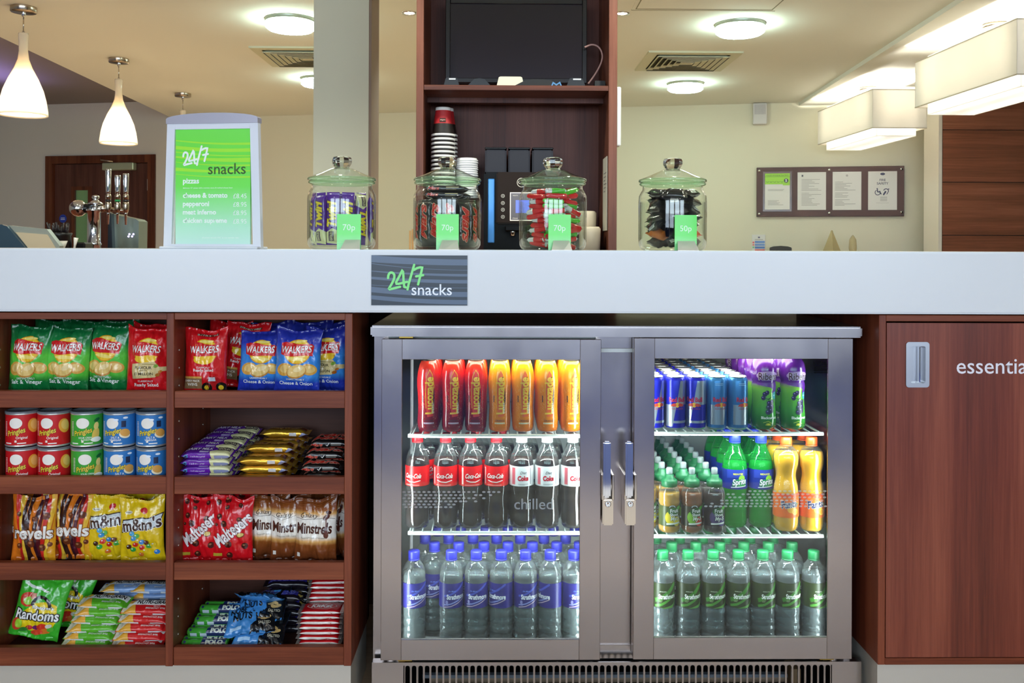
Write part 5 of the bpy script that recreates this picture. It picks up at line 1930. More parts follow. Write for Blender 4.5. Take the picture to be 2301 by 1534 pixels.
def pile(kinds, what, group, px, Y0, zs, cols, T, D, dx=0.0, jit=.002, yawj=.02, step_back=.0, tail='', tilt=0.0, loose=0.0):
    """Stacks one behind the other: cols = bars in each stack, front first."""
    p = P(px, 1060, Y0)
    for c, n in enumerate(cols):
        for k in range(n):
            lab = '%s, %s from the bottom in the %s stack%s' % (what, BL[k] if k else 'lowest', DEP[c], tail)
            if k == 0:
                lab = '%s at the bottom of the %s stack%s' % (what, DEP[c], tail)
            kinds[(c + k) % len(kinds)].put((p.x + dx * c + rnd.uniform(-jit, jit), Y0 + c * D + k * step_back + rnd.uniform(-jit, jit), zs + k * T * (1 + loose * c)), lab, group, (tilt, 0, rnd.uniform(-yawj, yawj)))


pile(mk, 'purple chocolate bar', 'purple chocolate bars', 469, 2.192, SZ[1] + .009, [4, 4, 4, 4, 4], .0172, .0405, .005, tilt=.18, loose=.09)
pile(gk, 'gold and brown chocolate bar', 'gold chocolate bars', 596, 2.196, SZ[1] + .005, [3, 4, 4, 5], .0192, .0445, .006, tilt=.08)
pile(rk, 'black chocolate bar with red script', 'black chocolate bars', 723, 2.192, SZ[1] + .007, [2, 3, 4, 4], .0205, .039, .002, tilt=.18)

# ---------------------------------------------------------------- sharing bags on the third shelf
def choc(it, x, y, r, c='#6a3018'):
    it += [(ell(x, y, r, r), foil(c)), (ell(x - r * .25, y + r * .3, r * .4, r * .3), foil('#a5704a'))]


def revels(seed):
    w, h, t = .105, .168, .03
    it = []
    cols = ['#e8791e', '#e8791e', '#d02a20', '#e6b93a', '#331a16', '#3a1c18', '#e07a20', '#3a1620', '#5a1a22', '#d02a20', '#e9b62c', '#e8a020']
    n = len(cols)
    for k, c in enumerate(cols):
        x0, x1 = -w / 2 + w * k / n, -w / 2 + w * (k + 1) / n
        bend = lambda v, k=k: .007 * math.sin(v * 28 + k * .4)
        seg = 10
        pts_ = [(max(-w / 2, min(w / 2, x0 + bend(h * j / seg))), h * j / seg) for j in range(seg + 1)]
        pts2 = [(max(-w / 2, min(w / 2, x1 + bend(h * j / seg))), h * j / seg) for j in range(seg + 1)]
        if k == 0:
            pts_ = [(-w / 2, y) for x, y in pts_]
        if k == n - 1:
            pts2 = [(w / 2, y) for x, y in pts2]
        vs = pts_ + pts2
        fs = [(j, seg + 1 + j, seg + 2 + j, j + 1) for j in range(seg)]
        it.append(((vs, fs), foil(c)))
    for x, y, r in ((-.034, .122, .006), (.006, .112, .007), (.034, .118, .009), (-.03, .045, .007), (-.002, .05, .009), (.024, .04, .009), (.042, .048, .006)):
        choc(it, x, y, r)
    it += outlined('revels', .002, .078, .094, foil('#f3efe8'), foil('#8a4a18'), .03, .05, shear=.1, ysc=1.05)
    return single('sweet_bag', 'sweets', bag_mesh('sweet_bag_striped', w, h, t, seed, foil('#e07a1e'), it, crimp=.07, zig=True))


def emms(seed):
    w, h, t = .112, .166, .03
    it = []
    it += [(poly([(-.05, .078), (.046, .094), (.056, .126), (-.046, .112)]), foil('#3a2a20')), (poly([(-.047, .081), (.044, .096), (.053, .123), (-.044, .109)]), foil('#cfd8dc'))]
    it += outlined("m&m's", .003, .1025, .098, foil('#3d1f16'), foil('#f4f2ee'), .022, .04, rot=.12, ysc=1.15)
    it += [(ell(-.030, .13, .011, .0045, .1), foil('#f0ead0')), (txt('PEANUT', -.030, .13, .016, .02), foil('#3a2a20')), (ell(.008, .137, .008, .008), foil('#c8202a')), (ell(.008, .131, .004, .003), foil('#e8a0a0'))]
    rr = random.Random(4)
    for x, y, c in ((-.02, .078, '#4aa8d8'), (-.008, .072, '#58b050'), (-.016, .066, '#3f93cc'), (-.004, .06, '#d0b020'), (.004, .056, '#3f86c6'), (-.03, .044, '#4a2a18'), (-.012, .05, '#d83020'), (.004, .042, '#d02a24'), (.016, .056, '#6a3a20'), (.024, .047, '#49a848'), (.034, .05, '#e0c22a'), (-.02, .036, '#3aa84a'), (.012, .034, '#e6c21e'), (.0, .024, '#e07830'), (.04, .03, '#2f7ecb')):
        it += [(ell(x, y, .0075, .006, .3), foil(c)), (ell(x - .002, y + .002, .002, .0014), foil('#f4f4f0'))]
    return single('sweet_bag', 'sweets', bag_mesh('sweet_bag_yellow', w, h, t, seed, foil('#e9c417'), it, crimp=.07, zig=True))


def malt(seed):
    w, h, t = .098, .166, .034
    it = [(ell(.0, .085, .002, .002), foil('#b01018'))]
    for x, y, r in ((-.034, .15, .006), (-.012, .155, .007), (.02, .15, .006), (-.03, .118, .007), (.02, .112, .007), (-.012, .138, .005), (-.018, .1, .008), (-.008, .05, .009), (.032, .045, .008), (-.004, .022, .008), (-.038, .098, .004)):
        choc(it, x, y, r, '#4a1c16')
    it += [(ell(.022, .073, .0105, .0065, .15), foil('#7a3a18')), (ell(.022, .074, .0085, .005, .15), foil('#e6cd7a')), (rect(-.046, .018, -.024, .026), foil('#c8b03a'))]
    it += outlined('Maltesers', .002, .086, .108, foil('#f4ecec'), foil('#5a1014'), .03, .03, rot=.68, ysc=1.55, shear=.1)
    return single('sweet_bag', 'sweets', bag_mesh('sweet_bag_red', w, h, t, seed, foil('#d5121d'), it, crimp=.06))


def minst(seed):
    w, h, t = .102, .165, .034
    g = grad([(0, '#5a2a14'), (.2, '#7a3e1c'), (.3, '#8d4e20'), (.36, '#d9a45a'), (.42, '#efe8dc'), (.7, '#f2ece2'), (.77, '#d9a45a'), (.83, '#8d4a1c'), (.9, '#7a3c18'), (1, '#5f2f16')], 'Z', 0, h)
    it = [(stroke([(-.048, .116), (-.02, .112), (.02, .118), (.048, .112)], .0009), foil('#4a3020')), (txt('Galaxy', -.014, .121, .044, .0, shear=.5, ysc=1.1), foil('#3a2a22')), (txt('Minstrels', -.002, .0915, .088, .03, ysc=1.5, shear=.1), foil('#4a2014')),
          (txt('Exquisite milk chocolate', -.004, .068, .06, .0), foil('#8a7a62')), (ell(.028, .118, .008, .006, .4), foil('#5a2418')), (ell(.032, .128, .007, .004, -.4), foil('#4a1c14')), (ell(.028, .076, .006, .009), foil('#5a2418')), (stroke([(.028, .084), (.028, .112)], .002), foil('#6a2c1c')),
          (rect(-.044, .02, -.036, .03), foil('#e8e0d4'))]
    rr = random.Random(2)
    for k in range(7):
        y0 = .135 + k * .004
        it.append((stroke([(-.045, y0), (-.015, y0 + .004), (.015, y0 - .003), (.045, y0 + .003)], .0008, False), foil('#a8642e')))
    return single('sweet_bag', 'sweets', bag_mesh('sweet_bag_brown', w, h, t, seed, g, it, crimp=.06))


GS = 'sharing bags of sweets'
rv = [revels(s) for s in (1.1, 4.4)]
em = [emms(s) for s in (2.2, 5.5)]
ml = [malt(s) for s in (3.3, 6.6)]
mi = [minst(s) for s in (.7, 7.7)]
stand(rv[0], 76, 1190, 2.20, SZ[2], 'striped orange and brown sweet bag, whole word showing, far left of its shelf', GS, .02, .02, .03)
stand(rv[1], 158, 1190, 2.22, SZ[2], 'striped orange and brown sweet bag beside the yellow bags', GS, .03, .02, -.02)
stand(rv[1], 62, 1190, 2.245, SZ[2], 'striped orange and brown sweet bag in the back row at far left', GS, -.01, .02, .0)
stand(rv[0], 172, 1190, 2.30, SZ[2], 'striped orange and brown sweet bag in the back row behind the second striped bag', GS, .0, .02, .0)
stand(em[0], 246, 1190, 2.22, SZ[2], 'yellow sweet bag half hidden by the other yellow bag', GS, .01, .02, .03)
stand(em[1], 320, 1190, 2.195, SZ[2], 'yellow sweet bag beside the shelf divider, whole front showing', GS, -.015, .03, -.03, .98, .985)
stand(em[0], 232, 1190, 2.275, SZ[2], 'yellow sweet bag in the back row behind the half hidden yellow bag', GS, .05, .0, .0)
stand(em[1], 312, 1190, 2.285, SZ[2], 'yellow sweet bag in the back row near the divider', GS, .02, .0, .0, 1, .98)
stand(ml[0], 449, 1190, 2.205, SZ[2], 'red malt ball bag right of the shelf divider, front row', GS, .01, .03, .03, .93)
stand(ml[1], 523, 1190, 2.20, SZ[2], 'red malt ball bag beside the brown and white bags, front row', GS, .0, .03, .0)
stand(ml[1], 470, 1190, 2.27, SZ[2], 'red malt ball bag in the back row at left', GS, .0, .0, .0, 1.05, .97)
stand(ml[0], 555, 1190, 2.275, SZ[2], 'red malt ball bag in the back row at right', GS, .0, .0, .0, 1.05, .97)
stand(mi[0], 608, 1190, 2.225, SZ[2], 'brown and white chocolate bag next to the red bags', GS, .0, .02, .1, .95)
stand(mi[1], 653, 1190, 2.21, SZ[2], 'brown and white chocolate bag, middle one of the front three', GS, .0, .02, .08, .95)
stand(mi[0], 709, 1190, 2.19, SZ[2], 'brown and white chocolate bag with its whole front showing', GS, .01, .03, -.02, 1.0, 1.0)
stand(mi[1], 759, 1190, 2.25, SZ[2], 'brown and white chocolate bag squeezed against the right side panel', GS, .0, .02, -.5, .5)
stand(mi[1], 700, 1190, 2.285, SZ[2], 'brown and white chocolate bag in the back row', GS, .0, .02, .0, 1.05, .97)

# ---------------------------------------------------------------- bottom shelf
def randoms(seed):
    w, h, t = .124, .158, .03
    it = [(ell(-.03, .095, .022, .018, .3), foil('#d8402a')), (ell(-.028, .092, .013, .010, .3), foil('#9fd64a')), (rect(-.024, .098, -.012, .112), foil('#e8a08a')),
          (poly([(-.052, .03), (-.035, .065), (-.01, .088), (.022, .098), (.045, .088), (.05, .05), (.04, .02), (-.04, .018)]), foil('#f0d21c')), (poly([(-.05, .128), (.012, .118), (.016, .123), (-.046, .135)]), foil('#e6efe2'))]
    it += [(stroke(arc(.006, .085, .022, .02, 0, 180, 10), .008), foil('#1a140f'))]
    it += outlined("Rowntree's", .012, .081, .052, foil('#f4f2ea'), foil('#1a140f'), .03, .06, rot=.06)
    it += outlined('Randoms', .0, .06, .108, foil('#f4f4f2'), foil('#1a140f'), .022, .09, rot=.08, shear=.05, ysc=1.2)
    for x, y, rx, ry, c in ((-.045, .03, .012, .016, '#d8482c'), (-.04, .032, .009, .012, '#a5d83a'), (-.012, .026, .01, .006, '#c8303a'), (.006, .03, .009, .006, '#7a2a6a'), (.02, .034, .012, .008, '#d83a24'), (.03, .024, .014, .007, '#e07a2c'), (.01, .018, .016, .007, '#e04a2a'), (.042, .03, .008, .006, '#58b83a'), (.036, .038, .008, .005, '#e8e0d0'), (-.026, .018, .01, .006, '#3f8f3a')):
        it.append((ell(x, y, rx, ry, .3), foil(c)))
    return single('sweet_bag', 'sweets', bag_mesh('sweet_bag_green', w, h, t, seed, foil('#3fb52e'), it, crimp=.06, zig=True))


def cereal_bar(col, dark, seed, end='#e6a93a'):
    L, W, T = .122, .042, .016
    it = [(poly([(-.058, 0), (-.02, 0), (-.036, T + W * .8), (-.058, T + W * .8)]), foil(end)), (poly([(-.05, T + .001), (-.034, T + .018), (-.06, T + .03), (-.06, T)]), foil('#f3e8d4')),
          (poly([(-.040, T + .016), (.054, T + .016), (.056, T + .034), (-.030, T + .034)]), foil('#f2f0ea')), (txt('NUTRI-GRAIN', .010, T + .0255, .076, .03, shear=.1, ysc=1.35), foil('#1c1a1c')), (txt("Kellogg's", -.022, T + .0365, .026, .01, shear=.3), foil('#c81e34')),
          (txt('FRUITY', .022, T + .0125, .016, .012), foil('#f4f2ea')), (txt('BREAKFAST BAR', .02, T + .0065, .046, .018), foil('#f4f2ea')), (rect(-.058, T * .05, -.012, T * .55), foil('#e4e6e8')), (rect(.016, T * .05, .05, T * .55), foil('#d9dcde'))]
    return single('cereal_bar', 'cereal bar', bar_mesh('cereal_bar_' + col, L, W, T, foil(dark), it, .010, seed, 3.0, foil(dark)))


rb = [randoms(s) for s in (1.3, 5.3)]
p = P(99, 1440, 2.215)
rb[0].put((p.x - .028, 2.215, SZ[3] + .015), 'green sweet bag with big white lettering leaning at the bottom left', GS, (-.16, .2, .03), (.97, 1, .93))
p = P(150, 1440, 2.275)
rb[1].put((p.x - .028, 2.275, SZ[3] + .022), 'green sweet bag behind the leaning one, tipped to the right', GS, (-.12, .3, .12), (1, 1, .96))
cg = [cereal_bar('green', '#5fb52a', s) for s in (1.0, 3.0)]
cr_ = [cereal_bar('red', '#cf2022', s) for s in (2.0, 4.0)]
cb_ = [cereal_bar('blue', '#8aa9d8', s) for s in (5.0,)]


def slant(kinds, what, group, px, Y0, zs, n, T, dy, dx, tilt, tail='', px_ref=1420):
    p = P(px, px_ref, Y0)
    for k in range(n):
        lab = '%s, %s from the bottom of its pile%s' % (what, BL[k], tail) if k else '%s at the bottom of its pile%s' % (what, tail)
        kinds[k % len(kinds)].put((p.x + dx * k + rnd.uniform(-.002, .002), Y0 + dy * k, zs + .001 + T * k), lab, group, (tilt, rnd.uniform(-.02, .02), rnd.uniform(-.05, .05)))


GB = 'cereal bars on the bottom shelf'
slant(cg, 'green cereal bar', GB, 200, 2.195, SZ[3] + .006, 6, .0168, .006, .0055, .22)
slant(cr_, 'red cereal bar', GB, 312, 2.19, SZ[3] + .006, 5, .019, .005, .004, .32)
slant(cb_, 'pale blue cereal bar', GB, 286, 2.285, SZ[3] + .004, 7, .0165, .0, .0, .12, ' behind the green bars')
slant(cb_, 'pale blue cereal bar', GB, 352, 2.28, SZ[3] + .004, 7, .0165, .0, .0, .12, ' behind the red bars')

# mint rolls
def mint_roll(seed):
    mb = MB()
    R_ = .0105
    prof = [(.002, -.055), (.0075, -.0545), (R_, -.051), (R_, .051), (.0075, .0545), (.002, .055)]
    M = Matrix.Rotation(PI / 2, 4, 'Y')
    mb.lathe(prof, foil('#3f9c34'), 20, True, True, M)

    def fm_(u, v, off):
        a = v / R_
        return (u, -(R_ + off) * math.cos(a), (R_ + off) * math.sin(a))
    it = [(poly([(-.01, -.006), (.051, -.006), (.051, .02), (-.004, .02)]), foil('#1f2c58'))]
    it += [(txt('POLO', .024, .008, .042, .05, ysc=.9), foil('#c9d3c4'))]
    it += [(rect(-.046 + k * .024, -.009, -.03 + k * .024, .001), foil('#b9c9d2')) for k in range(2)]
    it += [(ell(-.046, .008, .003, .003), foil('#1f2c58'))]
    mb.decals(it, fm_, .004, layer0=2)
    return single('mint_roll', 'mints', mb.mesh('mint_roll'))


pk = mint_roll(1.0)
p = P(460, 1440, 2.19)
for r_, (n, zr) in enumerate(((4, 0), (3, 1), (3, 2), (2, 3))):
    for k in range(n):
        yy = 2.19 + .0215 * (k + .5 * r_) + .012 * r_
        lab = 'green mint roll in the %s layer, %s from the front' % (BL[r_] if r_ else 'bottom', ORD[k])
        pk.put((p.x + .008 * r_ + rnd.uniform(-.003, .003), yy, SZ[3] + .0107 + .0187 * r_), lab, 'green mint rolls', (0, 0, rnd.uniform(-.04, .04)))


# nut packets
def nuts(seed):
    w, h, t = .122, .088, .022
    it = [(poly([(.0, .0), (.061, .0), (.061, .088), (.038, .088), (.026, .06), (.012, .05), (.016, .03), (.002, .02)]), foil('#0d1014')), (txt("NOBBY'S", -.02, .062, .064, .035, rot=.05, ysc=1.3), foil('#11161c')), (txt('NUTS', -.02, .044, .048, .04, rot=.05, ysc=1.3), foil('#11161c')),
          (txt('SALTED', .036, .024, .03, .02), foil('#b9b29c'))]
    for x, y, r in ((.026, .04, .4), (.036, .044, -.2), (.044, .037, .5), (.034, .034, .1)):
        it.append((ell(x, y, .008, .0042, r), foil('#c9a768')))
    it += [(rect(-.05, .012, -.02, .02), foil('#a9cdec'))]
    return single('nut_packet', 'nuts', bag_mesh('nut_packet', w, h, t, seed, foil('#3f86c8'), it, crimp=.08))


nk = [nuts(s) for s in (1.9, 6.1)]
for k, (px, py, Y, dz, rx, ry, rz) in enumerate(((577, 1440, 2.178, .004, -1.05, .02, .02), (560, 1418, 2.19, .027, -1.0, -.1, .05), (580, 1390, 2.215, .048, -1.05, -.05, -.03), (570, 1365, 2.235, .066, -1.15, -.16, .12))):
    p = P(px, py, Y)
    lab = ('blue and black nut packet lying lowest in the pile', 'blue and black nut packet with upright lettering, second in the pile', 'blue and black nut packet tucked in the middle of the pile', 'blue and black nut packet lying upside down on top of the pile')[k]
    o = nk[k % 2].put((p.x, Y, SZ[3] + dz + .006), lab, 'blue nut packets', (rx, ry, rz + (PI if k == 3 else 0)))
    if k == 3:
        o.location.y += .075

def snick(seed):
    it = [(rect(-.05, .019 + .003, .046, .019 + .031), foil('#35308c'))] + outlined('SNICKERS', -.002, .019 + .017, .086, foil('#2f39b8'), foil('#c4c6ea'), .03, .03, shear=.3, ysc=1.5)
    it += [(ell(.052, .03, .006, .004, .5), foil('#b9a24e')), (ell(.048, .044, .005, .004, -.5), foil('#a88f40'))]
    return single('chocolate_bar', 'chocolate bar', bar_mesh('chocolate_bar_dark', .124, .036, .019, foil('#17121a'), it, .010, seed, 3.2))


sk = [snick(1.0), snick(4.0)]
p = P(650, 1380, 2.33)
for k in range(3):
    for j in range(5 + k if k < 2 else 6):
        top = j == (5 + k if k < 2 else 6) - 1
        lab = 'dark peanut bar with blue lettering, %s from the shelf in the %s pile' % (ORD[j], ('front', 'middle', 'back')[k])
        sk[j % 2].put((p.x - .012 + .014 * k + rnd.uniform(-.002, .002), 2.287 + .0385 * k, SZ[3] + .0195 * j), lab, 'dark peanut bars', (.12 if top else 0, 0, .03))


def kit(seed):
    L, W, T = .108, .052, .0105
    it = [(rect(-.046, -.001, .05, T * .95), foil('#e0d6ce')), (ell(.022, T * .38, .008, .0036), foil('#cc1c22')), (txt('KitKat', .022, T * .38, .011, .03), foil('#f0e8e0')), (txt('milk chocolate', -.015, T * .36, .04, .0), foil('#a58d80')),
          (ell(.0, T + .024, .036, .014), foil('#e9c9c4')), (ell(.0, T + .024, .034, .0125), foil('#b81a22'))]
    it += [(txt('KitKat', 0, T + .024, .052, .04, shear=.2, ysc=1.1), foil('#f4ecec'))]
    return single('wafer_bar', 'chocolate bar', bar_mesh('wafer_bar', L, W, T, foil('#c3161f'), it, .008, seed, 3.0, foilm('#d9cbc2')))


kk = [kit(1.0), kit(5.0)]
p = P(722, 1440, 2.195)
for j in range(8):
    kk[j % 2].put((p.x - .001 + rnd.uniform(-.002, .002), 2.196 + .0016 * j, SZ[3] + .0025 + .0115 * j), 'red wafer bar with silver edge, %s' % ('at the bottom of the front stack' if j == 0 else '%s from the bottom of the front stack' % BL[j]), 'red wafer bars', (.02, 0, rnd.uniform(-.02, .02)))
for j in range(12):
    kk[j % 2].put((p.x + .006 + rnd.uniform(-.003, .003), 2.262 + .002 * j, SZ[3] + .0025 + .0115 * j), 'red wafer bar with silver edge, %s' % ('at the bottom of the rear stack' if j == 0 else '%s from the bottom of the rear stack' % (BL[j] if j < 10 else ORD[j])), 'red wafer bars', (.02 if j < 8 else .12, 0, rnd.uniform(-.05, .05)))
# ================================================================ BOTTLES AND CANS IN THE FRIDGE
m_pet = thinglass('pet_clear', '#fbfdfc', 1.5, .03, .02, '#f0f6f6', (60, .15), .14)
m_petg = thinglass('pet_green', '#8fe8a4', 1.5, .03, .22, '#3ccf66', (60, .2), .5)


def liquid(color, rough=.12):
    return pm(color, rough, 0.0, .6, .6)


def ribs(n, amp, z0, z1):
    return lambda z, a: amp * math.cos(n * a) if z0 <= z <= z1 else 0.0


def cap_mesh(r, z0, z1, mat, neck=None):
    mb = MB()
    n = 36
    mb.lathe([(r * .98, z0), (r, z0 + .001), (r, z1 - .002), (r * .92, z1), (.001, z1)], mat, n, True, True, lobes=lambda z, a: .018 * (1 if int(a / (2 * PI) * n + .5) % 2 else -1) if z < z1 - .001 else 0)
    if neck:
        mb.lathe([(r * 1.02, z0 - .004), (r * 1.02, z0 - .001)], neck, 24, True, True)
    return mb.mesh('cap')


def shrink(prof, d):
    return [(max(.001, r - d), z) for r, z in prof]


def clip(prof, z0, z1):
    def at(z):
        for (r0, a), (r1, b) in zip(prof, prof[1:]):
            if a <= z <= b and b > a:
                return r0 + (r1 - r0) * (z - a) / (b - a)
        return prof[-1][0]
    return [(at(z0), z0)] + [(r, z) for r, z in prof if z0 < z < z1] + [(at(z1), z1)]


def petaloid(z, a):
    return .10 * (abs(math.cos(2.5 * a)) - .5) * max(0, 1 - z / .022)


def label_band(prof, z0, z1, mat, items, d=.0006):
    pr = [(r + d, z) for r, z in clip(prof, z0, z1)]
    mb = MB()
    mb.lathe(pr, mat, 40, False, False)
    mb.decals(items, cyl_map(pr, max(r for r, z in pr)), .006, step=.00018)
    return mb.mesh('label')


# --- sleeved energy drink
def energy(kind):
    prof = [(.020, 0), (.0265, .003), (.0285, .012), (.029, .03), (.0275, .06), (.0285, .09), (.0305, .115), (.0305, .13), (.028, .15), (.0235, .168), (.019, .178)]
    if kind == 'o':
        g = grad([(0, '#e0710e'), (.2, '#ef8a12'), (.55, '#f08c14'), (.8, '#f6a01c'), (1, '#f8b52a')], 'Z', 0, .18, .16, None)
        inner, word, dk = '#e8641a', '#f2c230', '#3a2312'
    else:
        g = grad([(0, '#7a1a26'), (.25, '#8a1c28'), (.45, '#c01f1c'), (.8, '#d02420'), (1, '#cc3a26')], 'Z', 0, .18, .16, None)
        inner, word, dk = '#d62b1a', '#f2c02e', '#3a1418'
    mb = MB()
    mb.lathe(prof, g, 36, True, True)
    sw = lambda pts: poly(pts)
    it = [(poly([(-.004, .038), (.012, .04), (.016, .07), (.014, .11), (.008, .145), (.002, .155), (-.006, .145), (-.008, .1), (-.008, .06)]), inkp(inner)), (stroke([(-.008, .06), (-.009, .1), (-.006, .14), (.002, .156), (.009, .145), (.014, .11)], .0012), inkp(word)),
          (poly([(.009, .048), (.0135, .05), (.0165, .08), (.014, .112), (.0115, .09)]), inkp(dk))]
    it += [(txt('Lucozade', .001, .092, .094, .035, rot=PI / 2, shear=-.05, ysc=1.15), inkp(word)), (txt('ENERGY', .0115, .061, .028, .03, rot=PI / 2), inkp('#f4e6c8'))]
    it += [(txt('ORANGE' if kind == 'o' else 'ORIGINAL', .001, .029, .026, .015), inkp('#3a2a20')), (rect(-.014, .0205, .014, .0245), inkp('#e9d9b0' if kind == 'o' else '#c8b0c4')), (rect(-.018, .075, -.0155, .092), inkp('#3a2a18'))]
    rr = random.Random(1)
    dots = [ell(s * rr.uniform(.011, .024), rr.uniform(.012, .12), .0006, .0006, 0, 6) for k in range(70) for s in (-1, 1)]
    it.append((merge(*dots), inkp('#f3c766' if kind == 'o' else '#e0905a')))
    mb.decals(it, cyl_map(prof, .029), .008, step=.00018)
    body = mb.mesh('bottle_sleeve')
    cp = MB()
    cp.lathe([(.0185, .176), (.0195, .178), (.0195, .181)], pm('#2a1a12', .4), 28, True, True)
    cp.lathe([(.0175, .181), (.0178, .196), (.016, .199), (.001, .199)], pm('#e2661c' if kind == 'o' else '#c4231c', .3), 28, True, True)
    return Kind('energy_drink_bottle', 'bottle', [('sleeve', body, None), ('cap', cp.mesh('cap'), None)])


# --- cola
COKE = [(.018, 0), (.026, .001), (.0305, .006), (.0318, .02), (.031, .045), (.0285, .068), (.0285, .078), (.0315, .098), (.0325, .107), (.0325, .158), (.0315, .166), (.0275, .182), (.021, .196), (.0145, .208), (.0135, .214), (.0135, .218)]


def cola(diet):
    body = MB().lathe(COKE, m_pet, 32, True, False, lobes=lambda z, a: petaloid(z, a) + (.012 * math.cos(14 * a) if .03 < z < .09 else 0)).mesh('pet_body')
    liq = MB().lathe(clip(shrink(COKE, .0009), .001, .178), liquid('#24100a' if not diet else '#22120c', .08), 28, True, True, lobes=petaloid).mesh('drink')
    if diet:
        its = [(txt('Diet', .003, .142, .018, .01, shear=.35), inkp('#4a4044')), (txt('Coke', .002, .128, .030, .05, shear=.1, ysc=1.2), inkp('#c8202c')), (rect(-.03, .112, -.02, .154), inkp('#d66a74')), (rect(.022, .112, .026, .154), inkp('#9a9a9e')), (rect(-.012, .1125, .016, .1145), inkp('#b0b0b4'))]
        lb = label_band(COKE, .108, .158, inkp('#dfdfdf'), its)
    else:
        its = outlined('Coca-Cola', .002, .134, .046, inkp('#f7efe9'), inkp('#e02a22'), .02, .01, shear=.45, ysc=1.5)
        its += [(stroke([(-.018, .1225), (-.008, .1195), (.006, .1185), (.022, .1225)], .0022), inkp('#f7efe9')), (rect(-.022, .1105, .02, .112), inkp('#f0b0a8')), (rect(-.032, .112, -.027, .154), inkp('#e8c8c0'))]
        lb = label_band(COKE, .108, .158, inkp('#dc1c1a'), its)
    cp = cap_mesh(.0148, .2175, .236, pm('#e9e9e7' if diet else '#c8151c', .35), pm('#d8d8d6' if diet else '#b01218', .4))
    return Kind('cola_bottle', 'bottle', [('body', body, None), ('drink', liq, None), ('label', lb, None), ('cap', cp, None)])


# --- still and sparkling water
WAT = [(.020, 0), (.027, .001), (.0305, .006), (.0322, .016), (.0325, .03), (.0308, .034), (.0308, .037), (.0325, .041), (.0325, .048), (.0305, .052), (.0305, .055), (.0325, .059), (.0325, .066), (.0308, .070), (.0308, .073), (.0325, .077), (.0325, .09), (.0318, .094), (.0325, .098), (.0325, .163), (.0318, .168), (.0325, .172), (.031, .184), (.0255, .199), (.0175, .209), (.0135, .214), (.0135, .218)]


def water(green):
    bodyg = thinglass('water_pet', '#fafdfd', 1.5, .03, .05, '#f2fafa', (70, .6), .2)
    body = MB().lathe(WAT, bodyg, 32, True, False, lobes=petaloid).mesh('pet_body')
    wm = MATS.get('water_fill')
    if wm is None:
        wm, _nt2, _b2 = newmat('water_fill')
        _b2.inputs['Base Color'].default_value = lin('#e2f0f4')
        _b2.inputs['Transmission Weight'].default_value = .88
        _b2.inputs['Roughness'].default_value = 0.05
        _b2.inputs['IOR'].default_value = 1.25
        MATS['water_fill'] = wm
    liq = MB().lathe(clip(shrink(WAT, .0012), .001, .182), wm, 32, True, True, lobes=lambda z, a: petaloid(z, a) + (.018 * math.cos(6 * a + z * 90) if z < .09 else 0)).mesh('drink')
    pr = clip(WAT, .099, .162)
    wv = lambda y0, y1, w: stroke([(-.03, y0), (-.012, y0 + (y1 - y0) * .15), (.008, y0 + (y1 - y0) * .5), (.03, y1)], w, False)
    if green:
        its = [(wv(.118, .16, .010), inkp('#3f7a2c')), (wv(.104, .135, .006), inkp('#4d8a34')), (poly([(-.034, .099), (-.012, .099), (.022, .107), (.036, .118), (.036, .114), (.02, .099)]), inkp('#5f9a44'))]
        its += [(txt('Strathmore', .006, .1285, .052, .03, ysc=1.45), inkp('#f0f2ea')), (txt('SPARKLING', -.008, .141, .018, .01), inkp('#c8d0b8')), (rect(-.019, .115, -.011, .1165), inkp('#8aa070')), (rect(-.019, .118, -.009, .1195), inkp('#8aa070'))]
        lb = label_band(WAT, .1, .1615, inkp('#2f3a1e'), its)
    else:
        its = [(wv(.108, .128, .003), inkp('#8a93d0')), (wv(.102, .122, .0022), inkp('#c0a8b8')), (wv(.13, .16, .005), inkp('#4a55b8'))]
        its += [(txt('Strathmore', .004, .1285, .053, .03, ysc=1.45), inkp('#f0f0f8')), (txt('Do More', -.008, .143, .02, .02, shear=.3), inkp('#6f8ae0')), (ell(-.022, .115, .0035, .005), inkp('#8a86c0')), (rect(-.026, .107, -.018, .109), inkp('#8a86c0'))]
        lb = label_band(WAT, .1, .1615, inkp('#2e2a7c'), its)
    c = pm('#136b3c' if green else '#23269a', .4)
    cp = cap_mesh(.0152, .2165, .236, c, c)
    return Kind('water_bottle', 'bottle', [('body', body, None), ('water', liq, None), ('label', lb, None), ('cap', cp, None)])


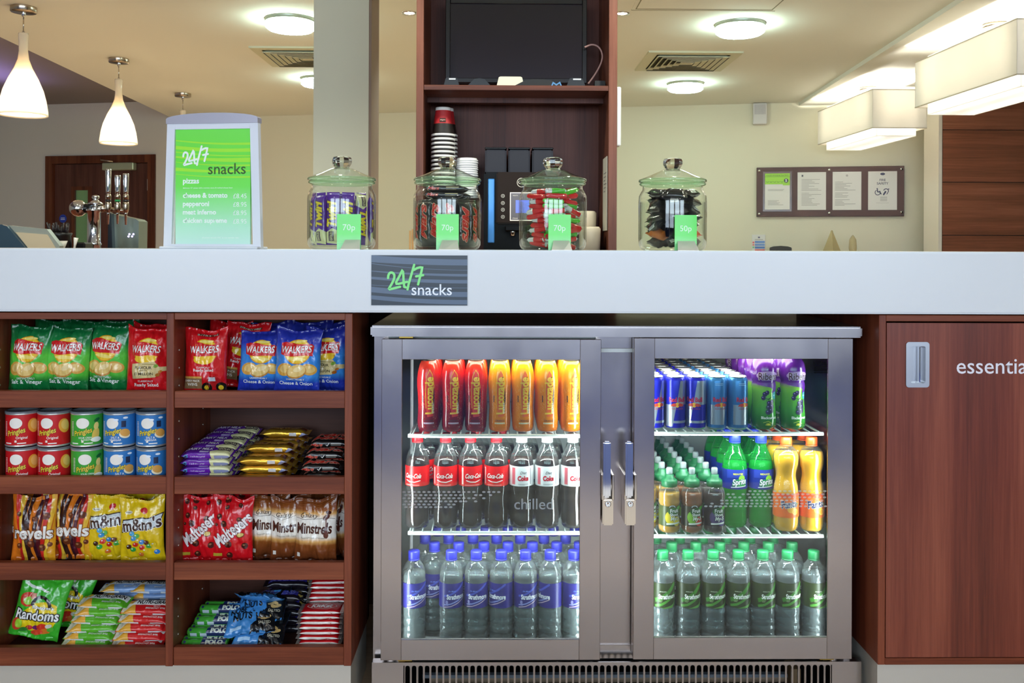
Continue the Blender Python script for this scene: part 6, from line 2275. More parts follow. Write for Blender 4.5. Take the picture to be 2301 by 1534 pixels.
# --- slim can
def can(silver):
    R_ = .0262
    prof = [(.019, 0), (.0215, .001), (R_ - .001, .006), (R_, .009), (R_, .122), (R_ - .0008, .126), (.0225, .1315)]
    base = pm('#bcc3cc', .28, .85)
    mb = MB()
    mb.lathe(prof[:3], base, 32, True, False)
    it = []
    if not silver:
        blue, sil = pm('#1f22b4', .25, .35), pm('#b9c0c8', .28, .8)
        mb.lathe(prof[2:], pm('#1f22b4', .25, .35), 36, False, False)
        it += [(poly([(-.002, .064), (.042, .064), (.042, .124), (.008, .124)]), sil), (poly([(-.042, .009), (-.012, .009), (-.002, .064), (-.042, .064)]), sil), (poly([(-.014, .018), (.04, .018), (.04, .024), (-.013, .024)]), sil)]
    else:
        mb.lathe(prof[2:], pm('#3f7fbf', .25, .45), 36, False, False)
        sil = pm('#a9b6c2', .28, .8)
        it += [(poly([(-.03, .014), (.008, .014), (.016, .064), (-.03, .064)]), sil), (rect(-.016, .113, .004, .1142), inkp('#a8c8e8')), (rect(-.016, .117, .004, .1182), inkp('#a8c8e8'))]
    r_ = inkp('#c2183c')
    it += [(ell(.0, .0635, .006, .006), inkp('#eab02a'))]
    for s in (-1, 1):
        it.append((poly([(s * .002, .064), (s * .005, .068), (s * .009, .0675), (s * .014, .066), (s * .018, .061), (s * .016, .0595), (s * .012, .061), (s * .011, .058), (s * .008, .060), (s * .004, .0595)][::s]), inkp('#d2401e')))
    it += [(txt('Red Bull', .0, .077, .043, .045, ysc=1.2), r_), (txt('ENERGY DRINK', .0, .054, .032, .01), inkp('#b02a4a'))]
    mb.decals(it, cyl_map(prof, R_), .006, step=.00015)
    ld = MB()
    ld.lathe([(.0225, .1315), (.0232, .1325), (.0232, .134), (.0222, .1345), (.0212, .1335), (.0205, .131), (.001, .131)], pm('#d9dad6', .18, .95), 32, False, True)
    ld.lathe([(.006, .1312), (.0065, .1322), (.001, .1324)], pm('#cfd0cc', .2, .95), 14, False, True, Matrix.Translation((0, -.006, 0)))
    ld.lathe([(.008, .1312), (.0085, .1318), (.001, .1318)], pm('#cfd0cc', .2, .95), 14, False, True, Matrix.Translation((0, .006, 0)))
    return Kind('energy_drink_can', 'can', [('body', mb.mesh('can_body'), None), ('lid', ld.mesh('can_lid'), None)])


# --- blackcurrant drink
def ribena():
    prof = [(.018, 0), (.028, .002), (.0315, .010), (.032, .03), (.0305, .05), (.0285, .075), (.0285, .095), (.0305, .112), (.030, .118), (.0285, .124), (.0305, .13), (.0325, .145), (.032, .16), (.028, .176), (.021, .187), (.0175, .190)]
    g = grad([(0, '#1f5a1c'), (.15, '#2f7d24'), (.3, '#4ba030'), (.55, '#7cc43c'), (.585, '#86b83c'), (.64, '#6a3a86'), (.67, '#5c2484'), (1, '#5a1f86')], 'Z', 0, .19, .18, None)
    mb = MB()
    mb.lathe(prof, g, 36, True, True)
    it = [(poly([(.006, .112), (.03, .095), (.034, .124), (-.03, .124), (-.03, .119)]), inkp('#5c2484')), (poly([(.012, .10), (.03, .07), (.032, .124), (.02, .124)]), inkp('#5a1f86')), (ell(.0, .142, .03, .012), inkp('#a98ac2'))]
    it += outlined('Ribena', .002, .1405, .052, inkp('#4a1c34'), inkp('#e9dff0'), .02, .04, ysc=1.35)
    it += [(ell(.022, .09, .008, .010), inkp('#3a9aa2')), (txt('NEW', .022, .09, .010, .02), inkp('#d0eef0'))]
    for x, y, r in ((-.008, .094, .0065), (-.002, .098, .006), (-.012, .084, .006), (.004, .07, .0075), (.012, .062, .007), (.002, .06, .0075), (.008, .052, .0075), (.0, .048, .007), (.014, .074, .006)):
        it += [(ell(x, y, r, r), inkp('#231440')), (ell(x - .002, y + .002, .0018, .0015), inkp('#8a7ab8'))]
    it += [(poly([(-.01, .088), (.0, .082), (.012, .088), (.002, .078)]), inkp('#1d4a18')), (stroke([(-.004, .08), (-.002, .05)], .001), inkp('#2a6a1c')), (txt('Blackcurrant', .004, .033, .042, .025, ysc=1.15), inkp('#f0f4ea'))]
    it += [(stroke([(-.012, .02), (.0, .024), (.01, .018)], .0012), inkp('#bfd23a'))] + [(stroke([(.0, .014), (.007 * math.cos(a), .014 + .006 * math.sin(a))], .0014, False), inkp('#e6e03a')) for a in (k * .6 for k in range(6))]
    mb.decals(it, cyl_map(prof, .031), .007, step=.00018)
    cp = cap_mesh(.017, .19, .208, pm('#4a1a72', .35))
    return Kind('blackcurrant_bottle', 'bottle', [('sleeve', mb.mesh('bottle_sleeve'), None), ('cap', cp, None)])


# --- children's juice drink
def fruit(kind):
    prof = [(.022, 0), (.0275, .002), (.0292, .008), (.0292, .014), (.0275, .018), (.0275, .068), (.0292, .072), (.0296, .078), (.0280, .083), (.0296, .088), (.0285, .098), (.0235, .110), (.019, .115)]
    lq = {'y': '#c9921c', 'a': '#8a4a18', 'p': '#2a1020'}[kind]
    body = MB().lathe(prof, thinglass('pet_thick', '#f0f2ea', 1.5, .03, .04, '#ffffff', None, .2), 32, True, True).mesh('pet_body')
    liq = MB().lathe(clip(shrink(prof, .0012), .002, .1), liquid(lq, .1), 28, True, True).mesh('drink')
    ac = {'y': '#d9c42a', 'a': '#7fb53a', 'p': '#3f3468'}[kind]
    it = [(ell(-.008, .04, .014, .016), inkp(ac)), (ell(.012, .03, .012, .012), inkp({'y': '#e8d040', 'a': '#cc3a2a', 'p': '#4a3a78'}[kind])), (ell(.004, .055, .018, .010), inkp('#1f5a2c' if kind != 'y' else '#2f6a2c'))]
    it += outlined('Fruit', .004, .057, .024, inkp('#f6f8f4'), inkp('#15301c'), .02, .05, ysc=1.0)
    it += outlined('Shoot', .004, .0475, .024, inkp('#f6f8f4'), inkp('#15301c'), .02, .05, ysc=1.0)
    it += outlined('My-5', .006, .036, .026, inkp('#e9efe0'), inkp('#1c1c1c'), .02, .05, shear=.2, ysc=1.1)
    it += [(poly([(-.018, .022), (.022, .024), (.022, .028), (-.018, .026)]), inkp('#e9ece4')), (ell(.018, .064, .007, .004, .3), inkp('#4fa53a')), (stroke(arc(-.002, .064, .008, .006, 20, 160, 8), .002), inkp('#c8d0d8'))]
    lb = label_band(prof, .018, .068, inkp({'y': '#3f4a1c', 'a': '#33301c', 'p': '#1c1c24'}[kind]), it)
    c = pm('#216f42', .4)
    cp = MB().lathe([(.0192, .113), (.0212, .114), (.0212, .128), (.0195, .130), (.0125, .135), (.0115, .142), (.0085, .1435)], c, 30, True, True, lobes=lambda z, a: .012 * math.cos(18 * a) if z < .129 else 0)
    sp = MB().lathe([(.0082, .143), (.0088, .146), (.0088, .157), (.0072, .160), (.001, .160)], thinglass('spout_cover', '#e8eef0', 1.45, .1, .7, '#d8dee0'), 20, True, True)
    return Kind('juice_bottle', 'bottle', [('body', body, None), ('juice', liq, None), ('label', lb, None), ('cap', cp.mesh('cap'), None), ('spout_cover', sp.mesh('spout_cover'), None)])


# --- lemon-lime
SPR = [(.018, 0), (.026, .001), (.0305, .006), (.032, .02), (.030, .04), (.0315, .055), (.030, .072), (.0315, .088), (.0325, .098), (.0325, .150), (.0318, .158), (.028, .175), (.021, .191), (.0145, .205), (.0135, .212), (.0135, .218)]


def sprite():
    body = MB().lathe(SPR, m_petg, 32, True, False, lobes=lambda z, a: petaloid(z, a) + (.02 * math.sin(9 * a + z * 120) if .02 < z < .09 else 0)).mesh('pet_body')
    fill = thinglass('lime_fill', '#8fe8a0', 1.33, .05, .6, '#4fe07c', None, .6)
    liq = MB().lathe(clip(shrink(SPR, .0014), .001, .168), fill, 28, True, True).mesh('drink')
    its = [(poly([(-.032, .128), (.032, .134), (.032, .15), (-.032, .15)]), inkp('#2d3f9e')), (ell(.008, .128, .009, .008), inkp('#8fcf3a')), (poly([(-.018, .108), (.02, .108), (.024, .124), (-.016, .126)]), inkp('#2a8a48'))]
    its += outlined('Sprite', .002, .1175, .038, inkp('#f0f4f4'), inkp('#16225c'), .02, .05, shear=.2, rot=.1, ysc=1.3)
    its += [(txt('REDUCED', -.002, .139, .026, .03), inkp('#e6dc3a')), (stroke([(-.02, .105), (.02, .108)], .0016), inkp('#e9f0ea'))]
    lb = label_band(SPR, .1, .149, inkp('#1d2c82'), its)
    cp = cap_mesh(.0148, .2175, .236, pm('#2b3fc4', .35), pm('#2b3fc4', .35))
    return Kind('lemonade_bottle', 'bottle', [('body', body, None), ('drink', liq, None), ('label', lb, None), ('cap', cp, None)])


# --- orangeade
FAN = [(.018, 0), (.026, .001), (.0305, .006), (.032, .02), (.0325, .036), (.0325, .098), (.031, .112), (.027, .13), (.0258, .14), (.027, .15), (.0315, .168), (.0328, .182), (.0315, .192), (.026, .203), (.017, .211), (.0135, .214), (.0135, .218)]


def orange():
    body = MB().lathe(FAN, m_pet, 32, True, False, lobes=lambda z, a: petaloid(z, a) + (.012 * math.cos(16 * a) if .105 < z < .16 else 0)).mesh('pet_body')
    liq = MB().lathe(clip(shrink(FAN, .0009), .001, .2), liquid('#eeac16', .1), 28, True, True, lobes=petaloid).mesh('drink')
    its = [(poly([(-.034, .098), (.034, .098), (.034, .09), (-.034, .088)]), inkp('#e8501e')), (ell(.006, .058, .012, .009), inkp('#f2b040')), (ell(.016, .052, .009, .008), inkp('#f4c45a')), (ell(.016, .052, .0065, .0055), inkp('#f0a028')), (ell(.022, .07, .007, .0035, .5), inkp('#3f8f2a'))]
    its += outlined('Fanta', .0, .0715, .042, inkp('#20245c'), inkp('#e9eef4'), .03, .05, rot=.12, ysc=1.25)
    lb = label_band(FAN, .037, .097, inkp('#e86a1c'), its)
    cp = cap_mesh(.0148, .2175, .236, pm('#e8541c', .35), pm('#e8541c', .35))
    return Kind('orangeade_bottle', 'bottle', [('body', body, None), ('drink', liq, None), ('label', lb, None), ('cap', cp, None)])


ROWN = ['front row', 'second row back', 'third row back', 'fourth row back', 'fifth row back', 'sixth row back', 'seventh row back', 'eighth row back']
YFB = 2.318                              # middle of the front rows


def ranks(kind, what, group, pxs, z, nrow, dy, where, turns=None, shift=0.0, py=1100, y0=YFB, rows0=0, seedr=1, offs=None, sc=1.0, sz=1.0):
    rr = random.Random(seedr)
    for r in range(rows0, nrow):
        for k, px in enumerate(pxs):
            p = P(px, py, y0)
            sx = (offs[r] if offs else 0.0)
            kd = kind[k] if isinstance(kind, list) else kind
            w = what[k] if isinstance(what, list) else what
            lab = '%s, %s, %s' % (w, ROWN[r], where[k])
            kd.put((p.x + sx + rr.uniform(-.0004, .0004), y0 + dy * r + rr.uniform(-.0004, .0004), z + .0008), lab, group, (0, 0, (turns[k] if turns and r == 0 else rr.uniform(-.5, .5))), (sc, sc, sz))


S1L, S2L, S1R, S2R = SHELF
NUM = ['leftmost', 'second from left', 'third from left', 'fourth from left', 'fifth from left', 'sixth from left', 'seventh from left', 'eighth from left']
eo, er = energy('o'), energy('r')
ranks([er] * 3, 'red energy drink bottle', 'red energy drink bottles', (963, 1017, 1069), S1L, 4, .0625, ['leftmost of three', 'middle of three', 'rightmost of three'], (.12, .14, -.05), py=890, sc=.95)
ranks([eo] * 4, 'orange energy drink bottle', 'orange energy drink bottles', (1123, 1175, 1230, 1283), S1L, 4, .0625, NUM, (.02, .08, .06, .15), py=890, sc=.95)
ck, dk = cola(False), cola(True)
ranks([ck] * 4, 'red-capped cola bottle', 'red-capped cola bottles', (938, 1001, 1057, 1115), S2L, 3, .068, NUM, (-.35, -.1, .25, -.15), py=1100, offs=[0, .012, .02], sc=.945)
ranks([dk] * 3, 'white-capped cola bottle', 'white-capped cola bottles', (1172, 1229, 1287), S2L, 3, .068, ['leftmost of three', 'middle of three', 'rightmost of three'], (.05, .0, .1), py=1100, offs=[0, .012, .02], sc=.945)
wb, wg = water(False), water(True)
blx = (930, 1014, 1070, 1126, 1181, 1236, 1289)
ranks([wb] * 7, 'blue-capped water bottle', 'blue-capped water bottles', blx, zfl, 1, .067, NUM, (.45, .35, .05, -.55, .3, -1.0, .45), py=1340, sc=.935)
ranks([wb] * 7, 'blue-capped water bottle', 'blue-capped water bottles', (972, 1028, 1086, 1142, 1198, 1254, 1306), zfl, 4, .066, NUM, None, py=1330, y0=YFB, rows0=1, offs=[0, 0, -.03, 0], sc=.935)
cn, cs = can(False), can(True)
cpx = (1470, 1517, 1563, 1610, 1657)
ranks([cn, cn, cn, cs, cs], ['blue and silver drink can'] * 3 + ['light blue drink can'] * 2, 'energy drink cans', cpx, S1R, 8, .0535, ['leftmost', 'second from left', 'third from left', 'left one of two', 'right one of two'], (.35, .02, -.35, .25, .5), py=910, y0=2.312, sc=.985)
rbn = ribena()
ranks([rbn] * 2, 'purple and green blackcurrant bottle', 'blackcurrant bottles', (1716, 1780), S1R, 5, .067, ['left file', 'right file'], (.1, .2), py=890, sz=.965)
fy, fa_, fp_ = fruit('y'), fruit('a'), fruit('p')
ranks([fy, fa_, fp_], ['yellow juice bottle with sports cap', 'amber juice bottle with sports cap', 'dark purple juice bottle with sports cap'], 'juice bottles with sports caps', (1504, 1554, 1605), S2R, 8, .0605, ['yellow file', 'amber file', 'purple file'], (.2, .15, .1), py=1150, y0=2.305, sc=.935, offs=[0] + [-.009] * 7)
q = P(1452, 1150, 2.335)
fy.put((q.x, 2.335, S2R + .0008), 'yellow juice bottle just showing at the left edge of the right door', 'juice bottles with sports caps', (0, 0, .4), (.95, .95, 1))
sp_ = sprite()
ranks([sp_] * 2, 'green lemonade bottle with blue cap', 'green lemonade bottles', (1651, 1709), S2R, 4, .068, ['left file', 'right file'], (.1, .15), py=1090, y0=2.352, sc=.98)
fo_ = orange()
ranks([fo_] * 2, 'orangeade bottle with orange cap', 'orangeade bottles', (1766, 1823), S2R, 4, .068, ['left file', 'right file'], (.0, .05), py=1090, sc=.97)
ranks([wg] * 7, 'green-capped water bottle', 'green-capped water bottles', (1489, 1545.5, 1602, 1658.5, 1714, 1769, 1828), zfl, 1, .067, NUM, (.1, .15, .1, .0, .25, .2, .3), py=1340, sc=.935)
ranks([wg] * 7, 'green-capped water bottle', 'green-capped water bottles', (1520, 1576, 1631, 1687, 1743, 1798), zfl, 4, .066, NUM, None, py=1330, y0=YFB, rows0=1, offs=[0, 0, -.03, 0], sc=.935)

# ================================================================ SWEET JARS ON THE COUNTER
m_jar = thinglass('jar_glass', '#fafdf9', 1.52, .0, .0)
m_jare = thinglass('jar_rim_glass', '#d2ecd0', 1.6, .0, .10, '#d8f0d4', None, .3)
m_knob, _nt, _b = newmat('jar_knob_glass')
_b.inputs['Base Color'].default_value = lin('#f4f8ee')
_b.inputs['Transmission Weight'].default_value = 1.0
_b.inputs['Roughness'].default_value = 0.02
_b.inputs['IOR'].default_value = 1.5
YJ = 2.36
KJ = YJ / F_PX
JP = [(.074, 0), (.0815, .004), (.086, .013), (.0875, .03), (.0875, .125), (.0865, .14), (.081, .151), (.0775, .156), (.0765, .166)]
JRIM = [(.0765, .166), (.0795, .1665), (.0845, .169), (.0855, .172), (.083, .175), (.0765, .1765)]
JLID = [(.0785, .1755), (.0862, .1765), (.0875, .179), (.0862, .1825), (.078, .186), (.060, .193), (.042, .201), (.030, .2065), (.024, .208)]
JKNOB = [(.019, .207), (.018, .2105), (.0225, .216), (.0258, .223), (.0258, .231), (.0235, .236), (.018, .2385), (.0005, .239)]
jb = MB().lathe(JP, m_jar, 56, True, False)
jb.lathe([(.001, .006), (.07, .006), (.08, .012), (.0835, .03), (.0835, .125)], m_jar, 56, False, False)
jr = MB().lathe(JRIM, m_jare, 56, False, False)
jl = MB().lathe(JLID, m_jar, 56, False, False)
jl.lathe(JLID[:4], m_jare, 56, False, False, Matrix.Translation((0, 0, .0004)))
jk = MB().lathe(JKNOB, m_knob, 10, True, True, None, False)
JAR = Kind('sweet_jar', 'jar', [('glass_body', jb.mesh('jar_body'), None), ('rim', jr.mesh('jar_rim'), None), ('lid', jl.mesh('jar_lid'), None), ('knob', jk.mesh('jar_knob'), 2)])

# price cards
card_m = grad([(0, '#8ce89a'), (.3, '#6fe070'), (.42, '#52dd48'), (1, '#4fdc46')], 'Z', 0, .09, .5, None)


def price_card(price, px0, px1, pt, hx0, hx1, label):
    Yc = 2.235
    p0, p1 = P(px0, 558, Yc), P(px1, pt, Yc)
    w, h = p1.x - p0.x, p1.z - ZT
    t = thing('price_card', label, 'price card', ((p0.x + p1.x) / 2, Yc, ZT), 'price cards')
    mb = MB()
    mb.box(p0.x, p1.x, Yc, Yc + .0012, ZT, p1.z, card_m)
    its = [(rect(.0, h * (.2 + .035 * k), w, h * (.2 + .035 * k) + .0012 - .0002 * k), card('#a6f0a4')) for k in range(4)]
    its.append((txt(price, w * .5, h * .60, w * .52, .0), card('#eaffea')))
    mb.decals(its, flat_map((p0.x, Yc, ZT)), None)
    mb.build('card', t)
    a, b = P(hx0, 558, Yc - .03).x, P(hx1, 558, Yc - .03).x
    zh = Z(540, Yc)
    mb = MB()
    sk = .006
    vs = [(a - sk, Yc - .034, ZT + .0008), (b + sk * .8, Yc - .034, ZT + .0008), (b, Yc - .002, zh), (a, Yc - .002, zh)]
    vs += [(x, y + .0015, z) for x, y, z in vs]
    mb.raw(vs, [(0, 1, 2, 3), (7, 6, 5, 4), (0, 4, 5, 1), (1, 5, 6, 2), (2, 6, 7, 3), (3, 7, 4, 0)], pm('#d8cfc8', .3, .2))
    mb.box(a - sk, b + sk * .8, Yc - .034, Yc + .02, ZT, ZT + .001, pm('#d8cfc8', .3, .2))
    mb.build('holder', t)


price_card('70p', 757, 811, 481, 771, 805, 'green 70p price card in front of the leftmost jar')
price_card('70p', 980, 1031, 481, 992, 1027, 'green 70p price card in front of the jar of black bars')
price_card('70p', 1232, 1283, 482, 1245, 1281, 'green 70p price card in front of the jar of red and green bars')
price_card('50p', 1516, 1566, 483, 1528, 1566, 'green 50p price card in front of the rightmost jar')

JX = []
for px, lab in ((768, 'lidded glass jar of purple and yellow chocolate bars, leftmost of the four'), (1005, 'lidded glass jar of upright black chocolate bars'), (1242, 'lidded glass jar of red and green wrapped bars'), (1511, 'lidded glass jar of dark wrapped sweets, rightmost of the four')):
    p = P(px, 500, YJ)
    JX.append(p.x)
    JAR.put((p.x, YJ, ZT + .0005), lab, 'lidded glass jars', (0, 0, rnd.uniform(0, .6)))
# jar 1: purple bars upright
def twirl(seed):
    L, W, T = .132, .03, .014
    it = [(poly([(-.066, .0), (-.036, .0), (-.024, T + .012), (-.036, T + .03), (-.06, T + .03)]), CREAM), (rect(-.056, T + .008, -.032, T + .021), foil('#5a4a50')), (txt('GOLD', -.044, T + .0145, .021, .03), foil('#d8cfa4'))]
    it += outlined('Twirl', .012, T + .0145, .066, foil('#f2d42a'), foil('#3a1458'), .05, .04, shear=.25, ysc=1.05)
    return single('chocolate_bar', 'chocolate bar', bar_mesh('chocolate_bar_twist', L, W, T, PUR, it, .008, seed, 3.2))


tw = [twirl(1.0), twirl(3.0)]


def upright(kinds, jx, n, L, radius, what, group, tilt=.05, dz=0.0, flip=(), fronts=None, order_txt=None, T=.014):
    for k in range(n):
        a = fronts[k] if fronts else -PI / 2 + 2 * PI * k / n
        x, y = jx + radius * math.cos(a), YJ + radius * math.sin(a)
        # long axis upright, printed top face outwards
        out = Vector((math.cos(a), math.sin(a), 0))
        up = Vector((0, 0, 1)) if k not in flip else Vector((0, 0, -1))
        up = (up + Vector((rnd.uniform(-tilt, tilt), rnd.uniform(-tilt, tilt), 0))).normalized()
        out = (out - up * out.dot(up)).normalized()
        yv = out.cross(up)
        R3 = Matrix((up, yv, out)).transposed()
        o = kinds[k % len(kinds)].put((0, 0, 0), '%s, %s' % (what, order_txt[k]), group)
        c = Vector((x, y, ZT + .012 + L / 2 + dz))
        o.rotation_euler = R3.to_euler()
        o.location = c - out * (T / 2)


DEG = math.radians
upright(tw, JX[0], 8, .13, .0735, 'purple chocolate bar in the leftmost jar', 'purple bars in the leftmost jar', .012, 0.0, (4,), [DEG(d) for d in (-152, -124, -97, -68, -40, 5, 60, 130)],
        ['at the left against the glass', 'second from the left', 'in the middle behind the price card', 'right of the price card', 'at the right against the glass', 'at the right side of the back', 'in the middle of the back', 'at the left side of the back'])
upright(tw, JX[0], 3, .13, .026, 'purple chocolate bar in the leftmost jar', 'purple bars in the leftmost jar', .012, 0.002, (), [DEG(d) for d in (-120, -30, 100)], ['inner left', 'inner right', 'in the core of the bundle'])
mj = [single('chocolate_bar', 'chocolate bar', bar_mesh('chocolate_bar_black_short', .118, .032, .018, foil('#141010'), outlined('Mars', .004, .018 + .016, .09, MRED, MWHT, .035, .03, shear=.45, ysc=.8), .007, s, 3.0)) for s in (1.0, 2.0)]
upright(mj, JX[1], 8, .118, .0715, 'black chocolate bar in the second jar', 'black bars in the second jar', .012, -.003, (4, 5), [DEG(d) for d in (-156, -131, -107, -82, -54, -28, 50, 120)],
        ['at the left against the glass', 'second from the left', 'third from the left', 'behind the price card', 'right of the price card', 'at the right against the glass', 'at the back right', 'at the back left'])
upright(mj, JX[1], 3, .118, .034, 'black chocolate bar in the second jar', 'black bars in the second jar', .012, -.003, (), [DEG(d) for d in (-120, -30, 100)], ['inner left', 'inner right', 'in the core of the bundle'])
ms = [single('chocolate_bar', 'chocolate bar', bar_mesh('chocolate_bar_black_lying', .112, .029, .016, foil('#141010'), outlined('Mars', -.030, .008, .03, MRED, MWHT, .035, .03, shear=.4, ysc=.7) + [(rect(.002, .009, .034, .0112), foil('#c9b98a')), (rect(.002, .0045, .028, .006), foil('#8f835f'))], .007, 1.5, 3.2))]
for k, (dy, z, rz) in enumerate(((-.034, .1315, .05), (-.036, .1475, -.03), (-.0, .129, .02), (.0, .1475, .1), (.034, .1315, -.1))):
    ms[0].put((JX[1] + .004 * k - .006, YJ + dy, ZT + z), 'black chocolate bar lying on the upright ones in the second jar, %s' % ('front lower', 'front upper', 'middle lower', 'middle upper', 'rearmost')[k], 'black bars in the second jar', (0, 0, rz))
# jar 3: red and green wrapped bars
def mini(c1, c2, seed, base='#d9dad8'):
    L, W, T = .064, .030, .0128
    it = [(rect(-.010, -.002, .024, T + W * .9), foil(c1)), (rect(-.002, T + .004, .014, T + .016), foil(c2))]
    return single('wrapped_sweet', 'sweets', bar_mesh('wrapped_sweet', L, W, T, foil(base), it, .005, seed, 3.4, foil(c2), .0028))


mn = [mini('#d4141c', '#4fb432', 1.0, '#d4141c'), mini('#56c02e', '#d4141c', 2.0, '#56c02e'), mini('#d4141c', '#d8d9d6', 3.0), mini('#49b52c', '#e6e8e4', 4.0)]
FN = ['front', 'front', 'front', 'front', 'rear', 'rear']
lv = ['lowest', 'second', 'third', 'fourth', 'fifth', 'sixth', 'seventh', 'eighth', 'ninth', 'tenth', 'eleventh', 'topmost']
spots = [(-.046, -.050, 'front left'), (.004, -.062, 'front middle'), (.05, -.046, 'front right'), (-.03, .01, 'inner left'), (.035, .012, 'inner right'), (0, .055, 'rear')]
for k in range(12):
    for j, (sx, sy, nm) in enumerate(spots):
        if k == 11 and j > 3:
            continue
        big = sx > .04
        mn[(k * 2 + j * 3 + (k * j) % 3) % 4].put((JX[2] + sx * .70 + rnd.uniform(-.007, .007), YJ + sy * .82 + rnd.uniform(-.004, .004), ZT + .008 + .0122 * k),
            'red, green and white wrapped bar in the third jar, %s layer, %s' % (lv[k], nm), 'wrapped bars in the third jar', (rnd.uniform(-.15, .15), rnd.uniform(-.28, .28) * (1.4 if big else .6), rnd.uniform(-.2, .2) + math.atan2(sx, -sy) * .75))
# jar 4: dark wrapped sweets in twisted film
def dark_sweet(c, seed, lab_):
    it = []
    if lab_ == 1:
        it = [(rect(-.012, .012, .014, .03), foil('#d9dde0'))] + [(rect(-.010 + k * .0035, .013, -.0085 + k * .0035, .029), foil('#6b7480')) for k in range(6)]
    elif lab_ == 2:
        it = [(rect(-.014, .014, .006, .026), foil('#ded8cc')), (rect(-.012, .021, .004, .0225), foil('#6a625a')), (rect(-.012, .017, .002, .0185), foil('#6a625a'))]
    return single('wrapped_sweet', 'sweets', bar_mesh('dark_sweet', .062, .034, .021, foil(c, .14), it, .008, seed, 2.2, None, .008))


dk_ = [dark_sweet('#17130f', 1.0, 0), dark_sweet('#1c1a1c', 2.0, 1), dark_sweet('#201a16', 3.0, 2), dark_sweet('#15171c', 4.0, 0), dark_sweet('#2c241e', 5.0, 0)]
odd = [dark_sweet('#b8642a', 6.0, 0), dark_sweet('#e0542a', 7.0, 0)]
n = 0
spots = [(-.05, -.034, 'front left'), (.0, -.060, 'front middle'), (.05, -.034, 'front right'), (-.045, .034, 'rear left'), (.045, .034, 'rear right'), (.0, .0, 'core')]
for k in range(7):
    for j, (sx, sy, nm) in enumerate(spots):
        kd = dk_[(k * 3 + j * 2) % 5]
        what = 'dark wrapped sweet'
        if (k, j) == (1, 0):
            kd, what = odd[0], 'copper-coloured wrapped sweet'
        if (k, j) == (1, 2):
            kd, what = odd[1], 'orange wrapped sweet'
        kd.put((JX[3] + sx * .78 + rnd.uniform(-.003, .003), YJ + sy * .76 + rnd.uniform(-.003, .003), ZT + .013 + .0205 * k), '%s in the rightmost jar, %s layer, %s' % (what, lv[k] if k < 6 else 'topmost', nm), 'wrapped sweets in the rightmost jar',
               (rnd.uniform(.1, .65) if sy < 0 else rnd.uniform(-.3, .3), rnd.uniform(-.45, .45), math.atan2(sx, -sy) + rnd.uniform(-.25, .25)))

# ================================================================ MENU STAND
YM = 2.29
turn = .10
m0, m1 = P(378, 410, YM), P(585, 410, YM + .02)
wst = .232
mc = P(479, 558, YM)
zt_l = Z(266, YM, 481)
t = thing('menu_stand', 'white counter stand with a bright green 24/7 snacks and pizzas price poster', 'menu stand', (0, 0, 0))
Hs = Z(278, YM, 481) - ZT
m_fr = pm('#e4e6ee', .3)
mb = MB()
hb, ht = wst / 2 + .013, wst / 2 + .004


def slab(mb, pts, y0, y1, mat):
    mb.prism(pts, y0, y1, mat)


b_ = .021
H0 = Hs
# frame of four bars, wider at the foot
for pts in ([(-hb, 0), (-hb + b_, 0), (-ht + b_, H0), (-ht, H0)], [(hb - b_, 0), (hb, 0), (ht, H0), (ht - b_, H0)], [(-hb + b_, 0), (hb - b_, 0), (hb - b_, .012), (-hb + b_, .012)], [(-ht + b_, H0 - .014), (ht - b_, H0 - .014), (ht - b_, H0), (-ht + b_, H0)]):
    slab(mb, pts, -.008, .008, m_fr)
mfr = mb.mesh('frame')
mb = MB()
capc = [(-ht - .001, H0)] + [(ht + .001, H0)] + [(ht + .001, H0 + .012)] + [((ht + .001) * math.cos(PI * k / 12), H0 + .012 + .014 * math.sin(PI * k / 12)) for k in range(1, 12)] + [(-ht - .001, H0 + .012)]
mb.prism(capc, -.012, .012, pm('#b9b6c4', .3, .3))
mcap = mb.mesh('top_cap')
mb = MB()
gp = grad([(0, '#d0f4e6'), (.15, '#bff4d2'), (.32, '#a0f2a2'), (.5, '#76ee56'), (.75, '#6fea40'), (1, '#76ea52')], 'Z', .012, H0 - .014, .4, None)
pw2, ph = wst - 2 * b_ + .008, H0 - .026
mb.box(-pw2 / 2, pw2 / 2, -.004, .004, .012, .012 + ph, gp)
its = []
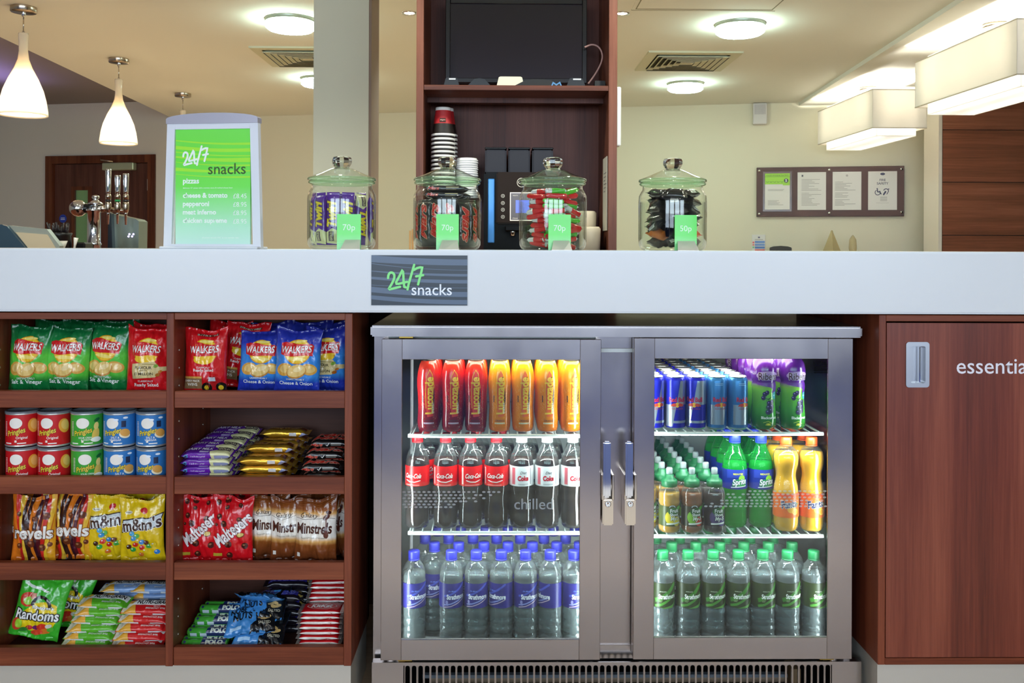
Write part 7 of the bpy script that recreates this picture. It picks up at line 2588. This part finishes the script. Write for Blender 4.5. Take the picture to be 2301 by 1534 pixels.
for (l0, l1, r0, r1) in ((.09, .10, .12, .14), (.14, .17, .17, .20), (.19, .20, .23, .24), (.23, .245, .25, .29), (.28, .285, .31, .325), (.33, .36, .36, .37), (.385, .39, .41, .425)):
    up = [(pw2 * k / 12, ph * (1 - (l0 + (r0 - l0) * k / 12 + .012 * math.sin(k / 12 * PI)))) for k in range(13)]
    dn = [(pw2 * k / 12, ph * (1 - (l1 + (r1 - l1) * k / 12 + .012 * math.sin(k / 12 * PI)))) for k in range(13)]
    its.append((poly(dn + up[::-1]), card('#a8f03c')))
wt = card('#f4fff4')
its += handwritten(pw2 * .10, ph * .69, ph * .165, .005, wt)
its += [(txt('snacks', pw2 * .69, ph * .655, pw2 * .50, .004), card('#3a5a2c'))]


def ltxt(s, x, y, size, bold, mat):
    vs, fs = _glyphs(s, bold, 0.0, 1.0)
    x0 = min(v[0] for v in vs)
    return (([(x + (a - x0) * size, y + b * size) for a, b in vs], fs), mat)


its += [ltxt('pizzas', pw2 * .10, ph * .53, .0185, .03, wt), ltxt("delicious 12'' pizzas with a tomato sauce & melted cheese base", pw2 * .10, ph * .484, .0052, .0, wt)]
for k, (a, pr) in enumerate((('cheese & tomato', '£8.45'), ('pepperoni', '£8.95'), ('meat inferno', '£8.95'), ('chicken supreme', '£8.95'))):
    yy = ph * (.405 - .073 * k)
    its += [ltxt(a, pw2 * .10, yy, .0172, .03, wt), ltxt(pr, pw2 * .775, yy - .002, .0165, .0, wt)]
its += [ltxt('(v)', pw2 * .665, ph * .405, .0062, .0, wt), ltxt('all prices include VAT at the current rate', pw2 * .36, ph * .05, .0058, .0, wt)]
mb.decals(its, flat_map((-pw2 / 2, -.004, .012)), None, step=.00015)
mpo = mb.mesh('poster')
mb = MB()
mb.box(-hb, hb, -.03, .035, 0, .006, m_fr, .002)
mba = mb.mesh('base')
for nm, me in (('frame', mfr), ('top_cap', mcap), ('poster', mpo), ('base', mba)):
    o = bpy.data.objects.new(nm, me)
    COL.objects.link(o)
    o.parent = t
t.location = (mc.x, YM, ZT)
t.rotation_euler = (0, 0, -.16)
